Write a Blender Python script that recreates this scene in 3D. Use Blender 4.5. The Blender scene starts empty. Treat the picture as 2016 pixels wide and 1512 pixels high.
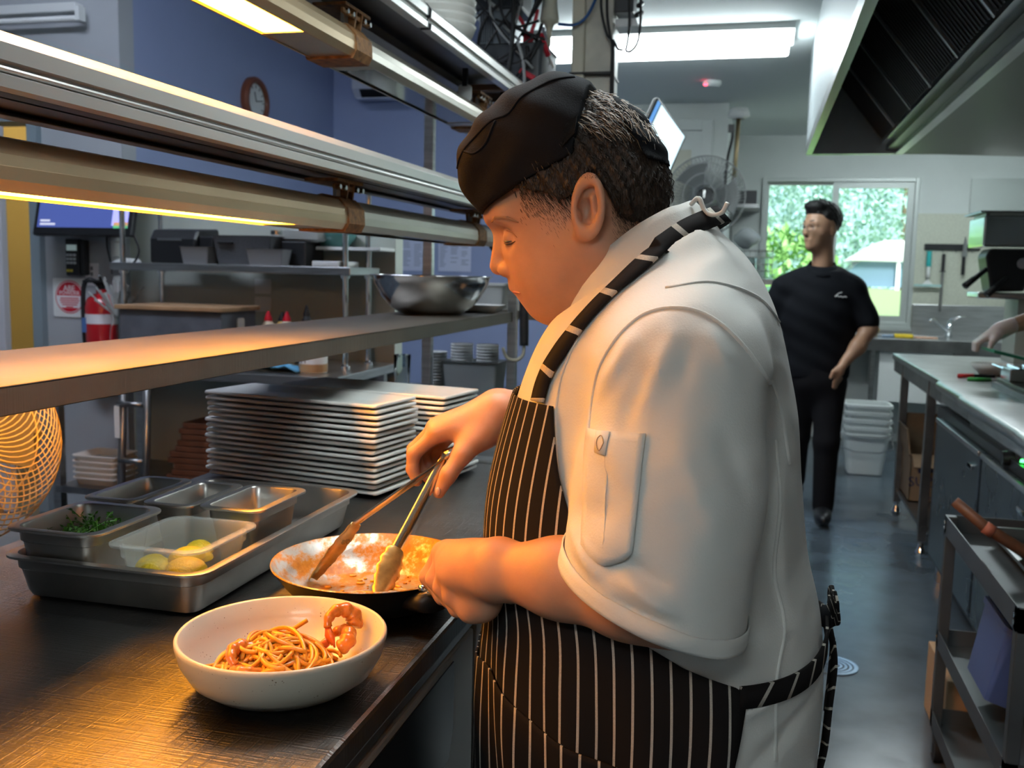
import bpy, bmesh, math, random
import numpy as np
from mathutils import Matrix, Vector
random.seed(7); np.random.seed(7)
scene = bpy.context.scene
COL = scene.collection

# ------------------------------------------------------------------ camera
cam_data = bpy.data.cameras.new('camera'); cam = bpy.data.objects.new('camera', cam_data); COL.objects.link(cam)
cam_data.sensor_width = 36.0; cam_data.lens = 36.0 * 1900.0 / 2016.0
cam.matrix_world = Matrix(((0.96880699, -0.04977041, 0.2427672, 0), (0.24685177, 0.10745909, -0.96307671, 0),
                           (0.02184519, 0.99296297, 0.11639303, 1.36), (0, 0, 0, 1)))
cam_data.clip_start = 0.05; cam_data.clip_end = 400
cam_data.dof.use_dof = True; cam_data.dof.focus_distance = 1.15; cam_data.dof.aperture_fstop = 9.0
scene.camera = cam

# ------------------------------------------------------------------ world, light, exposure
world = bpy.data.worlds.new('sky'); scene.world = world; world.use_nodes = True
wn = world.node_tree; wn.nodes.clear()
wo = wn.nodes.new('ShaderNodeOutputWorld'); wb = wn.nodes.new('ShaderNodeBackground'); ws = wn.nodes.new('ShaderNodeTexSky')
ws.sky_type = 'HOSEK_WILKIE'; ws.sun_direction = (0.3, -0.5, 0.8); ws.turbidity = 6.0; ws.ground_albedo = 0.4
wn.links.new(ws.outputs[0], wb.inputs[0]); wb.inputs[1].default_value = 4.0
wn.links.new(wb.outputs[0], wo.inputs[0])
sun_d = bpy.data.lights.new('sun', 'SUN'); sun_d.energy = 9.0; sun_d.angle = 0.3; sun_d.color = (1, .97, .9)
sun = bpy.data.objects.new('sun', sun_d); COL.objects.link(sun); sun.rotation_euler = (math.radians(38), 0, math.radians(25))

# brightness of the luminaires, real and added (their emitting diffusers are built with the fittings below)
BATTEN_E, SERVERY_E, HEAT_E = 18.0, 26.0, 38.0
COOL = (.86, .97, 1.0)

scene.view_settings.view_transform = 'Standard'; scene.view_settings.look = 'None'
scene.view_settings.gamma = 1.0; scene.view_settings.use_curve_mapping = False
scene.view_settings.exposure = 0.35
scene.cycles.use_denoising = True
scene.cycles.max_bounces = 8; scene.cycles.diffuse_bounces = 4; scene.cycles.glossy_bounces = 4
scene.cycles.transmission_bounces = 8; scene.cycles.transparent_max_bounces = 8
scene.cycles.sample_clamp_indirect = 4.0; scene.cycles.caustics_reflective = False; scene.cycles.caustics_refractive = False

# ------------------------------------------------------------------ materials
MATS = {}
def mat(name, color=(.8, .8, .8), rough=.5, metal=0., noise=0., nscale=20., bump=0., bscale=60., emit=None, estr=0.,
        trans=0., ior=1.45, alpha=1., coat=0., sheen=0., sss=0., aniso=None, spec=.5, detail=4, stretch=None):
    if name in MATS: return MATS[name]
    m = bpy.data.materials.new(name); m.use_nodes = True; nt = m.node_tree; N = nt.nodes; L = nt.links
    b = N['Principled BSDF']; c = (*color, 1)
    b.inputs['Base Color'].default_value = c; b.inputs['Roughness'].default_value = rough; b.inputs['Metallic'].default_value = metal
    b.inputs['IOR'].default_value = ior; b.inputs['Specular IOR Level'].default_value = spec
    b.inputs['Transmission Weight'].default_value = trans; b.inputs['Alpha'].default_value = alpha
    b.inputs['Coat Weight'].default_value = coat; b.inputs['Sheen Weight'].default_value = sheen
    if sss: b.inputs['Subsurface Weight'].default_value = sss; b.inputs['Subsurface Radius'].default_value = (.012, .005, .003); b.inputs['Subsurface Scale'].default_value = .6
    if emit: b.inputs['Emission Color'].default_value = (*emit, 1); b.inputs['Emission Strength'].default_value = estr
    if noise or bump or stretch:
        tc = N.new('ShaderNodeTexCoord'); mp = N.new('ShaderNodeMapping'); L.new(tc.outputs['Object'], mp.inputs[0])
        if stretch: mp.inputs['Scale'].default_value = stretch
    if noise:
        t = N.new('ShaderNodeTexNoise'); t.inputs['Scale'].default_value = nscale; t.inputs['Detail'].default_value = detail
        L.new(mp.outputs[0], t.inputs[0])
        r = N.new('ShaderNodeMapRange'); r.inputs['From Min'].default_value = .3; r.inputs['From Max'].default_value = .7
        r.inputs['To Min'].default_value = 1 - noise; r.inputs['To Max'].default_value = 1 + noise * .6
        L.new(t.outputs[0], r.inputs[0])
        mx = N.new('ShaderNodeMix'); mx.data_type = 'RGBA'; mx.blend_type = 'MULTIPLY'; mx.inputs[0].default_value = 1
        mx.inputs[6].default_value = c; L.new(r.outputs[0], mx.inputs[7]); L.new(mx.outputs[2], b.inputs['Base Color'])
        rr = N.new('ShaderNodeMapRange'); rr.inputs['To Min'].default_value = max(0, rough - noise * .25); rr.inputs['To Max'].default_value = min(1, rough + noise * .25)
        L.new(t.outputs[0], rr.inputs[0]); L.new(rr.outputs[0], b.inputs['Roughness'])
    if bump:
        t2 = N.new('ShaderNodeTexNoise'); t2.inputs['Scale'].default_value = bscale; t2.inputs['Detail'].default_value = 3
        L.new(mp.outputs[0], t2.inputs[0]); bp = N.new('ShaderNodeBump'); bp.inputs['Strength'].default_value = bump; bp.inputs['Distance'].default_value = .01
        L.new(t2.outputs[0], bp.inputs['Height']); L.new(bp.outputs[0], b.inputs['Normal'])
    MATS[name] = m
    return m
def nodes(m): return m.node_tree.nodes, m.node_tree.links, m.node_tree.nodes['Principled BSDF']

STEEL = mat('brushed_stainless', (.55, .56, .56), .30, 1., noise=.18, nscale=6, stretch=(1, 1, 12))
STEEL_D = mat('worn_dark_stainless', (.33, .33, .33), .34, 1., noise=.25, nscale=9)
STEEL_P = mat('polished_steel', (.66, .66, .66), .14, 1., noise=.1, nscale=8)
CHROME = mat('chrome', (.8, .82, .84), .08, 1.)
ALU = mat('extruded_aluminium', (.78, .77, .74), .38, .75, noise=.06, nscale=4)
RUST = mat('scorched_bracket_metal', (.30, .15, .06), .6, .6, noise=.6, nscale=60)
BLACKP = mat('black_plastic', (.012, .013, .015), .4)
WHITEP = mat('white_plastic', (.78, .80, .78), .42)
CERAMIC = mat('white_glazed_ceramic', (.80, .79, .74), .30, noise=.03, nscale=12)
RUBBER = mat('black_cable_rubber', (.015, .015, .017), .55)
GLASSM = mat('clear_glass', (.92, .98, .97), .02, trans=1., ior=1.1)
CLEARP = mat('clear_polycarbonate', (.93, .95, .93), .06, trans=1., ior=1.08)

# ------------------------------------------------------------------ mesh helpers
class MB:
    def __init__(s): s.v = []; s.f = []; s.uv = None
    def add(s, vs, fs):
        o = len(s.v); s.v += [tuple(map(float, p)) for p in vs]; s.f += [tuple(i + o for i in f) for f in fs]; return s
    def box(s, x0, y0, z0, x1, y1, z1):
        v = [(x0, y0, z0), (x1, y0, z0), (x1, y1, z0), (x0, y1, z0), (x0, y0, z1), (x1, y0, z1), (x1, y1, z1), (x0, y1, z1)]
        return s.add(v, [(3, 2, 1, 0), (4, 5, 6, 7), (0, 1, 5, 4), (1, 2, 6, 5), (2, 3, 7, 6), (3, 0, 4, 7)])
    def obox(s, c, half, R):          # oriented box: centre, half sizes, 3x3 axes as columns
        R = np.array(R); v = []
        for k in range(8):
            q = np.array([(-1, 1, 1, -1, -1, 1, 1, -1)[k], (-1, -1, 1, 1, -1, -1, 1, 1)[k], (-1, -1, -1, -1, 1, 1, 1, 1)[k]]) * half
            v.append(np.array(c) + R @ q)
        return s.add(v, [(3, 2, 1, 0), (4, 5, 6, 7), (0, 1, 5, 4), (1, 2, 6, 5), (2, 3, 7, 6), (3, 0, 4, 7)])
    def rings(s, rings, cap0=True, cap1=True, closed=True):
        n = len(rings[0]); o = len(s.v)
        for r in rings: s.v += [tuple(map(float, p)) for p in r]
        for i in range(len(rings) - 1):
            for j in range(n if closed else n - 1):
                k = (j + 1) % n
                s.f.append((o + i * n + j, o + i * n + k, o + (i + 1) * n + k, o + (i + 1) * n + j))
        if cap0: s.f.append(tuple(o + j for j in reversed(range(n))))
        if cap1: s.f.append(tuple(o + (len(rings) - 1) * n + j for j in range(n)))
        return s
    def lathe(s, prof, c=(0, 0, 0), n=32, cap0=False, cap1=False, sx=1., sy=1.):
        return s.rings([[(c[0] + r * sx * math.cos(2 * math.pi * j / n), c[1] + r * sy * math.sin(2 * math.pi * j / n), c[2] + z) for j in range(n)] for r, z in prof], cap0, cap1)
    def tube(s, path, r, n=8, caps=True):
        P = [np.array(p, float) for p in path]; R = r if hasattr(r, '__len__') else [r] * len(P)
        T = [P[min(i + 1, len(P) - 1)] - P[max(i - 1, 0)] for i in range(len(P))]
        T = [t / (np.linalg.norm(t) + 1e-12) for t in T]
        u = np.cross(T[0], (0, 0, 1.)); 
        if np.linalg.norm(u) < .1: u = np.cross(T[0], (1., 0, 0))
        rings = []
        for p, t, rr in zip(P, T, R):
            u = u - t * u.dot(t); u /= np.linalg.norm(u) + 1e-12; w = np.cross(t, u)
            rings.append([p + rr * (math.cos(a) * u + math.sin(a) * w) for a in (2 * math.pi * j / n for j in range(n))])
        return s.rings(rings, caps, caps)
    def prism(s, poly, a0, a1, axis='y'):
        def P(p, a): return {'x': (a, p[0], p[1]), 'y': (p[0], a, p[1]), 'z': (p[0], p[1], a)}[axis]
        return s.rings([[P(p, a0) for p in poly], [P(p, a1) for p in poly]])
    def build(s, name, m, parent=None, smooth=False, bevel=0., auto=None, seg=2):
        me = bpy.data.meshes.new(name)
        inv = None
        if parent is not None:
            W = wm(parent); 
            if W != Matrix.Identity(4): inv = W.inverted()
        vs = s.v if inv is None else [tuple(inv @ Vector(p)) for p in s.v]
        me.from_pydata(vs, [], s.f); me.update()
        fix_normals(me)
        ms = m if isinstance(m, (list, tuple)) else [m]
        for k in ms: me.materials.append(k)
        if smooth: me.shade_smooth() if auto is None else smooth_angle(me, auto)
        o = bpy.data.objects.new(name, me); COL.objects.link(o)
        if parent is not None: o.parent = parent
        if bevel:
            b = o.modifiers.new('bevel', 'BEVEL'); b.width = bevel; b.segments = seg; b.limit_method = 'ANGLE'; b.angle_limit = math.radians(40); b.harden_normals = False
        return o
def fix_normals(me):
    bm = bmesh.new(); bm.from_mesh(me); bmesh.ops.recalc_face_normals(bm, faces=bm.faces); bm.to_mesh(me); bm.free()
def smooth_angle(me, deg):
    me.shade_smooth()
    bm = bmesh.new(); bm.from_mesh(me); lim = math.radians(deg)
    for e in bm.edges:
        if len(e.link_faces) == 2 and e.calc_face_angle(0) > lim: e.smooth = False
    bm.to_mesh(me); bm.free()
def wm(o):
    M = Matrix.Identity(4)
    while o is not None: M = o.matrix_basis @ M; o = o.parent
    return M
def tag(o, label=None, cat=None, group=None, kind=None):
    if label: o['label'] = label
    if cat: o['category'] = cat
    if group: o['group'] = group
    if kind: o['kind'] = kind
    return o
def thing(name, label, cat, loc=(0, 0, 0), rz=0., group=None, rot=None):
    o = bpy.data.objects.new(name, None); COL.objects.link(o); o.empty_display_size = .05
    o.location = loc; o.rotation_euler = rot if rot else (0, 0, rz); tag(o, label, cat, group)
    return o
def struct(name, mb, m, parent=None, **k):
    o = mb.build(name, m, parent, **k)
    if parent is None: o['kind'] = 'structure'
    return o
def copy_tree(root, loc=None, rz=None, label=None, parent=None):
    c = root.copy(); COL.objects.link(c); c.parent = parent
    if loc is not None: c.location = loc
    if rz is not None: c.rotation_euler = (c.rotation_euler[0], c.rotation_euler[1], rz)
    if label: c['label'] = label
    for ch in [o for o in bpy.data.objects if o.parent == root]: copy_tree(ch, parent=c)
    return c
def rrect(w, d, r, n=4, cx=0., cy=0.):       # rounded rectangle outline, counter-clockwise
    p = []
    for k, (sx, sy) in enumerate(((1, 1), (-1, 1), (-1, -1), (1, -1))):
        for i in range(n + 1):
            a = math.pi / 2 * (k + i / n)
            p.append((cx + sx * (w / 2 - r) + r * math.cos(a), cy + sy * (d / 2 - r) + r * math.sin(a)))
    return p
def arc(c, r, a0, a1, n): return [(c[0] + r * math.cos(math.radians(a0 + (a1 - a0) * i / n)), c[1] + r * math.sin(math.radians(a0 + (a1 - a0) * i / n))) for i in range(n + 1)]
def bez(P, n=16):                             # Catmull-Rom through points
    P = [np.array(p, float) for p in P]; Q = [2 * P[0] - P[1]] + P + [2 * P[-1] - P[-2]]; out = []
    for i in range(1, len(Q) - 2):
        for k in range(n):
            t = k / n
            out.append(.5 * ((2 * Q[i]) + (-Q[i - 1] + Q[i + 1]) * t + (2 * Q[i - 1] - 5 * Q[i] + 4 * Q[i + 1] - Q[i + 2]) * t * t + (-Q[i - 1] + 3 * Q[i] - 3 * Q[i + 1] + Q[i + 2]) * t ** 3))
    return out + [P[-1]]
def text(name, body, size, loc, rot, m, parent=None, align='CENTER', ext=.0006):
    cu = bpy.data.curves.new(name, 'FONT'); cu.body = body; cu.size = size; cu.extrude = ext; cu.align_x = align; cu.align_y = 'CENTER'
    cu.resolution_u = 2
    o = bpy.data.objects.new(name, cu); COL.objects.link(o); cu.materials.append(m)
    W = Matrix.Translation(loc) @ rot.to_4x4() if isinstance(rot, Matrix) else Matrix.Translation(loc) @ __import__('mathutils').Euler(rot).to_matrix().to_4x4()
    dg = bpy.context.evaluated_depsgraph_get(); me = bpy.data.meshes.new_from_object(o.evaluated_get(dg)); bpy.data.objects.remove(o); o = bpy.data.objects.new(name, me); COL.objects.link(o)
    if parent is not None: o.parent = parent; W = wm(parent).inverted() @ W
    o.matrix_basis = W
    return o
# ------------------------------------------------------------------ the setting
WALL_W = mat('painted_white_wall', (.66, .70, .68), .6, noise=.05, nscale=3)
WALL_B = mat('painted_lavender_wall', (.30, .36, .56), .6, noise=.05, nscale=2)
WALL_G = mat('painted_grey_wall', (.42, .44, .46), .6, noise=.06, nscale=2)
WALL_P = mat('pale_green_grey_wall', (.50, .54, .48), .55, noise=.06, nscale=3)
CEIL = mat('ceiling_paint', (.80, .86, .85), .7)
FLOOR = mat('blue_grey_vinyl_floor', (.080, .105, .130), .22, noise=.35, nscale=3.5, bump=.12, bscale=7, detail=6)
YELLOW = mat('yellow_painted_wall', (.72, .50, .16), .6)
FRAME_G = mat('grey_painted_door_frame', (.24, .30, .33), .5)
SPLASH = mat('speckled_splash_panel', (.58, .60, .50), .45, noise=.12, nscale=120)
WFRAME = mat('window_frame_aluminium', (.50, .54, .52), .4, .3)

def slab(name, *b, m): return struct(name, MB().box(*b), m)
slab('floor', -6, -3, -.06, 2.2, 8.7, 0, m=FLOOR)
slab('ceiling', -1.3, -3, 2.54, 2.2, 8.7, 2.64, m=CEIL)
slab('ceiling_servery', -6, -3, 3.6, -1.3, 8.7, 3.7, m=CEIL)
slab('trim_1', -1.36, -3, 2.54, -1.3, 8.7, 3.6, m=WALL_W)               # drop between the two ceilings
slab('wall_right', 2.1, -3, 0, 2.2, 8.7, 2.54, m=WALL_W)
slab('wall_behind', -6, -3.1, 0, 2.2, -3, 3.6, m=WALL_G)
slab('wall_left', -6.1, -3, 0, -6, 8.7, 3.6, m=WALL_G)
# grey wall of the servery with its doorway, lavender side wall, lavender far wall
w = MB(); w.box(-3.70, 4.4, 0, -3.2, 4.52, 3.6); w.box(-6, 4.4, 0, -4.25, 4.52, 3.6); w.box(-4.25, 4.4, 2.1, -3.70, 4.52, 3.6)
struct('wall_servery', w, WALL_G)
slab('wall_lavender', -3.32, 4.52, 0, -3.2, 6.96, 3.6, m=WALL_B)
slab('wall_far', -3.2, 6.96, 0, -1.2, 7.08, 3.6, m=WALL_B)
slab('wall_far_kitchen', -1.2, 6.96, 0, -.26, 7.08, 2.54, m=WALL_W)
slab('wall_far_return', -.38, 7.08, 0, -.26, 8.6, 2.54, m=WALL_W)
slab('wall_partition', -3.2, 4.45, 0, -1.72, 4.55, 1.62, m=WALL_P)
slab('wall_yellow_room', -6, 6.3, 0, -3.32, 6.4, 2.6, m=YELLOW)
d = MB(); d.box(-3.74, 4.36, 0, -3.68, 4.54, 2.14); d.box(-4.27, 4.36, 0, -4.21, 4.54, 2.14); d.box(-4.27, 4.36, 2.08, -3.68, 4.54, 2.14)
struct('door_1', d, FRAME_G)
struct('door_2', MB().box(-4.6, 4.3, 0, -3.865, 4.345, 2.05), mat('white_door_leaf', (.62, .62, .66), .45), bevel=.004)
# back wall with the window opening
w = MB(); yb = 8.6
X0, X1, Z0, Z1 = -.01, 1.235, .97, 2.19
w.box(-.38, yb, 0, X0, yb + .12, 2.54); w.box(X1, yb, 0, 2.2, yb + .12, 2.54); w.box(X0, yb, 0, X1, yb + .12, Z0); w.box(X0, yb, Z1, X1, yb + .12, 2.54)
struct('wall_back', w, WALL_W)
def frame(mb, x0, x1, z0, z1, t, y0, y1):
    mb.box(x0, y0, z0, x0 + t, y1, z1); mb.box(x1 - t, y0, z0, x1, y1, z1); mb.box(x0 + t, y0, z0, x1 - t, y1, z0 + t); mb.box(x0 + t, y0, z1 - t, x1 - t, y1, z1); return mb
wf = struct('window_1', frame(MB(), X0, X1, Z0, Z1, .035, yb - .02, yb + .09), WFRAME, bevel=.003)
frame(MB(), X0 + .035, .60, Z0 + .035, Z1 - .035, .022, yb + .05, yb + .08).build('window_sash', WFRAME, wf)
frame(MB(), .56, X1 - .035, Z0 + .035, Z1 - .035, .05, yb + .0, yb + .04).build('window_sash', WFRAME, wf)
MB().box(X0 + .057, yb + .062, Z0 + .057, .578, yb + .066, Z1 - .057).build('pane', GLASSM, wf)
MB().box(.61, yb + .018, Z0 + .085, X1 - .085, yb + .022, Z1 - .085).build('pane', GLASSM, wf)
MB().box(X0, yb - .06, Z0 - .03, X1, yb + .05, Z0).build('window_sill', WFRAME, wf)
struct('trim_2', MB().box(1.235, yb - .012, .94, 2.1, yb, 1.90), SPLASH)
struct('window_2', frame(MB().box(1.64, yb - .01, 1.93, 2.1, yb - .004, 2.16), 1.62, 2.1, 1.91, 2.18, .02, yb - .02, yb), WFRAME)
# cupboard-like panelled recess on the far wall, seen over the chef's head
e = struct('door_3', MB().box(-.86, 6.93, 1.0, -.36, 6.96, 2.42), WALL_W, bevel=.004)
frame(MB(), -.86, -.36, 1.0, 2.42, .07, 6.90, 6.93).build('door_frame', WALL_W, e, bevel=.004)
MB().box(-.70, 6.915, 1.1, -.50, 6.93, 2.22).build('panel', mat('cream_panel', (.55, .55, .45), .5), e)
# exterior beyond the window
GRASS = mat('sunlit_grass', (.40, .55, .22), .9, noise=.4, nscale=1.5)
slab('ground_outside', -30, 8.75, -.5, 40, 90, -.4, m=GRASS)
hill = MB(); random.seed(3)
hill.rings([[(x, 60 + 6 * math.sin(x * .11), -.5) for x in range(-50, 75, 4)], [(x, 66 + 5 * math.sin(x * .13), 9 + 2 * math.sin(x * .2)) for x in range(-50, 75, 4)],
            [(x, 85, 22 + 4 * math.sin(x * .07 + 1)) for x in range(-50, 75, 4)]], False, False, closed=False)
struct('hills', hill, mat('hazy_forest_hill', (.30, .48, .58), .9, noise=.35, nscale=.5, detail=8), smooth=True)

# ------------------------------------------------------------------ ceiling lights
def batten(label, x0, x1, y0, y1, z, e, color=COOL):
    t = thing('ceiling_light', label, 'light', ((x0 + x1) / 2, (y0 + y1) / 2, z))
    MB().box(x0 - .02, y0 - .02, z - .03, x1 + .02, y1 + .02, z).build('base_plate', WHITEP, t)
    MB().box(x0, y0, z - .085, x1, y1, z - .03).build('diffuser', mat('batten_diffuser_%g' % e, (.9, .95, .95), .5, emit=color, estr=e), t, bevel=.012)
    return t
batten('wide white ceiling light glowing above the rear kitchen', -1.12, .085, 4.84, 5.17, 2.54, BATTEN_E)
batten('ceiling light over the aisle above the chef', -.75, .1, 1.5, 1.8, 2.54, BATTEN_E)
batten('ceiling light behind the photographer', -.9, .15, -1.6, -1.25, 2.54, BATTEN_E)
batten('added fill light hidden behind the exhaust hood near the window', .75, 1.75, 7.0, 7.3, 2.54, BATTEN_E)  # added out of view to brighten the back wall
batten('added bluish fill light over the servery side', -3.2, -1.9, 2.3, 2.7, 3.6, SERVERY_E, (.74, .82, 1.0))  # unseen fitting added to give the servery walls bluish light
batten('added warm fill light in the yellow corridor', -5.2, -4.4, 5.2, 5.4, 3.6, 40., (1, .85, .6))  # unseen lamp added to brighten the yellow room
# bare fluorescent fitting on the grey servery wall
t = thing('wall_batten', 'switched-off white fluorescent tube fitting on grey wall', 'light', (-4.0, 4.38, 2.62))
MB().box(-4.8, 4.33, 2.61, -3.4, 4.40, 2.655).build('base_plate', WHITEP, t, bevel=.004)
MB().tube([(-4.8, 4.33, 2.575), (-3.37, 4.33, 2.575)], .014, 10).build('lamp_tube', WHITEP, t, smooth=True)
MB().box(-3.385, 4.31, 2.56, -3.36, 4.36, 2.63).build('end_cap', WHITEP, t)
# smoke alarm with red light
t = thing('smoke_alarm', 'round white ceiling smoke alarm with a red light', 'smoke alarm', (-.37, 6.2, 2.54))
MB().lathe([(.055, 0), (.055, -.02), (.04, -.035), (.001, -.036)], (-.34, 6.2, 2.54), 20, True, True).build('body', CEIL, t, smooth=True, auto=40)
MB().lathe([(.012, 0), (.009, -.008), (.001, -.01)], (-.378, 6.16, 2.518), 10, True).build('indicator_light', mat('red_led', (1, .05, .08), .4, emit=(1, .05, .1), estr=6), t, smooth=True)

# ------------------------------------------------------------------ column between the gantry and the rear kitchen
PAINT_C = mat('yellowed_cream_paint', (.80, .76, .67), .5, noise=.12, nscale=14)
col = struct('column', MB().box(-.765, 3.9, 0, -.605, 4.06, 2.54), PAINT_C, bevel=.006)
MB().box(-.762, 3.86, 0, -.712, 3.9, 2.54).build('cable_duct', mat('cream_conduit', (.82, .76, .62), .5), col, bevel=.006)
for z in (1.99, 2.135): MB().box(-.768, 3.855, z, -.600, 4.065, z + .008).build('cable_tie', RUBBER, col)

# ------------------------------------------------------------------ exhaust hood
HOOD = mat('hood_stainless', (.62, .64, .64), .30, 1., noise=.12, nscale=3)
FILT = mat('dark_baffle_filter', (.028, .024, .022), .5, .4)
HPAN = mat('hood_plenum_panel', (.10, .12, .085), .38, .55, noise=.05, nscale=2)
t = thing('exhaust_hood', 'long stainless exhaust hood with black baffle filters over the cooking line', 'range hood', (.9, 2.5, 2.0))
ye = 5.42; ys = -.6
MB().box(.205, ys, 2.05, .215, ye, 2.54).build('side_panel', mat('dull_hood_side', (.40, .44, .45), .5, .6), t)
MB().prism([(.205, 2.0), (.235, 2.0), (.235, 2.012), (.225, 2.05), (.205, 2.05)], ys, ye, 'y').build('lip', HOOD, t)
MB().box(.205, ye - .01, 2.0, 2.1, ye, 2.54).build('end_panel', HOOD, t)
MB().box(.235, ye - .045, 2.0, .64, ye - .01, 2.012).build('end_lip', HOOD, t)
MB().box(.215, ys, 2.5, .30, ye - .01, 2.52).build('roof_panel', FILT, t)
MB().box(.215, ys, 2.05, .222, ye - .01, 2.5).build('inner_panel', mat('black_inner_panel', (.02, .02, .02), .6), t)  # near-black inner face of the hood side
def fz(x): return 2.45 - (x - .28) * (.38 / .30)
yy = ye - .02; k = 0
while yy > -.4:
    y0 = yy - .50
    MB().prism([(.28, fz(.28)), (.58, fz(.58)), (.58, fz(.58) + .03), (.28, fz(.28) + .03)], y0 + .02, yy, 'y').build('filter', FILT, t)
    q = MB()
    for i in range(13):
        a = y0 + .03 + i * .0365
        q.prism([(.285, fz(.285) - .006), (.575, fz(.575) - .006), (.575, fz(.575)), (.285, fz(.285))], a, a + .014, 'y')
    q.build('filter_baffles', mat('baffle_edge', (.034, .029, .027), .5, .4), t)
    MB().prism([(.275, fz(.275) - .014), (.585, fz(.585) - .014), (.585, fz(.585) + .01), (.275, fz(.275) + .01)], y0 + .004, y0 + .02, 'y').build('filter_divider', HOOD, t)
    yy = y0; k += 1
MB().box(.575, ys, 2.05, .60, ye - .012, 2.085).build('filter_rail', HOOD, t)
MB().box(.60, ys, 2.02, .655, ye - .012, 2.05).build('grease_gutter', mat('gutter_dark', (.06, .065, .06), .3, .9), t)
MB().prism([(.645, 2.0), (.685, 2.0), (.685, 2.035), (.645, 2.06)], ys, ye - .012, 'y').build('gutter_lip', HOOD, t)
MB().prism([(.685, 2.004), (2.1, 1.955), (2.1, 1.975), (.685, 2.03)], ys, ye - .012, 'y').build('plenum_panel', HPAN, t)
# ------------------------------------------------------------------ bench, fridge and gantry
BENCH = mat('scratched_bench_steel', (.20, .19, .18), .33, 1., noise=.35, nscale=5)
def scratch(m, amt=.25):
    N, L, b = nodes(m); tc = N.new('ShaderNodeTexCoord'); h = None
    for k, (sc, rot) in enumerate((((4, 160, 1), .5), ((150, 5, 1), .2), ((5, 130, 1), -.6))):
        mp = N.new('ShaderNodeMapping'); mp.inputs['Scale'].default_value = sc; mp.inputs['Rotation'].default_value = (0, 0, rot)
        t = N.new('ShaderNodeTexNoise'); t.inputs['Scale'].default_value = 2.2; t.inputs['Detail'].default_value = 6
        L.new(tc.outputs['Object'], mp.inputs[0]); L.new(mp.outputs[0], t.inputs[0])
        if h is None: h = t.outputs[0]
        else:
            a = N.new('ShaderNodeMath'); a.operation = 'MAXIMUM'; L.new(h, a.inputs[0]); L.new(t.outputs[0], a.inputs[1]); h = a.outputs[0]
    bp = N.new('ShaderNodeBump'); bp.inputs['Strength'].default_value = amt; bp.inputs['Distance'].default_value = .002
    L.new(h, bp.inputs['Height']); L.new(bp.outputs[0], b.inputs['Normal'])
scratch(BENCH, .6)
SHELF = mat('scratched_shelf_steel', (.19, .17, .14), .46, .62, noise=.2, nscale=5); scratch(SHELF, .5)

t = thing('work_bench', 'long dark scratched stainless steel work bench the chef leans on', 'bench', (-.8, 1.0, 0))
bt = MB().box(-1.22, -.6, .845, -.386, 2.285, .88).build('bench_top', BENCH, t, bevel=.006)
MB().box(-1.22, -.6, .82, -.40, 2.285, .845).build('under_frame', STEEL_D, t)
for x in (-1.18, -.46):
    for y in (-.5, 2.2): MB().tube([(x, y, 0), (x, y, .82)], .02, 10).build('leg', STEEL, t, smooth=True)
FR = mat('grey_fridge_panel', (.52, .51, .47), .45, .1, noise=.06, nscale=4)
t = thing('under_bench_fridge', 'grey under-bench fridge with black recessed door handle', 'fridge', (-.75, 1.0, 0))
MB().box(-1.1, .1, .06, -.43, 2.1, .815).build('body', FR, t)
for y0, y1 in ((.11, .74), (.75, 1.38), (1.392, 2.09)):
    dr = MB().box(-.43, y0, .10, -.40, y1, .812).build('door', FR, t, bevel=.004)
    MB().prism([(y0 + .06, .66), (y0 + .06, .80), (y1 - .105, .80), (y1 - .105, .70), (y1 - .125, .66)], -.4035, -.398, 'x').build('handle_recess', mat('handle_recess_black', (.008, .009, .009), .3), dr)

# --- second bench section with cold well beyond the first
t = thing('servery_counter', 'stainless counter with sunken well beyond the plate stacks', 'counter', (-.9, 3.0, 0))
MB().box(-1.30, 2.30, .80, -.386, 2.36, .885).build('near_rim', STEEL, t, bevel=.005)
MB().box(-1.30, 2.36, .78, -.386, 3.44, .845).build('well_cover', STEEL_D, t, bevel=.004)
MB().box(-1.30, 2.80, .845, -.386, 2.86, .862).build('cover_fold', STEEL, t, bevel=.004)
MB().box(-1.45, 3.44, .80, -.386, 3.84, .88).build('counter_slab', STEEL_D, t, bevel=.005)
MB().box(-1.40, 2.36, .0, -.45, 3.83, .78).build('body', mat('dark_counter_body', (.05, .05, .055), .5, .3), t)

# --- gantry
t = thing('gantry', 'three-tier stainless gantry of shelves above the work bench', 'shelf unit', (-1.0, 1.5, .88))
GZ = 1.213
def tray_shelf(x0, x1, y0, y1, z, lip, m, name='shelf'):
    q = MB().box(x0, y0, z - .004, x1, y1, z)
    q.box(x1 - .004, y0, z - lip, x1, y1, z); q.box(x0, y0, z - lip, x0 + .004, y1, z); q.box(x0, y1 - .004, z - lip, x1, y1, z)
    q.box(x0, y0, z - lip, x0 + .03, y1, z - lip + .003); q.box(x1 - .03, y0, z - lip, x1, y1, z - lip + .003)
    return q.build(name, m, t, bevel=.0015)
tray_shelf(-1.19, -.85, .1, 3.36, GZ, .036, SHELF)
DKSH = mat('glow_browned_shelf_steel', (.20, .17, .15), .35, .9, noise=.3, nscale=4)  # stainless with the brown of the lamp glow put into its colour
tray_shelf(-1.04, -.872, .1, 3.36, 1.60, .044, DKSH)
MB().box(-1.03, .1, 1.565, -.95, 3.36, 1.592).build('shelf_stiffener', DKSH, t)
tray_shelf(-1.20, -.872, .1, 3.6, 2.02, .03, DKSH)
MB().box(-1.10, .1, 1.975, -1.02, 3.6, 2.0).build('shelf_stiffener', DKSH, t)
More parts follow.
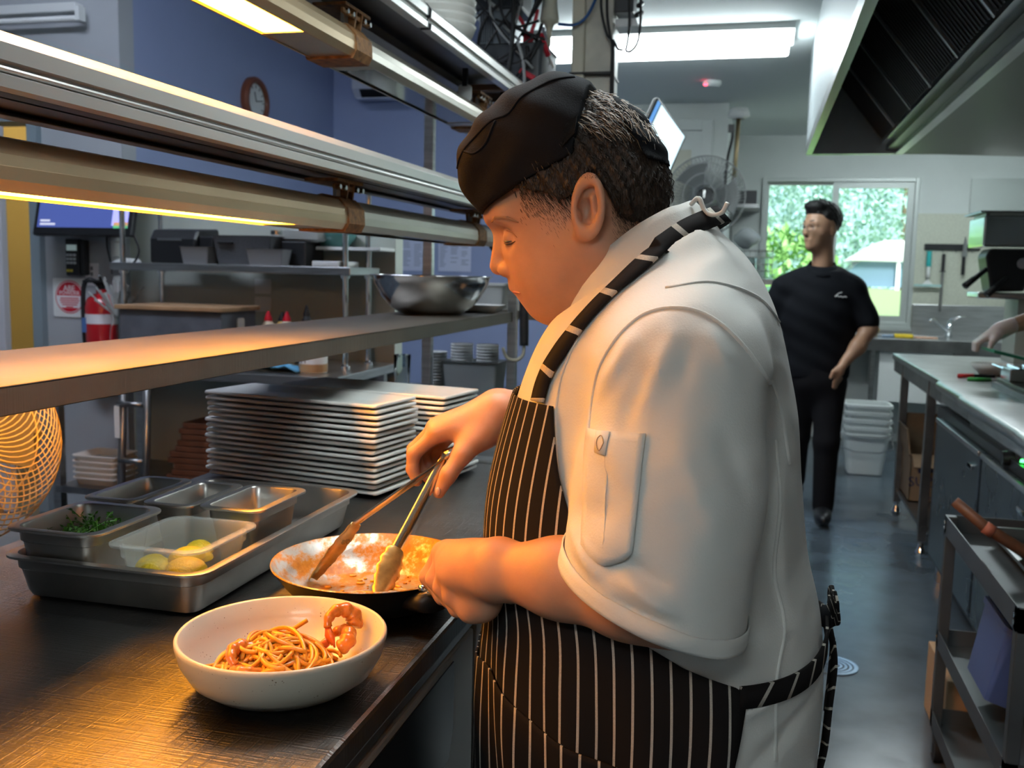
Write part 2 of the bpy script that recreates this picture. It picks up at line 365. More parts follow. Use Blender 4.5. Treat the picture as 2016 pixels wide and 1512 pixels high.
for (x, y, z1) in ((-1.15, 3.3, 2.02), (-1.15, .25, 2.02), (-.872, 3.45, 2.02), (-.872, .15, 2.02)):
    MB().box(x - .017, y - .017, .88, x + .017, y + .017, z1).build('post', STEEL, t, bevel=.003)
MB().box(-1.19, 3.55, GZ - .036, -.80, 4.3, GZ).build('shelf', SHELF, t, bevel=.002)
MB().box(-1.2, 3.31, 1.98, -.86, 3.35, 2.0).build('cross_rail', mat('timber_cross_rail', (.28, .15, .08), .6, noise=.2), t)

# --- aluminium docket rails on the shelf fronts
RAIL = [(-.872, 1.556), (-.846, 1.556), (-.8445, 1.570), (-.852, 1.5725), (-.8545, 1.5765), (-.854, 1.5845), (-.846, 1.5865), (-.8445, 1.606), (-.8475, 1.610), (-.857, 1.621), (-.872, 1.621)]
RAIL_M = mat('docket_rail_aluminium', (.82, .80, .76), .30, .55, noise=.05, nscale=3)
def rail(label, y0, y1, dz, group=None):
    r = thing('docket_rail', label, 'docket rail', (-.86, (y0 + y1) / 2, 1.556 + dz))
    MB().prism([(x, z + dz) for x, z in RAIL], y0, y1, 'y').build('extrusion', RAIL_M, r)
    e = [(x * 1.0 + (.001 if x > -.86 else -.001), z + dz) for x, z in RAIL]
    for y in (y0 - .004, y1): MB().prism(e, y, y + .004, 'y').build('end_cap', BLACKP, r)
    MB().tube([(-.851, y0, 1.5775 + dz), (-.851, y1, 1.5775 + dz)], .0035, 8).build('docket_roller', ALU, r)
    return r
rail('long pale aluminium docket rail on the middle gantry shelf', .12, 3.34, 0)
rail('pale docket rail on the top shelf nearest the camera', .12, 2.40, .412)
rail('pale docket rail on the top shelf beside the column', 2.425, 3.6, .412)

# --- heat lamps
LAMP_H = mat('heat_lamp_housing', (.62, .58, .50), .33, .85, noise=.12, nscale=3)
def lamp(label, y0, y1, z, lit, gx=(None, None)):
    x = -.955
    prof = [(x - .052, z), (x - .062, z + .014), (x - .060, z + .045), (x - .040, z + .067), (x, z + .075), (x + .040, z + .067), (x + .060, z + .045), (x + .0615, z + .031), (x + .0625, z + .030), (x + .062, z + .014), (x + .052, z)]
    inner = [(px * .0 + x + (px - x) * .9, z + (pz - z) * .88) for px, pz in prof]
    L = thing('heat_lamp', label, 'heat lamp', (x, (y0 + y1) / 2, z))
    ring = prof + inner[::-1]; hm_ = mat('glow_tinted_housing', (.66, .50, .31), .36, .8, noise=.12, nscale=3) if lit else LAMP_H  # lit lamps: orange glow bounced off the shelf is mixed into the housing colour
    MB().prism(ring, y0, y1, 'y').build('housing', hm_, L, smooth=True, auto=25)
    for y in (y0, y1 - .012): MB().prism([(x + (px - x) * 1.02, z - .001 + (pz - z) * 1.03) for px, pz in prof], y, y + .012, 'y').build('end_cap', STEEL, L, smooth=True, auto=25)
    g0, g1 = gx if gx[0] is not None else (y0 + .10, y1 - .22)
    for a, b in ((y0 + .012, g0), (g1, y1 - .012)): MB().box(x - .05, a, z + .002, x + .05, b, z + .006).build('base_plate', LAMP_H, L)
    if lit:
        MB().box(x - .046, g0, z + .004, x + .046, g1, z + .007).build('glowing_glass', mat('glowing_heat_glass', (1, .6, .2), .3, emit=(1, .36, .022), estr=HEAT_E), L)
    else:
        MB().box(x - .046, g0, z + .004, x + .046, g1, z + .007).build('lamp_glass', mat('unlit_lamp_glass', (.16, .17, .17), .1, .4), L)
        MB().tube([(x, g0, z + .03), (x, g1, z + .03)], .006, 8).build('element', WHITEP, L)
    return L
def bracket(L, y, z):
    x = -.955
    prof = [(x - .056, z - .004), (x - .066, z + .014), (x - .064, z + .047), (x - .042, z + .071), (x, z + .080), (x + .042, z + .071), (x + .064, z + .047), (x + .066, z + .014), (x + .056, z - .004)]
    MB().prism(prof, y - .045, y + .045, 'y').build('joint_sleeve', RUST, L, smooth=True, auto=30)
    MB().box(x - .03, y - .07, z + .105, x + .05, y + .07, z + .112).build('hanger_plate', RUST, L)
    MB().prism([(x + .012, z + .07), (x + .045, z + .07), (x + .05, z + .105), (x + .012, z + .105)], y - .012, y - .006, 'y').build('hanger_arm', RUST, L)
    MB().prism([(x + .0, z + .07), (x + .045, z + .07), (x + .05, z + .105), (x - .005, z + .105)], y + .02, y + .026, 'y').build('hanger_arm', RUST, L)
    MB().box(x + .04, y - .075, z + .088, x + .046, y + .075, z + .098).build('slotted_strap', RUST, L)
    for dy in (-.06, -.03, .035, .065): MB().tube([(x + .046, y + dy, z + .093), (x + .053, y + dy, z + .093)], .006, 6).build('bolt', STEEL_P, L)
    MB().box(x + .022, y - .035, z + .075, x + .03, y - .01, z + .10).build('terminal_block', mat('grey_terminal', (.35, .32, .28), .6), L)
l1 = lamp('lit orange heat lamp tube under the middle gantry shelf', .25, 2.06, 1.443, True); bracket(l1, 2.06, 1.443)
l2 = lamp('unlit grey heat lamp tube under the middle gantry shelf', 2.07, 3.26, 1.443, False); bracket(l2, 3.10, 1.443)
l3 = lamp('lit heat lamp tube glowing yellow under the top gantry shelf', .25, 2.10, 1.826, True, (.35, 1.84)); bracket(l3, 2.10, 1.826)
l4 = lamp('unlit grey heat lamp tube under the top gantry shelf', 2.11, 3.26, 1.826, False); bracket(l4, 3.16, 1.826)
c = bez([(-.955, 3.26, 1.475), (-.95, 3.36, 1.46), (-.93, 3.42, 1.42), (-.90, 3.43, 1.43), (-.88, 3.44, 1.50), (-.878, 3.44, 1.7)], 8)
MB().tube(c, .006, 8).build('power_cord', RUBBER, l2, smooth=True)
c = bez([(-.955, 3.26, 1.86), (-.93, 3.34, 1.86), (-.90, 3.40, 1.92), (-.88, 3.43, 1.98)], 8)
MB().tube(c, .006, 8).build('power_cord', RUBBER, l4, smooth=True)
t = thing('switch_tag', 'small white plastic tag hanging under the top shelf', 'tag', (-.93, 3.0, 1.9))
MB().prism(rrect(.044, .05, .01, 3, -.93, 1.915), 2.995, 3.001, 'y').build('plate', WHITEP, t)
MB().box(-.938, 2.993, 1.935, -.922, 3.003, 1.99).build('hook', BLACKP, t)

# --- rear servery bench with overshelf
t = thing('servery_bench', 'stainless servery bench against the partition with tube posts', 'bench', (-2.4, 4.05, 0))
MB().box(-3.15, 3.69, .86, -1.69, 4.44, .90).build('bench_top', STEEL, t, bevel=.003)
MB().box(-3.10, 3.72, .30, -1.75, 4.40, .33).build('undershelf', STEEL_D, t)
for x in (-3.1, -1.76):
    for y in (3.75, 4.38): MB().box(x - .02, y - .02, 0, x + .02, y + .02, .86).build('leg', STEEL, t)
for (x, y) in ((-1.81, 4.06), (-1.79, 4.28), (-2.96, 4.06), (-2.9, 4.28)):
    p = MB().tube([(x, y, .90), (x, y, 1.80)], .013, 12).build('post', CHROME, t, smooth=True, auto=60)
    for z in (.90, 1.10, 1.31): MB().lathe([(.013, 0), (.022, 0), (.022, .012), (.013, .02)], (x, y, z), 12).build('collar', CHROME, p, smooth=True, auto=40)
MB().box(-3.0, 4.01, 1.325, -1.765, 4.36, 1.36).build('overshelf', STEEL, t, bevel=.003)
MB().box(-2.3, 4.25, 1.44, -1.72, 4.44, 1.455).build('raised_shelf', WHITEP, t)
# ------------------------------------------------------------------ food and dishes on the bench
def dish(name, outline, prof, z0, m, parent, n=None, smooth=True, thick=None):
    """rounded-rectangle vessel: prof = [(inset, z)], each ring = outline inset towards the centre"""
    return None
def rr_vessel(w, d, r, rings, cx=0, cy=0, ang=0., n=5):
    """rings: [(dw, z)] shrink amounts; returns ring lists of a rounded-rectangular vessel"""
    out = []; ca, sa = math.cos(ang), math.sin(ang)
    for dw, z in rings:
        pts = rrect(w - 2 * dw, d - 2 * dw, max(.002, r - dw * .6), n)
        out.append([(cx + ca * x - sa * y, cy + sa * x + ca * y, z) for x, y in pts])
    return out
SPECK = mat('speckled_stoneware', (.60, .55, .45), .32, coat=.15)
N, L, b = nodes(SPECK); tc = N.new('ShaderNodeTexCoord'); vo = N.new('ShaderNodeTexVoronoi'); vo.inputs['Scale'].default_value = 260
L.new(tc.outputs['Object'], vo.inputs[0]); nz = N.new('ShaderNodeTexNoise'); nz.inputs['Scale'].default_value = 60; L.new(tc.outputs['Object'], nz.inputs[0])
sb = N.new('ShaderNodeMath'); sb.operation = 'SUBTRACT'; L.new(nz.outputs[0], sb.inputs[0]); L.new(vo.outputs[0], sb.inputs[1])
cr = N.new('ShaderNodeValToRGB'); cr.color_ramp.elements[0].position = .44; cr.color_ramp.elements[0].color = (.60, .55, .45, 1); cr.color_ramp.elements[1].position = .52; cr.color_ramp.elements[1].color = (.22, .15, .09, 1)
L.new(sb.outputs[0], cr.inputs[0]); L.new(cr.outputs[0], b.inputs['Base Color'])
BC = (-.508, .968, .88)
t = thing('pasta_bowl', 'speckled cream stoneware bowl holding spaghetti and prawns', 'bowl', BC)
MB().lathe([(.001, .006), (.054, .006), (.056, 0), (.062, 0), (.066, .004), (.085, .009), (.1025, .022), (.1135, .041), (.1185, .060), (.1185, .064), (.1165, .0665), (.1135, .065), (.1075, .044), (.097, .026), (.080, .015), (.055, .0115), (.001, .011)], BC, 72).build('body', SPECK, t, smooth=True)
PASTA = mat('sauced_spaghetti', (.80, .33, .022), .30, noise=.25, nscale=40, sss=.1, coat=.3)
sp = MB(); rnd = random.Random(5)
def mound(x, y):
    r = math.hypot((x + .006) / .070, (y + .004) / .062)
    return .016 + .036 * max(0, 1 - r * r) ** .8
for i in range(120):
    cx, cy = rnd.gauss(0, .024), rnd.gauss(0, .02); R = rnd.uniform(.016, .052); a0 = rnd.uniform(0, 6.28); sw = rnd.uniform(1.6, 4.2) * rnd.choice((-1, 1))
    ecc = rnd.uniform(.5, 1.); lift = rnd.uniform(-.006, .007); tilt = rnd.uniform(-.007, .007); P = []
    th = rnd.uniform(0, 3.14)
    for k in range(18):
        a = a0 + sw * k / 17; x = R * math.cos(a); y = R * ecc * math.sin(a)
        x, y = cx + x * math.cos(th) - y * math.sin(th), cy + x * math.sin(th) + y * math.cos(th)
        q = math.hypot(x, y)
        if q > .078: x *= .078 / q; y *= .078 / q
        P.append((BC[0] + x, BC[1] + y, .88 + mound(x, y) + lift + tilt * math.sin(a * 1.7)))
    sp.tube(P, .0026, 6)
for (a, bb) in (((-.01, .03, .052), (.012, .038, .066)), ((-.06, -.01, .024), (-.09, -.03, .022))):
    sp.tube(bez([(BC[0] + a[0] - .03, BC[1] + a[1] - .02, .88 + a[2] - .01), (BC[0] + a[0], BC[1] + a[1], .88 + a[2]), (BC[0] + bb[0], BC[1] + bb[1], .88 + bb[2])], 6), .0026, 6)
o = sp.build('spaghetti', PASTA, None, smooth=True)
tag(o, 'tangled orange sauced spaghetti heaped in the stoneware bowl', 'spaghetti', kind='stuff')
PRAWN = mat('cooked_prawn', (.72, .22, .03), .28, noise=.35, nscale=70, sss=.15, coat=.4)
PTAIL = mat('prawn_tail_shell', (.75, .16, .03), .3, noise=.3, nscale=60)
def prawn(label, c, ang, s=1., lift=0., tilt=0.):
    t = thing('prawn', label, 'prawn', c, group='prawns on the spaghetti')
    ca, sa = math.cos(ang), math.sin(ang); P = []; R = []
    for k in range(30):
        u = k / 29; a = math.radians(-30 + 215 * u)
        x, y, z = .0145 * s * math.cos(a), .0125 * s * math.sin(a), .005 * math.sin(u * 3.1)
        y, z = y * math.cos(tilt) - z * math.sin(tilt), y * math.sin(tilt) + z * math.cos(tilt)
        P.append((c[0] + ca * x - sa * y, c[1] + sa * x + ca * y, c[2] + z + lift)); R.append(s * (.0100 * (1 - .62 * u) * (.72 + .28 * math.sin(min(1, u * 4) * 1.57)) * (1 + .10 * math.sin(u * 33))))
    MB().tube(P, R, 12).build('body', PRAWN, t, smooth=True)
    e = np.array(P[-1]); dd = e - np.array(P[-2]); dd /= np.linalg.norm(dd)
    f = MB()
    for sgn in (-1, 0, 1):
        side = np.array([-sa, ca, 0]) * sgn * .35
        f.tube([e, e + (dd + side) * .009 * s, e + (dd + side) * .018 * s], [.003 * s, .0038 * s, .001], 6)
    f.build('tail', PTAIL, t, smooth=True)
prawn('curled prawn with red tail at the bowl edge nearest the camera', (-.540, .935, .921), 1.5, 1.15, 0, .5)
prawn('small curled prawn half buried beside the front prawn', (-.522, .912, .914), 3.6, .9, 0, .3)
prawn('prawn lying on the far side of the spaghetti', (-.462, 1.018, .920), -.6, 1.15, 0, .4)
prawn('round glossy prawn perched on top of the other prawn', (-.463, 1.028, .938), .9, 1.2, 0, .9)

# --- plates
def plate_mesh():
    w, d = .45, .175; n = 8; R = []
    for dw, z in ((.050, 0), (.044, 0), (.014, .0050), (.003, .0072), (0, .0095), (.0, .0135), (.002, .0152), (.012, .0135), (.046, .0050), (.055, .0045)):
        ring = rr_vessel(w, d, .008, [(dw, z)], n=2)[0]
        R.append(ring)
    q = MB(); q.rings(R)
    # let the long and short edges bow up between the corners
    v = []
    for x, y, z in q.v:
        e = max(abs(x) / (w / 2), abs(y) / (d / 2)); k = (1 - (x / (w / 2)) ** 4 * (y / (d / 2)) ** 4)
        v.append((x, y, z + .002 * k * e ** 3))
    q.v = v
    return q
pm = plate_mesh().build('serving_plate', CERAMIC, None, smooth=True, auto=50)
me = pm.data; bpy.data.objects.remove(pm)
rnd = random.Random(2)
def stack(c, n, ang, where, key):
    names = ['lowest'] + ['%s from the bottom' % s for s in 'second third fourth fifth sixth seventh eighth ninth tenth eleventh twelfth thirteenth fourteenth fifteenth'.split()]
    for k in range(n):
        o = bpy.data.objects.new('serving_plate', me); COL.objects.link(o)
        o.location = (c[0] + rnd.uniform(-.004, .004), c[1] + rnd.uniform(-.003, .003), .880 + k * .0122); o.rotation_euler = (0, 0, ang + rnd.uniform(-.012, .012))
        nm = 'topmost' if k == n - 1 else names[k]
        tag(o, 'white rectangular plate, %s, in the %s plate stack' % (nm, where), 'plate', key)
stack((-.958, 1.962), 16, math.radians(-9.7), 'front', 'white rectangular plates in the front stack')
stack((-.870, 2.150), 16, math.radians(-9.7), 'rear', 'white rectangular plates in the rear stack')

# --- gastronorm tray and pans
GN = mat('gastronorm_steel', (.58, .55, .51), .36, 1., noise=.2, nscale=7)
def gn(name, label, cat, cx, cy, w, d, z0, h, m, rim=.012, r=.03, parts=None, group=None, ang=0.):
    t = thing(name, label, cat, (cx, cy, z0), group=group)
    zt = z0 + h; sl = .006 + h * .08
    rings = [(rim + sl + .015, z0), (rim + sl + .004, z0 + .004), (rim + sl, z0 + .012), (rim + .004, zt - .022), (rim + .001, zt - .020), (rim, zt - .003), (rim - .002, zt - .0006), (.001, zt - .0006), (0, zt - .003), (0, zt), (.001, zt + .0006), (rim + .001, zt + .0006), (rim + .003, zt - .002), (rim + .006, zt - .022), (rim + sl + .002, z0 + .013), (rim + sl + .007, z0 + .005), (rim + sl + .017, z0 + .0015)]
    MB().rings(rr_vessel(w, d, r, rings, cx, cy, ang, 5)).build('body', m, t, smooth=True, auto=40)
    return t
gn('gastronorm_tray', 'full-size shallow steel tray carrying the smaller food pans', 'tray', -.862, 1.378, .325, .55, .88, .066, GN, r=.035)
gn('food_pan', 'steel food pan of green herbs, nearest in the tray', 'food pan', -.940, 1.192, .155, .176, .886, .100, GN, r=.03)
gn('food_pan', 'clear plastic food pan of yellow lemon wedges', 'food pan', -.783, 1.200, .152, .178, .886, .088, mat('clear_food_pan', (.80, .82, .76), .15, alpha=.22), r=.03)
gn('food_pan', 'empty steel food pan at the right of the tray rear', 'food pan', -.775, 1.385, .112, .172, .886, .100, GN, r=.022)
gn('food_pan', 'empty steel food pan between two other steel pans', 'food pan', -.884, 1.385, .094, .172, .886, .098, GN, r=.022)
gn('food_pan', 'empty steel food pan farthest behind the herb pan', 'food pan', -.985, 1.382, .100, .176, .886, .100, GN, r=.022)
HERB = mat('green_herb_leaf', (.09, .26, .03), .5, noise=.4, nscale=50)
h = MB(); rnd = random.Random(11)
for i in range(260):
    x, y = rnd.gauss(-.930, .026), rnd.gauss(1.19, .032)
    if not (-.99 < x < -.885 and 1.13 < y < 1.255): continue
    z = .915 + rnd.random() * .052 + (.02 if i % 31 == 0 else 0); a, e = rnd.uniform(0, 6.28), rnd.uniform(-.3, .9); ln = rnd.uniform(.015, .038)
    d = np.array([math.cos(a) * math.cos(e), math.sin(a) * math.cos(e), math.sin(e)]); p = np.array([x, y, z])
    path = [p, p + d * ln * .5 + np.array([0, 0, .003]), p + d * ln]
    for q in path: q[0] = min(max(q[0], -.995), -.885); q[1] = min(max(q[1], 1.125), 1.26)
    h.tube(path, [.0009, .0009, .0004], 4)
    for k in range(5):
        b0 = p + d * ln * (.3 + .16 * k); b0[0] = min(max(b0[0], -.99), -.89); b0[1] = min(max(b0[1], 1.13), 1.255); s = np.array([rnd.uniform(-1, 1), rnd.uniform(-1, 1), rnd.uniform(-.2, .8)]); s *= .008 / np.linalg.norm(s); w = np.cross(s, d); w *= .0022 / (np.linalg.norm(w) + 1e-9)
        h.add([b0, b0 + s * .5 + w, b0 + s, b0 + s * .5 - w], [(0, 1, 2, 3)])
o = h.build('herb_leaves', HERB); tag(o, 'loose sprigs of feathery green herbs in steel pan', 'herbs', kind='stuff')
LEM = mat('lemon_flesh', (.85, .68, .03), .3, noise=.15, nscale=60, sss=.2); LRIND = mat('lemon_rind', (.80, .55, .02), .4, bump=.3, bscale=300)
rnd = random.Random(4)
lemons = [('lemon half under the others in the clear pan', -.765, 1.165, .938, .9), ('lemon half low in the clear pan rear', -.785, 1.225, .935, 2.9), ('lemon half low beside the steel herb pan', -.808, 1.155, .940, 4.9), ('halved lemon lying in the clear pan front corner', -.748, 1.148, .944, .3), ('lemon wedge beside the clear pan front wall', -.795, 1.146, .941, 2.0), ('lemon wedge in the middle of the clear pan', -.770, 1.20, .940, 4.1), ('lemon wedge against the clear pan far wall', -.79, 1.245, .938, 5.2), ('lemon wedge topping the others in the clear pan', -.765, 1.175, .950, 1.2)]
for lab, x, y, z, a in lemons:
    t = thing('lemon_wedge', lab, 'lemon', (x, y, z), group='lemon wedges in the clear pan'); R = []
    for k in range(9):
        v = -1 + 2 * k / 8; r = .021 * math.sqrt(max(0, 1 - (v * .95) ** 2)); ring = []
        for j in range(9):
            th = math.pi * j / 8; px, py, pz = v * .027, r * math.cos(th), r * math.sin(th) * .8
            ring.append((x + px * math.cos(a) - py * math.sin(a), y + px * math.sin(a) + py * math.cos(a), z - .004 + pz))
        R.append(ring)
    MB().rings(R).build('rind', LRIND, t, smooth=True, auto=50)
    q = MB(); ring = [(x + (.025 * math.cos(u)) * math.cos(a) - .019 * math.sin(u) * math.sin(a), y + (.025 * math.cos(u)) * math.sin(a) + .019 * math.sin(u) * math.cos(a), z - .0045) for u in (2 * math.pi * i / 16 for i in range(16))]
    q.rings([ring, [(p[0], p[1], p[2] - .0006) for p in ring]]); q.build('flesh', LEM, t)

# --- frying pan, tongs
PANIN = mat('sauce_smeared_pan_steel', (.52, .49, .44), .32, .9)
N, L, b = nodes(PANIN); tc = N.new('ShaderNodeTexCoord'); nz = N.new('ShaderNodeTexNoise'); nz.inputs['Scale'].default_value = 16; nz.inputs['Detail'].default_value = 10; nz.inputs['Roughness'].default_value = .75
mp = N.new('ShaderNodeMapping'); mp.inputs['Scale'].default_value = (1, .7, 1); L.new(tc.outputs['Object'], mp.inputs[0]); L.new(mp.outputs[0], nz.inputs[0])
cr = N.new('ShaderNodeValToRGB'); cr.color_ramp.elements[0].position = .47; cr.color_ramp.elements[0].color = (.52, .49, .44, 1)
cr.color_ramp.elements[1].position = .55; cr.color_ramp.elements[1].color = (.52, .22, .015, 1); el = cr.color_ramp.elements.new(.72); el.color = (.22, .07, .01, 1)
L.new(nz.outputs[0], cr.inputs[0]); L.new(cr.outputs[0], b.inputs['Base Color'])
mr = N.new('ShaderNodeMapRange'); mr.inputs['From Min'].default_value = .46; mr.inputs['From Max'].default_value = .55; mr.inputs['To Min'].default_value = .9; mr.inputs['To Max'].default_value = 0.
L.new(nz.outputs[0], mr.inputs[0]); L.new(mr.outputs[0], b.inputs['Metallic'])
bp = N.new('ShaderNodeBump'); bp.inputs['Strength'].default_value = .4; bp.inputs['Distance'].default_value = .004; L.new(nz.outputs[0], bp.inputs['Height']); L.new(bp.outputs[0], b.inputs['Normal'])
PANOUT = mat('blackened_pan_outside', (.03, .028, .027), .45, .6, noise=.3, nscale=20)
PC = np.array((-.527, 1.278, .882))
t = thing('frying_pan', 'steel frying pan smeared with orange sauce, held by its handle', 'frying pan', tuple(PC))
MB().lathe([(.001, .0), (.098, .0), (.106, .004), (.128, .030), (.1435, .0525), (.145, .0535)], PC, 64).build('outer_body', PANOUT, t, smooth=True)
MB().lathe([(.145, .0535), (.1445, .0550), (.1425, .0548), (.126, .0315), (.104, .0062), (.096, .0032), (.001, .003)], PC, 64).build('cooking_surface', PANIN, t, smooth=True)
hd = np.array([.80, -.60, 0]); hs = np.array([.60, .80, 0])
def hp(u, w, z): return PC + hd * u + hs * w + np.array([0, 0, z])
pathz = [(.128, .034), (.150, .046), (.175, .056), (.21, .066), (.26, .078), (.33, .090)]
R = []
for u, z in pathz:
    w = .020 if u < .16 else .0125
    R.append([hp(u, w * math.cos(a), z + .006 * math.sin(a)) for a in (2 * math.pi * j / 12 for j in range(12))])
MB().rings(R).build('handle', mat('pan_handle_steel', (.50, .44, .36), .35, .9, noise=.2, nscale=30), t, smooth=True)
MB().rings([[hp(u, .027 * math.cos(a), z + .016 * math.sin(a)) for a in (2 * math.pi * j / 12 for j in range(12))] for u, z in ((.118, .030), (.14, .034), (.165, .040))]).build('handle_mount', PANOUT, t, smooth=True)
for k, (u, w) in enumerate(((.150, -.012), (.150, .012), (.166, -.008))):
    c = hp(u, w, .058 if k < 2 else .055)
    MB().lathe([(.006, -.004), (.006, 0), (.0045, .002), (.0005, .003)], c, 10).build('rivet', STEEL_P, t, smooth=True)
sp = MB(); rnd = random.Random(9)
for i in range(46):
    cx, cy = rnd.gauss(.045, .030), rnd.gauss(-.035, .034); R0 = rnd.uniform(.008, .026); a0 = rnd.uniform(0, 6.28); P = []
    for k in range(10):
        a = a0 + 3.2 * k / 9; x, y = cx + R0 * math.cos(a), cy + R0 * .7 * math.sin(a); q = math.hypot(x, y)
        if q > .098: x *= .098 / q; y *= .098 / q
        P.append((PC[0] + x, PC[1] + y, PC[2] + .006 + rnd.random() * .002 + .016 * max(0, 1 - ((x - .045) ** 2 + (y + .035) ** 2) / .0025)))
    sp.tube(P, .0024, 6)
for i in range(60):
    a, r = rnd.uniform(0, 6.28), rnd.uniform(.02, .10); c = (PC[0] + r * math.cos(a), PC[1] + r * math.sin(a), PC[2] + .0035)
    s = rnd.uniform(.0015, .0045); sp.lathe([(s, 0), (s * .8, s * .5), (s * .1, s * .7)], c, 7, True, True, rnd.uniform(.7, 1.6), 1)
o = sp.build('pasta_scraps', PASTA, None, smooth=True); tag(o, 'last scraps of sauced pasta clinging inside the frying pan', 'pasta', kind='stuff')
for lab, dx, dy, s in (('browned food piece in the frying pan near the tong tip', .050, -.045, 1.1), ('browned food piece against the right side of the frying pan', .080, .0, .9), ('browned food piece at the pan front edge', .02, -.075, .85)):
    q = MB(); c = PC + np.array([dx, dy, .012]); rr = random.Random(int(dx * 1e4) + 3); R = []
    for i in range(7):
        v = -1 + 2 * i / 6; ring = []
        for j in range(12):
            th = 2 * math.pi * j / 12; r = .017 * s * math.sqrt(max(.02, 1 - v * v)) * (1 + rr.uniform(-.18, .18))
            ring.append((c[0] + v * .024 * s, c[1] + r * math.cos(th), c[2] + .6 * r * math.sin(th)))
        R.append(ring)
    q.rings(R); tag(q.build('food_piece', mat('browned_food', (.55, .22, .04), .4, noise=.5, nscale=90), None, smooth=True), lab, 'food', 'browned pieces in the frying pan')
# tongs: two sprung arms joined at the top, scalloped heads
t = thing('tongs', 'long stainless kitchen tongs with scalloped heads dipping into the frying pan', 'tongs', (-.44, 1.37, 1.08))
TONG = mat('tongs_steel', (.66, .64, .58), .2, 1.); TSTAIN = mat('sauce_stained_tong_head', (.55, .38, .14), .3, .7, noise=.4, nscale=50)
def strip(path, widths, cups, side, m, name, scallop=0.):
    P = [np.array(p) for p in path]; R = []
    for i, p in enumerate(P):
        tdir = P[min(i + 1, len(P) - 1)] - P[max(i - 1, 0)]; tdir /= np.linalg.norm(tdir)
        s = side - tdir * side.dot(tdir); s /= np.linalg.norm(s); nrm = np.cross(tdir, s); w, c = widths[i], cups[i]; ring = []
        w *= 1 + scallop * math.sin(i * 2.2)
        for u in (-1, -.66, -.33, 0, .33, .66, 1): ring.append(p + s * u * w / 2 + nrm * c * (u * u))
        for u in (1, .66, .33, 0, -.33, -.66, -1): ring.append(p + s * u * (w / 2 - .0008) + nrm * (c * (u * u) + .0015))
        R.append(ring)
    return MB().rings(R).build(name, m, t, smooth=True, auto=40)
top = np.array((-.452, 1.398, 1.076))
for (jt, tip, sd, sg) in ((np.array((-.566, 1.30, .985)), np.array((-.632, 1.292, .896)), np.array((.45, 1., 0)), 1), (np.array((-.487, 1.28, .958)), np.array((-.492, 1.222, .902)), np.array((.75, 1., 0)), -1)):
    sd = sd / np.linalg.norm(sd); A = [top + (jt - top) * k / 10 for k in range(11)]
    strip(A, [.014] + [.017] * 10, [.004 * sg] * 11, sd, TONG, 'arm')
    Bp = [jt + (tip - jt) * k / 14 for k in range(15)]
    strip(Bp, [.017 + .021 * math.sin(math.pi * min(1, (k + 1) / 16) ** .8) for k in range(15)], [.006 * sg] * 15, sd, TSTAIN, 'scalloped_head', .10)
MB().tube([top + np.array((.012, -.004, .010)), top + np.array((.0, 0, .0)), top + np.array((-.010, .004, -.012))], [.004, .011, .008], 12).build('hinge', TONG, t, smooth=True)
# --- fan on ledge behind the bench at the left
t = thing('desk_fan', 'pale wire guard of a desk fan glowing orange beside the tray', 'fan', (-1.55, 1.66, .80))
GW = mat('cream_fan_wire', (.75, .62, .40), .45)
C0 = np.array((-1.60, 1.62, .985)); ax = np.array((.80, -.45, .25)); ax /= np.linalg.norm(ax); u0 = np.cross((0, 0, 1), ax); u0 /= np.linalg.norm(u0); v0 = np.cross(ax, u0)
def guard(sign, depth):
    q = MB()
    for i in range(54):
        P = []
        for k in range(13):
            s = k / 12; r = .035 + .185 * s; a = 2 * math.pi * i / 54 + sign * 1.1 * s * s
            P.append(C0 + u0 * r * math.cos(a) + v0 * r * math.sin(a) + ax * depth * (1 - s ** 3) * 1.0)
        q.tube(P, .0018, 4)
    for r, dd in ((.22, 0), (.15, .68 * depth), (.035, depth)):
        q.tube([C0 + u0 * r * math.cos(a) + v0 * r * math.sin(a) + ax * dd for a in (2 * math.pi * j / 48 for j in range(49))], .0022, 5)
    return q
guard(1, .085).build('front_guard', GW, t); guard(-1, -.07).build('rear_guard', GW, t)
MB().tube([C0 - ax * .07, C0 - ax * .16], [.04, .05], 16).build('motor_housing', WHITEP, t, smooth=True, auto=40)
sb_ = C0 - ax * .12; MB().tube([sb_, (sb_[0], sb_[1], .745)], .015, 10).build('stand', WHITEP, t, smooth=True); MB().lathe([(.001, .001), (.07, .001), (.07, .012), (.02, .022)], (sb_[0], sb_[1], .74), 20, False, True).build('base', WHITEP, t, smooth=True, auto=40)
bl = MB()
for k in range(4):
    a = math.pi / 2 * k; R = []
    for s in range(6):
        r = .03 + .03 * s; w = .03 + .010 * s
        ring = [C0 + u0 * r * math.cos(a + d * w / r) + v0 * r * math.sin(a + d * w / r) + ax * (d * .02 + o) for d, o in ((-1, 0), (0, 0), (1, 0), (1, .002), (0, .002), (-1, .002))]
        R.append(ring)
    bl.rings(R)
bl.build('blades', mat('grey_fan_blade', (.3, .3, .3), .4), t, smooth=True, auto=40)
t = thing('bench_ledge', 'low stainless ledge behind the work bench under the fan', 'ledge', (-1.5, 1.3, 0))
MB().box(-1.9, .5, .70, -1.24, 1.95, .74).build('ledge_top', STEEL_D, t, bevel=.004)
for x, y in ((-1.85, .55), (-1.85, 1.9), (-1.28, .55), (-1.28, 1.9)): MB().tube([(x, y, 0), (x, y, .70)], .018, 8).build('leg', STEEL, t)
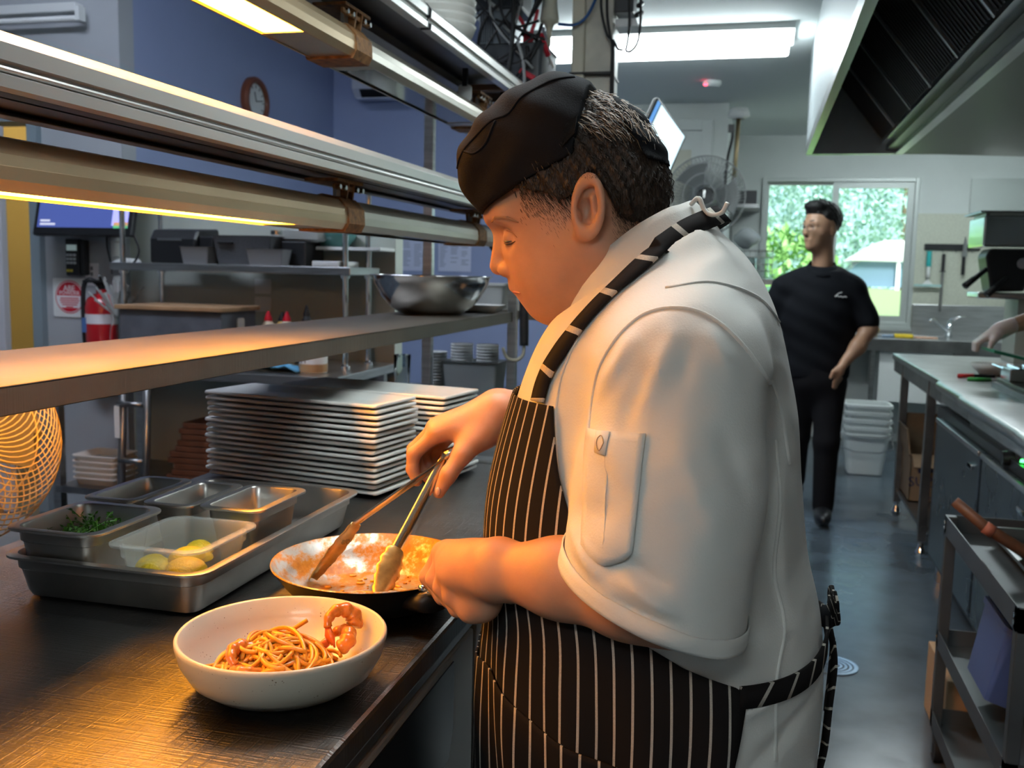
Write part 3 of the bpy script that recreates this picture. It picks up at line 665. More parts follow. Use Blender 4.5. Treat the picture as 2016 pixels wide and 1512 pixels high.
# --- mixing bowl and dishes on the gantry shelf
t = thing('mixing_bowl', 'large polished steel mixing bowl on the gantry shelf', 'bowl', (-1.035, 3.0, 1.213))
MB().lathe([(.001, .001), (.085, .001), (.10, .004), (.135, .026), (.165, .060), (.186, .100), (.192, .122), (.199, .124), (.199, .127), (.190, .1265), (.184, .101), (.163, .062), (.133, .028), (.098, .006), (.001, .004)], (-1.035, 3.0, 1.213), 56).build('body', STEEL_P, t, smooth=True)
t = thing('serving_platter', 'white oblong platter on the gantry shelf beside the mixing bowl', 'platter', (-.955, 3.24, 1.213))
MB().rings(rr_vessel(.20, .13, .012, [(.03, 1.214), (.02, 1.216), (.003, 1.236), (0, 1.240), (.003, 1.241), (.022, 1.222), (.032, 1.219)], -.96, 3.255)).build('body', CERAMIC, t, smooth=True, auto=50)
t = thing('plastic_tub', 'white plastic tub on the gantry shelf behind the platter', 'tub', (-1.0, 3.25, 1.24))
MB().rings(rr_vessel(.15, .1, .012, [(.012, 3), (.012, 3)], 0, 0)).v
q = MB(); q.rings(rr_vessel(.17, .11, .014, [(.014, 1.213), (.0, 1.30), (-.004, 1.302), (-.004, 1.312), (.004, 1.312), (.018, 1.218)], -1.02, 3.62)); q.build('body', WHITEP, t, smooth=True, auto=40)
t.location = (-1.02, 3.62, 1.213)
for o in t.children: o.data.transform(Matrix.Translation((.02, -.37, .027)))
# ------------------------------------------------------------------ implicit-surface toolkit for people
F4 = np.float32
def grid(lo, hi, h):
    ax = [np.arange(lo[i], hi[i] + h, h, dtype=F4) for i in range(3)]
    return np.meshgrid(*ax, indexing='ij', sparse=True)
def rc(P, a, b, r1, r2):                      # tapered capsule
    X, Y, Z = P; a = np.array(a, F4); b = np.array(b, F4); d = b - a; L2 = float(d.dot(d)) + 1e-9
    t = np.clip(((X - a[0]) * d[0] + (Y - a[1]) * d[1] + (Z - a[2]) * d[2]) / L2, 0, 1)
    return np.sqrt((X - a[0] - t * d[0]) ** 2 + (Y - a[1] - t * d[1]) ** 2 + (Z - a[2] - t * d[2]) ** 2) - (r1 + (r2 - r1) * t)
def el(P, c, r, ang=0.):                      # ellipsoid, turned about the y axis
    X, Y, Z = P; x, y, z = X - F4(c[0]), Y - F4(c[1]), Z - F4(c[2])
    if ang: ca, sa = math.cos(ang), math.sin(ang); x, z = x * ca + z * sa, -x * sa + z * ca
    k = np.sqrt((x / r[0]) ** 2 + (y / r[1]) ** 2 + (z / r[2]) ** 2)
    return (k - 1) * min(r)
def su(a, b, k):
    h = np.maximum(k - np.abs(a - b), 0) / k
    return np.minimum(a, b) - h * h * k * .25
def ss(a, b, k):                              # smooth subtraction of b from a
    h = np.maximum(k - np.abs(a + b), 0) / k
    return np.maximum(a, -b) + h * h * k * .25
def chain(P, pts, rad, k=.006, base=None):
    d = base
    for i in range(len(pts) - 1):
        e = rc(P, pts[i], pts[i + 1], rad[i], rad[i + 1]); d = e if d is None else su(d, e, k)
    return d
def surfnet(f, lo, h, smooth=2):
    f = np.ascontiguousarray(f); n = f.shape; ins = f < 0
    c = np.zeros(tuple(k - 1 for k in n), np.int8)
    sl = lambda o: tuple(slice(o[i], n[i] - 1 + o[i]) for i in range(3))
    corners = [(i, j, k) for i in (0, 1) for j in (0, 1) for k in (0, 1)]
    for o in corners: c += ins[sl(o)]
    act = (c > 0) & (c < 8); idx = np.argwhere(act)
    vid = -np.ones(c.shape, np.int64); vid[act] = np.arange(len(idx))
    acc = np.zeros((len(idx), 3)); cnt = np.zeros(len(idx))
    for a in range(3):
        for o in corners:
            if o[a]: continue
            p = list(o); p[a] = 1
            v0 = f[idx[:, 0] + o[0], idx[:, 1] + o[1], idx[:, 2] + o[2]]; v1 = f[idx[:, 0] + p[0], idx[:, 1] + p[1], idx[:, 2] + p[2]]
            m = (v0 < 0) != (v1 < 0); t = np.where(m, v0 / np.where(m, v0 - v1, 1), 0)
            q = np.tile(np.array(o, float), (len(idx), 1)); q[:, a] += t
            acc[m] += q[m]; cnt[m] += 1
    V = (idx + acc / np.maximum(cnt, 1)[:, None]) * h + np.array(lo)
    Fs = []
    for a in range(3):
        b, g = (a + 1) % 3, (a + 2) % 3
        s0 = [slice(None)] * 3; s1 = [slice(None)] * 3
        for q in (b, g): s0[q] = slice(1, n[q] - 1); s1[q] = slice(1, n[q] - 1)
        s0[a] = slice(0, n[a] - 1); s1[a] = slice(1, n[a])
        A = ins[tuple(s0)]; B = ins[tuple(s1)]
        e = np.argwhere(A != B)
        if not len(e): continue
        flip = A[tuple(e.T)]
        e[:, b] += 1; e[:, g] += 1
        def cell(db, dg):
            q = e.copy(); q[:, b] -= db; q[:, g] -= dg; return vid[tuple(q.T)]
        Q = np.stack([cell(1, 1), cell(0, 1), cell(0, 0), cell(1, 0)], 1)
        Q[~flip] = Q[~flip][:, ::-1]; Fs.append(Q)
    Q = np.concatenate(Fs); Q = Q[(Q >= 0).all(1)]
    for _ in range(smooth):
        S = np.zeros_like(V); C = np.zeros(len(V))
        for i in range(4):
            for j in ((i + 1) % 4, (i + 3) % 4): np.add.at(S, Q[:, i], V[Q[:, j]]); np.add.at(C, Q[:, i], 1)
        V = V * .45 + .55 * S / np.maximum(C, 1)[:, None]
    return V, Q
def sdf_mesh(fn, lo, hi, h, smooth=2):
    return surfnet(fn(grid(lo, hi, h)), lo, h, smooth)
def np_obj(name, parts, m, parent=None, smooth=True, uv=None):
    V = np.concatenate([p[0] for p in parts]); off = 0; Fc = []
    for v, q in parts: Fc.append(np.asarray(q) + off); off += len(v)
    Fc = np.concatenate(Fc)
    if parent is not None: inv = np.array(wm(parent).inverted()); V = V @ inv[:3, :3].T + inv[:3, 3]
    me = bpy.data.meshes.new(name); nv, nf, k = len(V), len(Fc), Fc.shape[1]
    me.vertices.add(nv); me.vertices.foreach_set('co', V.astype(F4).ravel())
    me.loops.add(nf * k); me.loops.foreach_set('vertex_index', Fc.astype(np.int32).ravel())
    me.polygons.add(nf); me.polygons.foreach_set('loop_start', np.arange(0, nf * k, k, dtype=np.int32)); me.polygons.foreach_set('loop_total', np.full(nf, k, np.int32))
    me.update(calc_edges=True); me.validate()
    if uv is not None:
        l = me.uv_layers.new(name='UVMap'); l.data.foreach_set('uv', np.asarray(uv, F4)[Fc.ravel()].ravel())
    if smooth: me.shade_smooth()
    for k in (m if isinstance(m, (list, tuple)) else [m]): me.materials.append(k)
    o = bpy.data.objects.new(name, me); COL.objects.link(o)
    if parent is not None: o.parent = parent
    return o
def sheet(name, G, m, parent, thick=.002, uv=None, closed=False):
    """G: (rows, cols, 3) grid of points -> cloth sheet; uv per point; solidified"""
    G = np.asarray(G, float); r, c = G.shape[:2]; Q = []
    for i in range(r - 1):
        for j in range(c if closed else c - 1):
            k = (j + 1) % c; Q.append((i * c + j, i * c + k, (i + 1) * c + k, (i + 1) * c + j))
    o = np_obj(name, [(G.reshape(-1, 3), np.array(Q))], m, parent, True, None if uv is None else np.asarray(uv).reshape(-1, 2))
    if thick: s = o.modifiers.new('solidify', 'SOLIDIFY'); s.thickness = thick; s.offset = 0
    return o
def ribbon(path, nrm, w):
    P = [np.array(p, float) for p in path]; G = []
    for i, p in enumerate(P):
        t = P[min(i + 1, len(P) - 1)] - P[max(i - 1, 0)]; t /= np.linalg.norm(t) + 1e-9
        n = np.array(nrm[i] if len(np.shape(nrm)) > 1 else nrm, float); s = np.cross(t, n); s /= np.linalg.norm(s) + 1e-9
        G.append([p - s * w / 2, p, p + s * w / 2])
    return np.array(G)
# ------------------------------------------------------------------ the chef
SKIN = mat('skin', (.58, .30, .185), .44, sss=.25, noise=.10, nscale=25, bump=.04, bscale=350)
COTTON = mat('white_cotton_jacket', (.74, .72, .67), .8, sheen=.2, noise=.04, nscale=9, bump=.10, bscale=420)
N, L, b = nodes(COTTON)      # soft creases on top of the weave
tcc = N.new('ShaderNodeTexCoord'); mpc = N.new('ShaderNodeMapping'); mpc.inputs['Rotation'].default_value = (.3, .5, .2); mpc.inputs['Scale'].default_value = (1.6, 1, .8); L.new(tcc.outputs['Object'], mpc.inputs[0])
ncr = N.new('ShaderNodeTexNoise'); ncr.inputs['Scale'].default_value = 9; ncr.inputs['Detail'].default_value = 1; ncr.inputs['Distortion'].default_value = .7; L.new(mpc.outputs[0], ncr.inputs[0])
bcr = N.new('ShaderNodeBump'); bcr.inputs['Strength'].default_value = .28; bcr.inputs['Distance'].default_value = .02; L.new(ncr.outputs[0], bcr.inputs['Height'])
for nd in list(N):
    if nd.type == 'BUMP' and nd is not bcr and nd != bcr: L.new(bcr.outputs[0], nd.inputs['Normal'])
HATM = mat('black_cotton_cap', (.008, .008, .010), .85, spec=.2, noise=.3, nscale=30, bump=.15, bscale=500)
HAIR = mat('dark_brown_hair', (.035, .020, .012), .5, noise=.4, nscale=80, bump=.5, bscale=260, stretch=(1, 1, .35))
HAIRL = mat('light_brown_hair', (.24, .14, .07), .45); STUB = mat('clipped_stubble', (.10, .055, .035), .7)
TROU = mat('black_trousers', (.010, .010, .012), .9, spec=.15)
APR = mat('black_pinstripe_apron', (.014, .012, .012), .85, spec=.15)
N, L, b = nodes(APR)
uvn = N.new('ShaderNodeUVMap'); sx = N.new('ShaderNodeSeparateXYZ'); L.new(uvn.outputs[0], sx.inputs[0])
fr = N.new('ShaderNodeMath'); fr.operation = 'FRACT'; L.new(sx.outputs[0], fr.inputs[0])
lt = N.new('ShaderNodeMath'); lt.operation = 'LESS_THAN'; lt.inputs[1].default_value = .14; L.new(fr.outputs[0], lt.inputs[0])
tcn = N.new('ShaderNodeTexCoord'); nn = N.new('ShaderNodeTexNoise'); nn.inputs['Scale'].default_value = 700; L.new(tcn.outputs['Object'], nn.inputs[0])
mk = N.new('ShaderNodeMath'); mk.operation = 'MULTIPLY'; L.new(lt.outputs[0], mk.inputs[0]); mr = N.new('ShaderNodeMapRange'); mr.inputs['To Min'].default_value = .55; mr.inputs['To Max'].default_value = 1.2; L.new(nn.outputs[0], mr.inputs[0]); L.new(mr.outputs[0], mk.inputs[1])
mx = N.new('ShaderNodeMix'); mx.data_type = 'RGBA'; mx.inputs[6].default_value = (.014, .012, .012, 1); mx.inputs[7].default_value = (.55, .50, .43, 1); L.new(mk.outputs[0], mx.inputs[0]); L.new(mx.outputs[2], b.inputs['Base Color'])
YC = 1.28
chef = thing('person', 'chef in white jacket, black cap and pinstripe apron bending over a pan', 'person', (-.12, YC, 0))
# torso sections: z, front x, back x, half width
TOR = np.array([(.50, -.335, .100, .205), (.62, -.338, .103, .215), (.74, -.338, .105, .222), (.85, -.335, .106, .228), (.93, -.335, .098, .232), (1.00, -.334, .080, .230), (1.10, -.325, .066, .222),
                (1.20, -.303, .054, .210), (1.28, -.272, .032, .190), (1.335, -.235, .010, .150), (1.385, -.200, -.020, .105), (1.43, -.165, -.065, .072), (1.47, -.150, -.09, .055)])
ZT = np.linspace(.50, 1.47, 98)
def cr_interp(z, col):
    zs = TOR[:, 0]; v = TOR[:, col]; m = np.gradient(v, zs); z = np.clip(z, zs[0], zs[-1])
    i = np.clip(np.searchsorted(zs, z) - 1, 0, len(zs) - 2); h = zs[i + 1] - zs[i]; t = (z - zs[i]) / h
    return (2 * t ** 3 - 3 * t ** 2 + 1) * v[i] + (t ** 3 - 2 * t ** 2 + t) * h * m[i] + (-2 * t ** 3 + 3 * t ** 2) * v[i + 1] + (t ** 3 - t ** 2) * h * m[i + 1]
def torso_sdf(P):
    X, Y, Z = P; z1 = Z.ravel(); xf = cr_interp(z1, 1).reshape(Z.shape).astype(F4); xb = cr_interp(z1, 2).reshape(Z.shape).astype(F4); hw = cr_interp(z1, 3).reshape(Z.shape).astype(F4)
    cx, a = (xf + xb) / 2, (xb - xf) / 2; p = 2.35
    k = ((np.abs(X - cx) / a) ** p + (np.abs(Y - F4(YC)) / hw) ** p) ** (1 / p)
    return (k - 1) * np.minimum(a, hw) * .9
def torso_pt(phi, z, off=0.):                 # phi 0 = front (-x), +90 deg = towards the camera (-y)
    xf, xb, hw = (float(cr_interp(np.array([z]), c)[0]) for c in (1, 2, 3)); p = 2.35
    cx, a = (xf + xb) / 2 , (xb - xf) / 2; c, s = math.cos(phi), math.sin(phi)
    r = (abs(c / a) ** p + abs(s / hw) ** p) ** (-1 / p)
    n = np.array([-c / a, -s / hw, 0]); n /= np.linalg.norm(n)
    return np.array([cx - c * r, YC - s * r, z]) + n * off
SHL, ELL, WRL = (-.078, 1.085, 1.245), (-.072, 1.032, 1.003), (-.272, 1.066, 1.010)
SHR, ELR, WRR = (-.110, 1.475, 1.25), (-.165, 1.66, 1.12), (-.375, 1.442, 1.142)
HEMN = np.array((.36, 0, .93)); HEMN /= np.linalg.norm(HEMN); HEMP = np.array((-.10, 1.0, 1.014))
FOLDS = [  # (x0,z0,x1,z1,width,height): creases of the near sleeve and side, in the x-z plane
    (-.128, 1.290, -.160, 1.235, .008, .0045), (-.085, 1.298, -.105, 1.235, .009, .004), (-.045, 1.300, -.020, 1.262, .008, .004), (-.108, 1.26, -.13, 1.20, .007, -.003), (-.065, 1.285, -.07, 1.25, .006, -.003),
    (-.118, 1.075, -.075, 1.055, .006, -.0045), (-.115, 1.058, -.070, 1.03, .006, .005), (-.12, 1.035, -.06, 1.01, .006, -.005), (-.105, 1.02, -.05, .995, .006, .004), (-.14, 1.09, -.10, 1.085, .006, .0035),
    (-.175, 1.085, -.150, 1.06, .008, .007), (-.165, 1.11, -.12, 1.12, .008, -.003), (-.06, 1.17, -.03, 1.11, .010, .003), (-.03, 1.20, .0, 1.13, .010, -.003), (-.145, 1.19, -.12, 1.15, .007, .003), (-.15, 1.165, -.12, 1.135, .006, -.003),
    (.02, 1.24, .035, 1.14, .010, -.005), (.035, 1.16, .045, 1.02, .009, .004), (.02, 1.06, .04, .97, .010, -.004), (-.06, .955, .05, .945, .010, -.005), (-.03, .935, .06, .95, .010, .004), (.0, .86, .07, .90, .010, .004), (.02, .80, .09, .86, .010, -.004)]
def folds(P, d, ymax=1.2):
    X, Y, Z = P; D = 0
    for x0, z0, x1, z1, w, hgt in FOLDS:
        dx, dz = x1 - x0, z1 - z0; t = np.clip(((X - x0) * dx + (Z - z0) * dz) / (dx * dx + dz * dz), 0, 1)
        q = (X - x0 - t * dx) ** 2 + (Z - z0 - t * dz) ** 2
        D = D + F4(hgt * 1.7) * np.exp(-q / (w * w)) * (.5 + .5 * np.sin(np.pi * np.clip(t, .05, .95)))
    D = D + .0012 * np.sin(X * 70 + 4 * np.sin(Z * 30)) * np.sin(Z * 45 + 2)
    return d - D * (Y < ymax)
def jacket(P):
    X, Y, Z = P; d = torso_sdf(P)
    sl = rc(P, SHL, (-.092, 1.028, .96), .098, .096); sl = su(sl, rc(P, (-.085, 1.05, 1.12), (-.104, 1.015, 1.03), .096, .086), .04)
    cut = -((X - HEMP[0]) * HEMN[0] + (Z - HEMP[2]) * HEMN[2] - .06 * (Y - 1.0))
    sl = folds(P, sl); sl = -su(-sl, -cut, .008)
    sr = rc(P, SHR, (ELR[0], ELR[1], ELR[2] + .03), .095, .085)
    yoke = rc(P, (-.075, 1.12, 1.285), (-.10, 1.44, 1.285), .058, .058)
    d = folds(P, su(su(d, yoke, .09), sr, .05))
    d = su(d, sl, .022)
    return np.maximum(d, (Z - 1.368 - .66 * (X + .150)) * .8)
JLO, JHI = (-.375, .895, .52), (.150, 1.78, 1.49)
JV = sdf_mesh(jacket, JLO, JHI, .0052, 2)
jk = np_obj('jacket', [JV], COTTON, chef)
from mathutils.bvhtree import BVHTree
JB = BVHTree.FromPolygons([Vector(v) for v in JV[0]], [tuple(int(i) for i in q) for q in JV[1]])
def on_jacket(x, z, off=.0025, y0=.7):
    h = JB.ray_cast(Vector((x, y0, z)), Vector((0, 1, 0)), 2)
    if h[0] is None: return np.array((x, 1.05, z)), np.array((0, -1., 0))
    n = np.array(h[1]); n = n if n[1] < 0 else -n
    return np.array(h[0]) + n * off, n
def seam(path, name='seam', w=.0028, m=None, off=.0004, par=None):
    P = [p for p in bez([(x, 0, z) for x, z in path], 8) if JB.ray_cast(Vector((p[0], .7, p[2])), Vector((0, 1, 0)), .75)[0] is not None]
    MB().tube([on_jacket(p[0], p[2], off)[0] for p in P], w / 2, 5).build(name, m or COTTON, par or jk, smooth=True)
# armhole seam, side panel seams, front-panel seam
seam([(-.168, 1.155), (-.172, 1.22), (-.155, 1.275), (-.115, 1.318), (-.06, 1.322), (-.01, 1.285), (.028, 1.22), (.045, 1.14)], 'armhole_seam', .005)
seam([(.028, 1.17), (.036, 1.10), (.034, 1.02), (.048, .96), (.042, .90), (.046, .80)], 'side_seam', .005)
seam([(-.195, 1.30), (-.215, 1.25), (-.222, 1.20), (-.215, 1.13)], 'front_seam', .004)
seam([(-.10, 1.345), (-.05, 1.352), (.0, 1.335), (.03, 1.30)], 'yoke_seam', .004)
# pen pocket with its tab on the sleeve
g = []; TL, TR, BL, BR = (-.170, 1.192), (-.103, 1.198), (-.163, 1.080), (-.108, 1.085)
for i in range(15):
    v = i / 14; row = []
    for j in range(9):
        u = j / 8; x = (TL[0] * (1 - u) + TR[0] * u) * (1 - v) + (BL[0] * (1 - u) + BR[0] * u) * v; z = (TL[1] * (1 - u) + TR[1] * u) * (1 - v) + (BL[1] * (1 - u) + BR[1] * u) * v
        z -= .016 * v * v * math.sin(math.pi * u) ; row.append(on_jacket(x, z, .0032 + .0012 * math.sin(v * 9) * math.sin(u * 3))[0])
    g.append(row)
pk = sheet('sleeve_pocket', g, COTTON, jk, .003)
sheet('pocket_tab', [[on_jacket(x, z, .0065)[0] for x in (-.153, -.1465, -.140)] for z in (1.193, 1.183, 1.173)], COTTON, jk, .002)
seam([(-.142, 1.19), (-.139, 1.14), (-.136, 1.085)], 'pocket_seam', .002, off=.005)
MB().tube([on_jacket(-.1465 + .0035 * math.cos(a), 1.183 + .006 * math.sin(a), .0078)[0] for a in (2 * math.pi * k / 14 for k in range(15))], .0006, 4).build('tab_emblem', mat('tan_thread', (.45, .33, .2), .7), pk)
# hem band of the near sleeve, laid on the sleeve's own section
def sleeve_raw(P):
    sl = rc(P, SHL, (-.092, 1.028, .96), .098, .096); return folds(P, su(sl, rc(P, (-.085, 1.05, 1.12), (-.104, 1.015, 1.03), .096, .086), .04))
HN = np.array((HEMN[0], -.06, HEMN[2])); HN /= np.linalg.norm(HN); e1 = np.cross(HN, (0, 1., 0)); e1 /= np.linalg.norm(e1); e2 = np.cross(HN, e1); G = []
for s_ in (-.004, -.0005, .006, .013, .0135):
    A0 = np.array((-.097, 1.025, 0)); A0[2] = HEMP[2] - ((A0[0] - HEMP[0]) * HEMN[0] - .06 * (A0[1] - 1.0)) / HEMN[2]; A0 = A0 + HN * s_; row = []
    for k in range(72):
        a_ = 2 * math.pi * k / 72; dr = e1 * math.cos(a_) + e2 * math.sin(a_); rr = np.linspace(.03, .16, 261).astype(F4); pts = A0[None] + rr[:, None] * dr[None]
        v = sleeve_raw(tuple(pts[:, i].astype(F4).reshape(-1, 1, 1) for i in range(3))).ravel(); i = int(np.argmax(v > 0)); row.append(A0 + dr * (float(rr[i]) + (.0012 if s_ > .0132 else .0026)))
    G.append(row)
sheet('sleeve_hem', G, COTTON, jk, .0015, closed=True)
# collar
K = 40; G = []
for s in np.linspace(0, 1, 7):
    row = []
    for k in range(K):
        a = 2 * math.pi * k / K; c, sn = math.cos(a), math.sin(a)
        bot = np.array([-.150 - .100 * c, YC - .100 * sn, 1.345 - .066 * c]); top = np.array([-.168 - .078 * c, YC - .078 * sn, 1.388 - .064 * c + .016 * (1 - c * c)])
        q = bot * (1 - s) + top * s
        if c < -.3: q += np.array([.010, 0, .006]) * math.sin(a * 9) * .35 * s
        q += np.array([-.004 * c, -.004 * sn, 0]) * math.sin(math.pi * s); row.append(q)
    G.append(row)
sheet('collar', G, COTTON, jk, .004, closed=True)
MB().tube(bez([(-.088, 1.25, 1.448), (-.078, 1.24, 1.455), (-.070, 1.235, 1.440), (-.060, 1.23, 1.434), (-.048, 1.225, 1.437), (-.042, 1.22, 1.448)], 6), .003, 6).build('collar_loop', COTTON, jk, smooth=True)

# ---- skin: head, neck and both arms as one mesh
def head(P):
    X, Y, Z = P; M = (X, np.abs(Y - F4(YC)), Z)
    d = el(M, (-.250, 0, 1.478), (.112, .080, .104), .31)
    d = su(d, el(M, (-.264, .0, 1.395), (.062, .060, .080), -.35), .045)
    d = su(d, el(M, (-.254, .032, 1.366), (.044, .036, .048), -.4), .03)
    d = su(d, rc(M, (-.205, .050, 1.385), (-.266, .010, 1.322), .026, .020), .04)
    d = su(d, rc(M, (-.274, 0, 1.3235), (-.274, .008, 1.3225), .0205, .019), .02)
    d = su(d, el(M, (-.240, 0, 1.335), (.050, .046, .040), -.5), .04)
    d = su(d, rc(M, (-.312, 0, 1.345), (-.298, .015, 1.338), .016, .014), .016)
    d = su(d, rc(M, (-.351, 0, 1.434), (-.326, .045, 1.432), .014, .015), .022)          # brow
    d = ss(d, rc(M, (-.352, .032, 1.404), (-.330, .046, 1.403), .014, .012), .018)         # eye hollow
    d = su(d, el(M, (-.3175, .0340, 1.4035), (.0130, .0145, .0130)), .006)                 # lidded eye
    d = su(d, rc(M, (-.343, 0, 1.412), (-.3445, 0, 1.3665), .0080, .0128), .010)           # nose
    d = su(d, rc(M, (-.333, .0125, 1.361), (-.325, .0165, 1.3615), .0095, .0095), .005)
    d = ss(d, rc(M, (-.340, .008, 1.351), (-.336, .008, 1.357), .004, .003), .004)
    d = su(d, rc(M, (-.3225, 0, 1.3385), (-.301, .022, 1.3325), .0068, .003), .005)       # lips
    d = su(d, rc(M, (-.3085, 0, 1.3245), (-.297, .019, 1.328), .0070, .003), .005)
    d = ss(d, rc(M, (-.322, 0, 1.3312), (-.300, .024, 1.3300), .0016, .0014), .004)
    d = su(d, rc(P, (-.205, YC, 1.40), (-.110, YC, 1.30), .066, .080), .04)
    # ears
    a = M
    ex, ey, ez = X - F4(-.208), M[1] - F4(.088), Z - F4(1.4400)
    er = np.sqrt((ex / .0175) ** 2 + (ez / .0325) ** 2); ring = np.sqrt(((er - 1) * .0175) ** 2 + (ey - .25 * ex - .005) ** 2) - .0052
    plate = np.maximum(np.abs(ey + .007 - .20 * ex) - .0055, (er - 1) * .016)
    ear = su(ring, plate, .005)
    ear = ss(ear, el(a, (-.2125, .090, 1.437), (.0095, .014, .0155)), .003); ear = ss(ear, rc(a, (-.203, .095, 1.462), (-.212, .096, 1.456), .004, .004), .003)
    ear = su(ear, rc(a, (-.203, .089, 1.452), (-.199, .089, 1.424), .0042, .0038), .003)
    ear = su(ear, rc(a, (-.222, .086, 1.432), (-.221, .086, 1.428), .0050, .0045), .003)
    ear = su(ear, el(a, (-.214, .086, 1.4085), (.0095, .0055, .0095)), .006)
    d = su(d, ear, .006)
    return d
def arm_l(P):
    d = chain(P, [(-.07, 1.05, 1.13), ELL, (-.12, 1.022, 1.012), (-.20, 1.043, 1.016), WRL], [.045, .042, .044, .041, .033], .03)
    # fist closed round the pan handle; index is nearest the pan
    kn = [(-.378, 1.152, .998), (-.366, 1.133, 1.002), (-.352, 1.113, .999), (-.336, 1.094, .990)]
    for i, k in enumerate(kn):
        k = np.array(k); d = su(d, rc(P, np.array(WRL) + np.array((-.012, .004 + .008 * (1.5 - i) * .6, 0)), k, .026, .0135), .022)
        p = k + np.array((-.016 + .003 * i, -.006, -.032 + .006 * (i == 3))); q = p + np.array((.022, -.006, -.022 + .007 * (i == 3))); r = q + np.array((.012, .014, .012))
        d2 = chain(P, [k, p, q, r], [.0125, .0118, .0110, .0100], .005); d = su(d, d2, .0035)
    d = su(d, el(P, (-.318, 1.095, 1.000), (.044, .034, .026), .2), .02); d = su(d, el(P, (-.332, 1.122, .968), (.026, .026, .030)), .008)
    d = su(d, el(P, (-.305, 1.088, .968), (.026, .024, .032)), .014)
    th = chain(P, [(-.290, 1.105, .995), (-.325, 1.150, .975), (-.345, 1.155, .955), (-.345, 1.148, .935)], [.018, .013, .011, .0095], .006); d = su(d, th, .012)
    return d
def arm_r(P):
    d = chain(P, [(-.14, 1.60, 1.15), ELR, (-.26, 1.56, 1.150), WRR], [.05, .046, .042, .029], .03)
    kn = [(-.470, 1.398, 1.108), (-.480, 1.421, 1.113), (-.479, 1.444, 1.108), (-.470, 1.464, 1.098)]
    pip = [(-.507, 1.396, 1.074), (-.516, 1.421, 1.076), (-.512, 1.446, 1.069), (-.498, 1.466, 1.062)]
    dip = [(-.508, 1.394, 1.050), (-.508, 1.419, 1.049), (-.500, 1.443, 1.043), (-.486, 1.462, 1.042)]
    tip = [(-.500, 1.393, 1.032), (-.490, 1.416, 1.033), (-.480, 1.438, 1.030), (-.468, 1.457, 1.035)]
    for i in range(4):
        d = su(d, rc(P, np.array(WRR) + np.array((-.014, -.012 + .010 * i, 0)), kn[i], .024, .0130), .022)
        d = su(d, chain(P, [kn[i], pip[i], dip[i], tip[i]], [.0120, .0108, .0098, .0086], .005), .007)
    d = su(d, el(P, (-.425, 1.430, 1.108), (.045, .034, .020), -.25), .02)
    d = su(d, chain(P, [(-.395, 1.415, 1.118), (-.424, 1.385, 1.082), (-.441, 1.370, 1.052), (-.455, 1.366, 1.024)], [.022, .0150, .0122, .0098], .008), .018)
    return d
HV = sdf_mesh(head, (-.385, 1.165, 1.255), (-.03, 1.395, 1.605), .0022, 1)
AL = sdf_mesh(arm_l, (-.420, .950, .880), (.03, 1.20, 1.19), .0026, 1)
AR = sdf_mesh(arm_r, (-.540, 1.335, 1.0), (-.08, 1.73, 1.22), .0026, 1)
np_obj('body', [HV, AL, AR], SKIN, chef)
HVT = BVHTree.FromPolygons([Vector(v) for v in HV[0]], [tuple(int(i) for i in q) for q in HV[1]])
def on_head(x, z, off=.0005, y0=.9, dy=1):
    h = HVT.ray_cast(Vector((x, y0, z)), Vector((0, dy, 0)), 1); n = np.array(h[1]) if h[0] else np.array((0, -1., 0)); n = n if n[1] * dy < 0 else -n
    return (np.array(h[0]) + n * off) if h[0] else np.array((x, 1.2, z))
# lashes, eyebrow, lip colour, thumb nail
LASH = mat('lash_brown', (.05, .025, .015), .6)
MB().tube([on_head(x, z) for x, z in ((-.3285, 1.3965), (-.323, 1.3945), (-.316, 1.3950), (-.308, 1.398))], [.0005, .0010, .0010, .0005], 5).build('eyelashes', LASH, chef)
MB().tube([on_head(x, z, .0001) for x, z in ((-.3275, 1.3985), (-.322, 1.3978), (-.315, 1.3985))], [.0006, .0017, .0008], 6).build('eye', mat('dark_eye', (.16, .13, .11), .2), chef)  # narrow eye sliver in one dark tone
MB().tube([on_head(x, z, .0002) for x, z in ((-.331, 1.4085), (-.323, 1.412), (-.313, 1.410), (-.305, 1.403))], .0005, 4).build('eyelid_crease', mat('skin_crease', (.36, .15, .09), .6), chef)
MB().tube([on_head(x, z, .0006) for x, z in ((-.345, 1.424), (-.334, 1.428), (-.318, 1.428), (-.302, 1.422))], [.0014, .0024, .0022, .0008], 6).build('eyebrow', mat('sandy_eyebrow', (.36, .19, .11), .8), chef)
MB().tube([on_head(x, z, .0003) for x, z in ((-.3165, 1.3322), (-.310, 1.3318), (-.303, 1.331))], [.0022, .0020, .0008], 6).build('lip_line', mat('lip_pink', (.42, .13, .10), .4), chef)
el_n = MB(); c0 = np.array((-.4535, 1.3560, 1.0275))
el_n.rings([[c0 + np.array((.0045 * math.cos(a), -.0005 * 0, .0068 * math.sin(a))) + np.array((0, .0010 * math.cos(a) ** 2, 0)) for a in (2 * math.pi * k / 14 for k in range(14))], [c0 + np.array((.0036 * math.cos(a), -.0012, .0058 * math.sin(a))) for a in (2 * math.pi * k / 14 for k in range(14))]])
el_n.build('thumb_nail', mat('finger_nail', (.80, .48, .38), .25), chef, smooth=True)
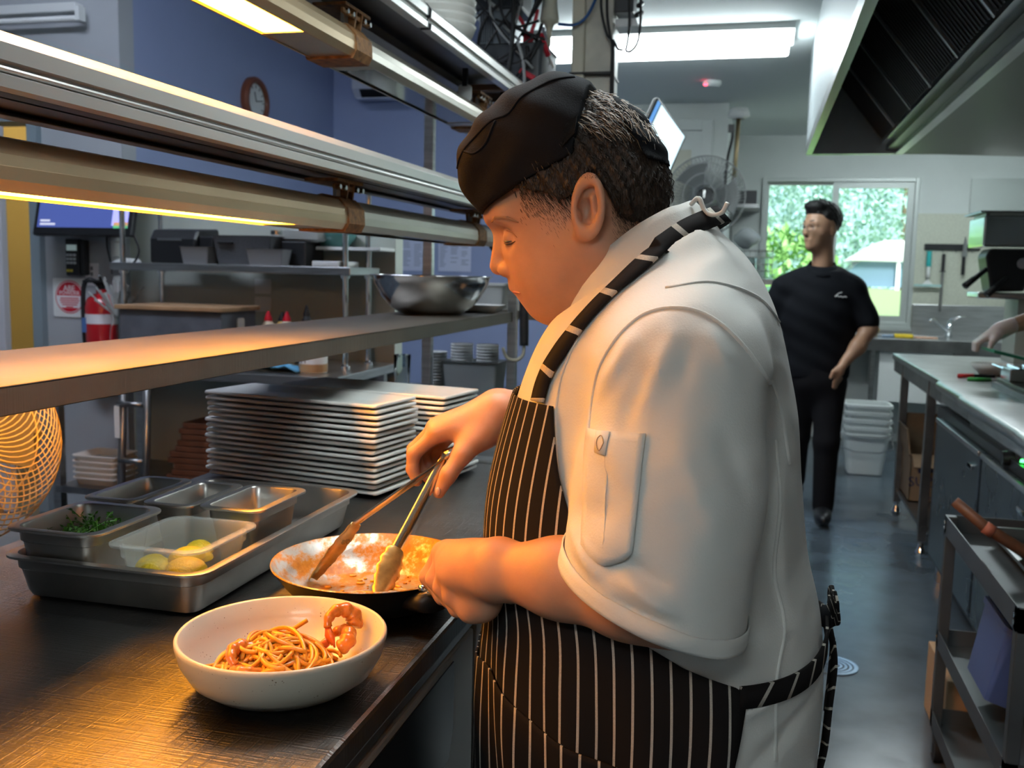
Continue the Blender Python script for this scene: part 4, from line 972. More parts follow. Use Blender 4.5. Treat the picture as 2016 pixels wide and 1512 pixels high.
# ---- hair
def zh(X, side):                               # lower hairline as a height over x
    return np.interp(X.ravel(), [-.40, -.30, -.262, -.246, -.232, -.222, -.205, -.188, -.172, -.150, -.130, -.05], [1.47, 1.464, 1.458, 1.450, 1.453, 1.470, 1.486, 1.462, 1.432, 1.412, 1.415, 1.43]).reshape(X.shape).astype(F4)
def hair(P):
    X, Y, Z = P; M = (X, np.abs(Y - F4(YC)), Z)
    d = el(M, (-.250, 0, 1.478), (.122, .0885, .112), .31)
    d = su(d, el(M, (-.190, 0, 1.462), (.066, .078, .060)), .03)
    d = d - .0018 * np.sin(X * 260 + Z * 190 + 3 * np.sin(Y * 120)) - .0012 * np.sin(X * 520 - Z * 330 + Y * 200)
    inn = el(M, (-.250, 0, 1.478), (.108, .076, .100), .31)
    d = np.maximum(d, -inn)
    return np.maximum(d, (zh(X, 0) - Z) * .8)
HR = sdf_mesh(hair, (-.38, 1.17, 1.38), (-.10, 1.39, 1.60), .0024, 1)
hr = np_obj('hair', [HR], HAIR, chef)
rnd = random.Random(21); hv = HR[0]; q = MB(); q2 = MB()
sel = [i for i in range(len(hv)) if hv[i][0] > -.31 and hv[i][1] < 1.30]
CEN = np.array((-.245, YC, 1.47))
for k in range(2600):
    p = hv[rnd.choice(sel)]; n = p - CEN; n /= np.linalg.norm(n)
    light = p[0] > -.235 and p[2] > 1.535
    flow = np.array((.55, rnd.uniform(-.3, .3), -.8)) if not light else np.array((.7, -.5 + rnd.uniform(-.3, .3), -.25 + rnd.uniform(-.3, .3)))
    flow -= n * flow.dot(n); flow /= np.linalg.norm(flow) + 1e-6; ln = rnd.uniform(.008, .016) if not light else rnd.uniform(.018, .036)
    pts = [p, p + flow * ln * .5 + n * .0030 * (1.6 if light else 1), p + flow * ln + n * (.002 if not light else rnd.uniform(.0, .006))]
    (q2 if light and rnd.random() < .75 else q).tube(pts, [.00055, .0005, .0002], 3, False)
sk = MB()
for k in range(2600):
    x = rnd.uniform(-.30, -.135); zl = float(np.interp(x, [-.40, -.30, -.262, -.246, -.232, -.222, -.205, -.188, -.172, -.150, -.130, -.05], [1.47, 1.462, 1.455, 1.450, 1.452, 1.470, 1.484, 1.462, 1.432, 1.412, 1.415, 1.43])); z = zl + .004 - abs(rnd.gauss(0, .016))
    if -.232 < x < -.183 and z < 1.475: continue
    p = on_head(x, z, .0003); sk.tube([p, p + np.array((.003, -.0006, -.004)) * rnd.uniform(.5, 1.2)], [.00018, .0001], 3, False)
sk.build('hair_fade', STUB, hr)
q.build('hair_strands', HAIR, hr); q2.build('light_brown_strands', HAIRL, hr)  # crown strands have a lighter brown hair colour of their own
# ---- cap
def cap(P):
    X, Y, Z = P; x, y, z = np.abs(X - F4(-.268)) / .137, np.abs(Y - F4(YC)) / .093, np.abs(Z - F4(1.500)) / .1185
    d = (((x ** 1.62 + z ** 1.62) ** (1 / 1.62)) ** 2.2 + y ** 2.2) ** (1 / 2.2); d = (d - 1) * .085
    d = d - .0022 * np.sin(X * 95 - Z * 60 + 1.) * np.exp(-((X + .335) / .05) ** 2 - ((Z - 1.49) / .04) ** 2) - .0012 * np.sin(Z * 120 + X * 60)
    low = (1.431 + (X + .374) * .535 - .35 * (Y - YC) ** 2 - Z) * .88
    back = (X + .224 - .12 * (Z - 1.56)) + np.maximum(0, Z - 1.598) * .7
    return np.maximum(np.maximum(d, low), back)
CV = sdf_mesh(cap, (-.415, 1.175, 1.405), (-.19, 1.385, 1.628), .0026, 1)
cp = np_obj('cap', [CV], HATM, chef)
CB = BVHTree.FromPolygons([Vector(v) for v in CV[0]], [tuple(int(i) for i in q) for q in CV[1]])
def on_cap(x, z, off=.0006):
    h = CB.ray_cast(Vector((x, .9, z)), Vector((0, 1, 0)), 1); return np.array(h[0]) + np.array((0, -off, 0)) if h[0] else np.array((x, YC, z))
for pth in ([(-.396, 1.494), (-.372, 1.522), (-.340, 1.548), (-.318, 1.556), (-.300, 1.578), (-.268, 1.598), (-.24, 1.606)], [(-.378, 1.512), (-.360, 1.508), (-.345, 1.520), (-.333, 1.548)]):
    MB().tube([on_cap(p[0], p[2]) for p in bez([(x, 0, z) for x, z in pth], 8)], .0016, 6).build('cap_seam', HATM, cp, smooth=True)
q = MB().rings([[on_cap(x, z, .001) for x, z in ((-.243, 1.512), (-.228, 1.530), (-.227, 1.552), (-.240, 1.54))], [on_cap(x, z, .004) for x, z in ((-.243, 1.512), (-.228, 1.530), (-.227, 1.552), (-.240, 1.54))]])
q.build('fastening_tab', mat('fuzzy_black_tape', (.008, .008, .009), .95, bump=1., bscale=900), cp)
def strap(P):
    X, Y, Z = P; M = (X, np.abs(Y - F4(YC)), Z)
    d = el(M, (-.250, 0, 1.478), (.1285, .096, .119), .31); d = su(d, el(M, (-.190, 0, 1.462), (.072, .083, .067)), .03)
    d = d - .0015 * np.sin(Z * 220 + X * 100)
    e = np.maximum(d, -(d + .006)); lim = (-.196 + (1.588 - Z) * .62 - X) * .8
    return np.maximum(np.maximum(e, lim), (1.503 - Z) + (X + .14) * -.2)
np_obj('cap_back_band', [sdf_mesh(strap, (-.23, 1.18, 1.49), (-.10, 1.38, 1.605), .0025, 1)], HATM, cp)

# ---- apron
def edge_phi(z):                                # where the apron's side edge lies, in degrees from the front
    return np.interp(z, [.45, .81, .885, .893, .902, .924, .952, 1.00, 1.07, 1.13, 1.21], [117, 118, 121, 121, 118, 104, 92, 84, 76, 69, 62])
rows = list(np.linspace(1.205, .95, 40)) + list(np.linspace(.945, .86, 40)) + list(np.linspace(.855, .45, 60)); NC = 81
G = []; U = []
def apron_pt(phi, z, off=.009):
    drape = .006 * math.sin(phi * 9 + z * 6) * max(0, (.93 - z) / .4) + .003 * math.sin(phi * 17 + z * 14) * max(0, min(1, (1.0 - z) / .2))
    pinch = .010 * math.exp(-((z - .93) / .04) ** 2)
    return torso_pt(phi, z, off + .004 * math.sin(z * 25) * .5 + drape - pinch * .3)
for z in rows:
    e = math.radians(float(edge_phi(z))); G.append([apron_pt(e * (2 * j / (NC - 1) - 1), z) for j in range(NC)])
    U.append([(e * (2 * j / (NC - 1) - 1) * 11.2 + .3 + .10 * math.sin(z * 9) , z) for j in range(NC)])
ap = sheet('apron', G, APR, chef, .0025, U)
G = []; U = []
for i in range(40):
    row = []; ur = []
    for j in range(50):
        dg_ = -44 + 136 * j / 49; ph = math.radians(dg_); zt = .862 - .00135 * max(0, dg_ - 40) - .004 * math.sin(dg_ * .11); z = zt - (zt - .50) * i / 39
        row.append(apron_pt(ph, z, .0145)); ur.append((ph * 11.2 + .05 + .10 * math.sin(z * 9), z))
    G.append(row); U.append(ur)
sheet('apron_pocket', G, APR, ap, .0025, U)
# neck strap: from the bib corner over the shoulder, round the back of the collar and down the far side
near = [(-.245, 1.205), (-.238, 1.235), (-.215, 1.275), (-.185, 1.315), (-.150, 1.352), (-.118, 1.385)]
P = []; NR = []
for p in bez([(x, 0, z) for x, z in near], 6):
    a, n = on_jacket(p[0], p[2], .005); P.append(a); NR.append(n)
bk = bez([P[-1], (-.088, 1.205, 1.416), (-.056, 1.245, 1.434), (-.048, 1.28, 1.438), (-.056, 1.315, 1.434), (-.09, 1.355, 1.416)], 6)[1:]
for p in bk: P.append(p); q = p - np.array((-.15, YC, 1.34)); NR.append(q / np.linalg.norm(q))
far = [(a * np.array((1, -1, 1)) + np.array((0, 2 * YC, 0))) for a in P[:len(bez([(x, 0, z) for x, z in near], 6))]][::-1]
for p in far: P.append(p); q = p - np.array((-.15, YC, 1.25)); NR.append(q / np.linalg.norm(q))
G = ribbon(P, np.array(NR), .026); n = len(G)
sheet('neck_strap', G, APR, ap, .003, [[(i * .145 + .05, 0), (i * .145 + .02, .5), (i * .145 - .01, 1)] for i in range(n)])
# waist tie and its knot with hanging tails at the back
P = []; NR = []
for k in range(30):
    u = k / 29; ph = math.radians(119 + 61 * u); z = .890 + .030 * u ** 1.2 - .006 * math.sin(math.pi * u)
    a = torso_pt(ph, z, .006); b2 = torso_pt(ph, z, .5); P.append(a); NR.append((b2 - a) / np.linalg.norm(b2 - a))
G = ribbon(P, np.array(NR), .026); sheet('waist_tie', G, APR, ap, .004, [[(i * .21 + .1, 0), (i * .21 + .3, .5), (i * .21 + .5, 1)] for i in range(len(G))])
G2 = np.array(G) * np.array((1, -1, 1)) + np.array((0, 2 * YC, 0)); sheet('waist_tie', G2, APR, ap, .004, [[(i * .21, 0), (i * .21 + .2, .5), (i * .21 + .4, 1)] for i in range(len(G2))])
kb = np.array((.108, YC, .922))
MB().tube([kb + np.array((0, -.018, 0)), kb, kb + np.array((0, .018, 0))], [.010, .016, .010], 10).build('knot', HATM, ap, smooth=True)
for pth in ([kb, kb + np.array((.006, -.03, .028)), kb + np.array((.004, -.055, .040)), kb + np.array((.009, -.03, .012)), kb], [kb, kb + np.array((.008, .03, .020)), kb + np.array((.006, .05, .01)), kb],
            [kb, kb + np.array((.010, -.02, -.05)), kb + np.array((.006, -.03, -.11)), kb + np.array((.004, -.02, -.17)), kb + np.array((-.004, -.03, -.215))], [kb, kb + np.array((.012, .03, -.05)), kb + np.array((.008, .02, -.14))]):
    pp = bez(pth, 8); G = ribbon(pp, np.array((1, .2, .1)), .022); sheet('tie_tail', G, APR, ap, .003, [[(i * .3, 0), (i * .3 + .2, .5), (i * .3 + .4, 1)] for i in range(len(G))])
# ---- trousers and shoes below the frame
def legs(P):
    d = None
    for s in (-1, 1):
        e = chain(P, [(-.115, YC + s * .10, .62), (-.11, YC + s * .12, .36), (-.10, YC + s * .13, .07)], [.115, .085, .065], .03); d = e if d is None else su(d, e, .03)
    return np.maximum(d, .03 - P[2])
np_obj('trousers', [sdf_mesh(legs, (-.30, .98, .01), (.10, 1.60, .75), .010, 2)], TROU, chef)
for s in (-1, 1):
    def shoe(P, s=s): 
        d = su(el(P, (-.15, YC + s * .13, .035), (.13, .048, .04)), el(P, (-.08, YC + s * .13, .055), (.06, .045, .055)), .03); return np.maximum(d, -P[2] + .001)
    np_obj('shoe', [sdf_mesh(shoe, (-.30, YC + s * .13 - .07, -.006), (.03, YC + s * .13 + .07, .13), .007, 2)], BLACKP, chef)
# ------------------------------------------------------------------ second person walking in the rear kitchen
POLO = mat('black_polo_shirt', (.008, .009, .012), .85, spec=.15, bump=.1, bscale=200); SKIN2 = mat('tan_skin', (.42, .24, .15), .45, sss=.15, noise=.06)
BHAIR = mat('black_hair', (.008, .007, .007), .45, bump=.6, bscale=150)
man = thing('person', 'man in a black polo shirt and glasses walking past the window', 'person', (.36, 5.6, 0))
fd = np.array((-.80, -.60, 0)); sd2 = np.array((.60, -.80, 0)); HC = np.array((.318, 5.60, 1.632))
def L2(f, s, u): return HC + fd * f + sd2 * s + np.array((0, 0, u))
def el2(P, c, r):                              # ellipsoid in head axes
    X, Y, Z = P; x, y, z = X - F4(c[0]), Y - F4(c[1]), Z - F4(c[2]); f = x * fd[0] + y * fd[1]; s = x * sd2[0] + y * sd2[1]
    return (np.sqrt((f / r[0]) ** 2 + (s / r[1]) ** 2 + (z / r[2]) ** 2) - 1) * min(r)
def head2(P):
    d = el2(P, L2(-.005, 0, .033), (.100, .082, .094)); d = su(d, el2(P, L2(.030, 0, -.045), (.065, .067, .080)), .05)
    d = su(d, rc(P, L2(.075, 0, -.105), L2(.06, 0, -.100), .022, .03), .03)
    d = su(d, rc(P, L2(.098, 0, .005), L2(.108, 0, -.036), .009, .014), .012)
    for s in (-1, 1):
        d = su(d, rc(P, L2(.085, s * .01, .022), L2(.075, s * .045, .020), .013, .012), .015)
        d = ss(d, rc(P, L2(.102, s * .032, .0), L2(.092, s * .045, .0), .010, .008), .012)
        d = su(d, rc(P, L2(.060, s * .030, -.025), L2(.050, s * .045, -.03), .03, .022), .02)
        d = su(d, el2(P, L2(-.012, s * .078, -.018), (.018, .008, .032)), .006)
    d = su(d, rc(P, L2(.090, -.018, -.068), L2(.090, .018, -.068), .0085, .0085), .008); d = su(d, rc(P, L2(.087, -.016, -.081), L2(.087, .016, -.081), .009, .009), .008)
    d = su(d, rc(P, L2(-.015, 0, -.08), (.335, 5.62, 1.37), .054, .060), .03)
    return d
def arms2(P):
    d = chain(P, [(.535, 5.60, 1.24), (.592, 5.58, 1.09), (.535, 5.52, .99), (.468, 5.48, .905)], [.052, .045, .040, .027], .03)
    w = np.array((.468, 5.48, .905)); d = su(d, el(P, (.440, 5.465, .858), (.030, .032, .045), -.5), .02)
    for i, (dx, dy) in enumerate(((-.038, -.022), (-.030, -.008), (-.022, .006), (-.014, .018))):
        k = w + np.array((dx * .7, dy, -.075 - .004 * i)); d = su(d, chain(P, [k, k + np.array((-.020, -.004, -.030)), k + np.array((-.024, -.002, -.058 + .008 * (i == 3)))], [.0105, .0098, .0085], .005), .008)
    d = su(d, chain(P, [w + np.array((-.010, -.020, -.020)), w + np.array((-.055, -.040, -.045)), w + np.array((-.068, -.045, -.078))], [.016, .0115, .010], .006), .012)
    e = chain(P, [(.10, 5.62, 1.22), (.045, 5.66, 1.06), (.02, 5.56, .86)], [.05, .043, .03], .03); e = su(e, el(P, (.015, 5.53, .80), (.026, .036, .05)), .02)
    for i in range(4): k = np.array((.0, 5.505 + .016 * i, .775)); e = su(e, chain(P, [k, k + np.array((.0, -.01, -.035)), k + np.array((.01, .0, -.06))], [.010, .0095, .008], .005), .008)
    e = su(e, chain(P, [(.015, 5.505, .83), (.0, 5.48, .79), (.005, 5.475, .76)], [.014, .011, .009], .006), .012)
    return np.minimum(d, e)
np_obj('body', [sdf_mesh(head2, (.17, 5.45, 1.33), (.46, 5.76, 1.78), .0045, 1), sdf_mesh(arms2, (-.04, 5.38, .68), (.67, 5.74, 1.30), .006, 1)], SKIN2, man)
def hair2(P):
    X, Y, Z = P; d = el2(P, L2(-.012, 0, .048), (.105, .0865, .098)) - .004 * np.sin(X * 150 + Z * 60) * np.sin(Y * 140 + Z * 90)
    d = su(d, el2(P, L2(.050, 0, .112), (.058, .066, .036)), .02)
    f = (X - F4(HC[0])) * fd[0] + (Y - F4(HC[1])) * fd[1]
    return np.maximum(d, (np.interp(f, [-.2, -.06, -.035, .0, .03, .06, .12], [1.575, 1.575, 1.60, 1.662, 1.672, 1.70, 1.705]) - Z).astype(F4) * .7)
h2 = np_obj('hair', [sdf_mesh(hair2, (.18, 5.44, 1.55), (.46, 5.77, 1.81), .005, 1)], BHAIR, man)
q = MB(); rnd = random.Random(3)
for k in range(160):
    a, b_ = rnd.uniform(0, 6.28), rnd.uniform(0, 1.0); p = L2(.01 + .07 * math.cos(a) * b_, .055 * math.sin(a) * b_, .135 - .03 * b_ * b_); q.tube([p, p + np.array((rnd.uniform(-.012, .012), rnd.uniform(-.012, .012), rnd.uniform(.012, .03)))], [.0035, .0006], 4)
q.build('hair_tufts', BHAIR, h2)
FEA = mat('dark_facial_detail', (.02, .012, .01), .6)
HB2 = None
for s_ in (-1, 1):
    MB().tube([L2(.099 - .018 * (u / .03) ** 2, s_ * (.018 + u), .028 + .006 * math.sin(u * 90)) for u in (0, .01, .02, .032)], [.002, .0035, .0035, .0012], 6).build('eyebrow', FEA, man); MB().tube([L2(.097 - .014 * (u / .03) ** 2, s_ * (.020 + u), .0) for u in (0, .008, .016, .024)], [.001, .0028, .0028, .001], 6).build('eye', FEA, man)
MB().tube([L2(.0985 - 16 * u * u, u, -.0745) for u in (-.022, -.01, 0, .01, .022)], [.0006, .0016, .0016, .0016, .0006], 6).build('mouth_line', mat('dark_lip', (.16, .06, .05), .5), man)
gl = thing('glasses', 'thin-framed glasses worn by the man in black', 'glasses', tuple(L2(.1, 0, 0)))
GF = mat('thin_glasses_frame', (.25, .23, .2), .3, .8)
for s in (-1, 1):
    MB().tube([L2(.108 - .10 * abs(s * .032 + .024 * math.cos(a)) ** 1.4 * 4, s * .032 + .024 * math.cos(a), -.004 + .020 * math.sin(a)) for a in (2 * math.pi * k / 20 for k in range(21))], .0016, 5).build('rim', GF, gl)
    MB().tube([L2(.085, s * .058, .004), L2(.0, s * .083, .004), L2(-.02, s * .083, -.012)], .0015, 5).build('temple', GF, gl)
MB().tube([L2(.110, -.008, .0), L2(.112, 0, .003), L2(.110, .008, .0)], .0014, 5).build('bridge', GF, gl)
def polo(P):
    X, Y, Z = P; d = el(P, (.335, 5.615, 1.0), (.185, .135, .50)); d = su(d, el(P, (.325, 5.61, 1.17), (.195, .135, .20)), .06)
    d = su(d, rc(P, (.16, 5.62, 1.315), (.48, 5.61, 1.310), .060, .062), .07); d = su(d, rc(P, (.335, 5.62, 1.37), (.335, 5.62, 1.32), .062, .09), .05)
    d = su(d, rc(P, (.505, 5.61, 1.295), (.582, 5.59, 1.13), .068, .066), .04); d = su(d, rc(P, (.135, 5.62, 1.295), (.065, 5.65, 1.13), .068, .066), .04)
    d = d - .004 * np.sin(X * 28 + Z * 40) * np.sin(Z * 21 + 1) 
    d = np.maximum(d, .805 - Z); return np.maximum(d, Z - 1.415 - .3 * (Y - 5.6))
pv = sdf_mesh(polo, (-.03, 5.42, .78), (.68, 5.80, 1.44), .0075, 2); po = np_obj('polo_shirt', [pv], POLO, man)
G = []
for s in np.linspace(0, 1, 4): G.append([np.array((.332 - (.068 + .034 * s) * math.cos(a), 5.615 - (.068 + .034 * s) * math.sin(a), 1.438 - .052 * s - .022 * math.sin(a))) for a in np.linspace(-1.1, 4.2, 30)])
sheet('collar', G, POLO, po, .005)
PB = BVHTree.FromPolygons([Vector(v) for v in pv[0]], [tuple(int(i) for i in f) for f in pv[1]])
def on_polo(x, z):
    h = PB.ray_cast(Vector((x, 5.0, z)), Vector((0, 1, 0)), 2); return np.array(h[0]) - np.array((0, .002, 0)) if h[0] else np.array((x, 5.48, z))
LOGO = mat('white_embroidery', (.75, .77, .78), .6)
MB().tube([on_polo(x, z) for x, z in ((.400, 1.262), (.418, 1.278), (.436, 1.285))], .0022, 5).build('chest_logo', LOGO, po); MB().tube([on_polo(x, z) for x, z in ((.402, 1.258), (.412, 1.268), (.420, 1.258), (.430, 1.263), (.440, 1.257), (.452, 1.262), (.462, 1.258))], .0028, 5).build('chest_logo', LOGO, po)
def legs2(P):
    d = rc(P, (.33, 5.62, .86), (.345, 5.61, .80), .135, .13); d = su(d, chain(P, [(.405, 5.60, .78), (.405, 5.54, .46), (.408, 5.55, .09)], [.095, .068, .058], .03), .05)
    d = su(d, chain(P, [(.27, 5.63, .78), (.255, 5.70, .46), (.27, 5.93, .16)], [.095, .068, .056], .03), .05); return d
np_obj('trousers', [sdf_mesh(legs2, (.12, 5.42, .03), (.52, 6.02, .99), .010, 2)], TROU, man)
for c, ry in (((.405, 5.49, .05), 0.), ((.275, 5.95, .10), .5)):
    def sh(P, c=c): d = su(el(P, c, (.048, .125, .045)), el(P, (c[0], c[1] + .07, c[2] + .03), (.045, .06, .06)), .03); return np.maximum(d, (c[2] - .048) - P[2])
    np_obj('shoe', [sdf_mesh(sh, (c[0] - .07, c[1] - .15, c[2] - .06), (c[0] + .07, c[1] + .16, c[2] + .11), .008, 2)], BLACKP, man)

# ------------------------------------------------------------------ sink bench on the back wall
t = thing('sink_bench', 'stainless sink bench with splashback under the window', 'sink', (1.1, 8.3, 0))
MB().box(.15, 8.02, .86, 2.09, 8.585, .90).build('bench_top', STEEL, t, bevel=.004)
MB().box(.15, 8.015, .80, 2.09, 8.03, .895).build('front_apron', STEEL_D, t)
MB().box(1.24, 8.565, .90, 2.09, 8.585, 1.16).build('splashback', STEEL, t, bevel=.003)
MB().box(.15, 8.565, .90, 1.24, 8.585, .955).build('splashback', STEEL, t, bevel=.003)
sb = MB().box(1.50, 8.10, .55, 1.95, 8.45, .86).build('sink_bowl', STEEL_D, t)
for x in (.9, .22, 2.0): MB().box(x - .02, 8.06, 0, x + .02, 8.10, .86).build('leg', STEEL, t)
MB().box(.95, 8.06, .40, 1.48, 8.55, .80).build('under_panel', WHITEP, t)
t = thing('mixer_tap', 'chrome mixer tap with long spout at the sink', 'tap', (1.50, 8.42, .90))
MB().tube([(1.50, 8.42, .90), (1.51, 8.42, 1.04)], [.028, .022], 12).build('body', CHROME, t, smooth=True); MB().tube([(1.51, 8.42, 1.04), (1.57, 8.40, 1.07), (1.62, 8.40, 1.072)], [.018, .010, .007], 10).build('lever', CHROME, t, smooth=True)
MB().tube([(1.49, 8.41, .95), (1.36, 8.30, 1.05), (1.34, 8.28, 1.045), (1.335, 8.278, 1.03)], [.013, .012, .012, .014], 10).build('spout', CHROME, t, smooth=True)
def bowlish(name, label, cat, c, r, h, m, n=24):
    t = thing(name, label, cat, c); MB().lathe([(.001, 0), (r * .55, 0), (r * .62, h * .08), (r * .9, h * .55), (r, h), (r * .96, h), (r * .84, h * .5), (r * .5, h * .1), (.001, h * .08)], c, n).build('body', m, t, smooth=True); return t
bowlish('small_bowl', 'small mustard bowl under the window', 'bowl', (.905, 8.25, .90), .055, .06, mat('mustard_glaze', (.62, .42, .12), .4))
t = thing('sponge', 'yellow sponge on the sink bench', 'sponge', (1.13, 8.2, .90)); MB().box(1.06, 8.14, .90, 1.20, 8.22, .93).build('body', mat('yellow_sponge', (.85, .62, .05), .9), t, bevel=.008)
t = thing('dishcloth', 'crumpled peach dishcloth beside the sponge', 'cloth', (1.3, 8.2, .90))
G = [[(1.21 + .021 * i, 8.13 + .02 * j, .904 + .012 * abs(math.sin(i * 1.3 + j * .7) * math.sin(j * 1.1))) for i in range(9)] for j in range(7)]; sheet('fabric', G, mat('peach_cloth', (.65, .40, .28), .9), t, .004)
t = thing('dish_brush', 'blue dish brush lying under the window', 'brush', (1.0, 8.2, .90)); MB().tube([(.97, 8.18, .912), (1.08, 8.16, .912)], .01, 8).build('handle', mat('dusty_blue_plastic', (.22, .32, .45), .5), t)
# magnetic rack and hanging tools
t = thing('knife_rack', 'black magnetic knife rack on the splash panel', 'knife rack', (1.5, 8.57, 1.62)); MB().box(1.30, 8.565, 1.605, 1.72, 8.587, 1.655).build('bar', BLACKP, t, bevel=.004)
for x in (1.33, 1.44, 1.54, 1.66): MB().tube([(x, 8.565, 1.605), (x, 8.55, 1.585), (x, 8.54, 1.59)], .003, 5).build('hook', STEEL_P, t)
t = thing('squeegee', 'white squeegee with teal handle hanging on the rack', 'squeegee', (1.34, 8.54, 1.33))
MB().tube([(1.335, 8.545, 1.595), (1.336, 8.545, 1.47)], .020, 10).build('handle', mat('teal_grip', (.03, .42, .42), .5), t, smooth=True, auto=50)
MB().tube([(1.336, 8.545, 1.47), (1.338, 8.545, 1.37)], [.013, .018], 8).build('neck', WHITEP, t, smooth=True); MB().prism([(1.30, 1.325), (1.338, 1.375), (1.376, 1.325)], 8.54, 8.55, 'y').build('fork', WHITEP, t); MB().box(1.235, 8.535, 1.305, 1.445, 8.555, 1.325).build('blade', mat('pale_teal_blade', (.4, .6, .58), .5), t)
def blade(name, label, cat, x, zt, hl, bl, w, m=STEEL_P, up=False):
    t = thing(name, label, cat, (x, 8.55, zt - hl - bl)); s = 1 if up else -1
    z0 = zt; MB().box(x - .013, 8.54, z0 - hl, x + .013, 8.558, z0).build('handle', BLACKP, t, bevel=.005)
    if up: MB().prism([(x - w, z0), (x + w, z0), (x + w * .8, z0 + bl * .6), (x, z0 + bl)], 8.546, 8.550, 'y').build('blade', m, t)
    else: MB().tube([(x, 8.549, z0 - hl), (x, 8.549, z0 - hl - bl)], w, 8).build('rod', m, t); MB().box(x - .022, 8.538, z0 - hl - .008, x + .022, 8.56, z0 - hl).build('guard', BLACKP, t)
blade('sharpening_steel', 'long sharpening steel with black handle hanging from the rack', 'sharpening steel', 1.447, 1.575, .14, .33, .010, mat('grey_steel_rod', (.25, .25, .25), .4, .9))
blade('chef_knife', 'knife with black handle on the magnetic rack', 'knife', 1.598, 1.555, .15, .17, .022, up=True)

# ------------------------------------------------------------------ fan, shelf and glass rack by the far wall
t = thing('wall_fan', 'dark wall fan with round wire guard on the far wall', 'fan', (-.375, 6.62, 1.88))
FW = mat('dark_fan_wire', (.20, .21, .21), .4, .3); fc = (-.375, 6.62, 1.883); q = MB()
for k in range(72):
    a = 2 * math.pi * k / 72; q.tube([(fc[0] + r * math.cos(a + .5 * (r / .26)), fc[1] - d_, fc[2] + r * math.sin(a + .5 * (r / .26))) for r, d_ in ((.07, .10), (.14, .095), (.21, .07), (.258, .0))], .0018, 4)
for r, d_ in ((.258, 0), (.262, .01), (.21, .07), (.14, .095), (.07, .10)): q.tube([(fc[0] + r * math.cos(a), fc[1] - d_, fc[2] + r * math.sin(a)) for a in (2 * math.pi * j / 48 for j in range(49))], .003, 5)
q.build('front_guard', FW, t); q = MB()
for k in range(60):
    a = 2 * math.pi * k / 60; q.tube([(fc[0] + r * math.cos(a), fc[1] + d_, fc[2] + r * math.sin(a)) for r, d_ in ((.07, .09), (.2, .06), (.258, 0.))], .0018, 4)
q.build('rear_guard', FW, t)
MB().lathe([(.001, .0), (.060, .0), (.072, .012), (.072, .02)], (0, 0, 0), 24).build('badge', BLACKP, t, smooth=True, auto=40).matrix_basis = Matrix.Translation((0, -.118, .003)) @ Matrix.Rotation(math.radians(90), 4, 'X') @ Matrix.Translation((.375, -6.62, -1.88))
MB().box(-.382, 6.498, 1.86, -.368, 6.50, 1.91).build('badge_stripe', STEEL_P, t)
for k in range(3):
    a0 = 2.1 * k; R = []
    for i in range(6):
        r = .05 + .036 * i; w = .35 + .05 * i
        R.append([(fc[0] + r * math.cos(a0 + u * w), fc[1] + .02 * u + v, fc[2] + r * math.sin(a0 + u * w)) for u, v in ((-1, 0), (0, 0), (1, 0), (1, .004), (0, .004), (-1, .004))])
    MB().rings(R).build('blade', mat('smoky_fan_blade', (.16, .17, .17), .35), t, smooth=True, auto=40)
MB().tube([(fc[0], fc[1] + .02, fc[2]), (fc[0], 6.80, fc[2])], [.06, .075], 16).build('motor_housing', BLACKP, t, smooth=True, auto=40); MB().box(-.41, 6.78, 1.80, -.34, 6.955, 1.87).build('wall_bracket', BLACKP, t)
t = thing('gas_pipe', 'capped pipe stub with hoses beside the wall fan', 'pipe', (-.2, 6.9, 2.4))
MB().lathe([(.001, .06), (.06, .05), (.075, 0), (.04, -.02)], (-.19, 6.9, 2.44), 16).build('cap', WHITEP, t, smooth=True); MB().tube([(-.19, 6.9, 2.44), (-.195, 6.9, 2.2), (-.205, 6.9, 1.95)], .014, 8).build('pipe', mat('brass_pipe', (.35, .27, .15), .4, .7), t, smooth=True)
MB().tube(bez([(-.235, 6.88, 2.38), (-.225, 6.88, 2.3), (-.25, 6.88, 2.15), (-.26, 6.88, 1.95)], 6), .010, 8).build('hose', RUBBER, t, smooth=True); MB().box(-.255, 6.86, 2.33, -.215, 6.90, 2.38).build('valve', BLACKP, t)
t = thing('corner_shelf', 'dark steel wall shelf beside the window', 'shelf', (-.13, 8.3, 1.9)); MB().box(-.255, 8.0, 1.90, -.03, 8.59, 1.93).build('shelf_board', STEEL_D, t); MB().prism([(8.0, 1.9), (8.59, 1.9), (8.59, 1.62)], -.25, -.245, 'x').build('shelf_bracket', STEEL_D, t)
t = thing('shelf_box', 'dark grey box on the wall shelf beside the window', 'box', (-.13, 8.2, 1.93)); MB().box(-.24, 8.05, 1.93, -.05, 8.4, 2.04).build('body', mat('dark_grey_box', (.06, .06, .065), .5), t, bevel=.005)
t = thing('dish_rack_table', 'steel table under the fan carrying the glass rack', 'table', (-.1, 7.6, 0)); MB().box(-.24, 7.3, 1.30, .14, 7.95, 1.34).build('table_top', STEEL_D, t)
for x, y in ((-.22, 7.33), (.12, 7.33), (-.22, 7.92), (.12, 7.92)): MB().box(x - .015, y - .015, 0, x + .015, y + .015, 1.30).build('leg', STEEL_D, t)
t = thing('glass_rack', 'wire rack of clear glasses left of the window', 'dish rack', (-.05, 7.6, 1.34)); q = MB()
for z in (1.35, 1.40, 1.45, 1.50, 1.55):
    for a_, b_ in (((-.2, 7.4), (.09, 7.4)), ((.09, 7.4), (.09, 7.8)), ((-.2, 7.8), (.09, 7.8)), ((-.2, 7.4), (-.2, 7.8))): q.tube([(*a_, z), (*b_, z)], .003, 4)
for x in np.linspace(-.2, .09, 8): q.tube([(x, 7.4, 1.345), (x, 7.4, 1.55)], .002, 4)
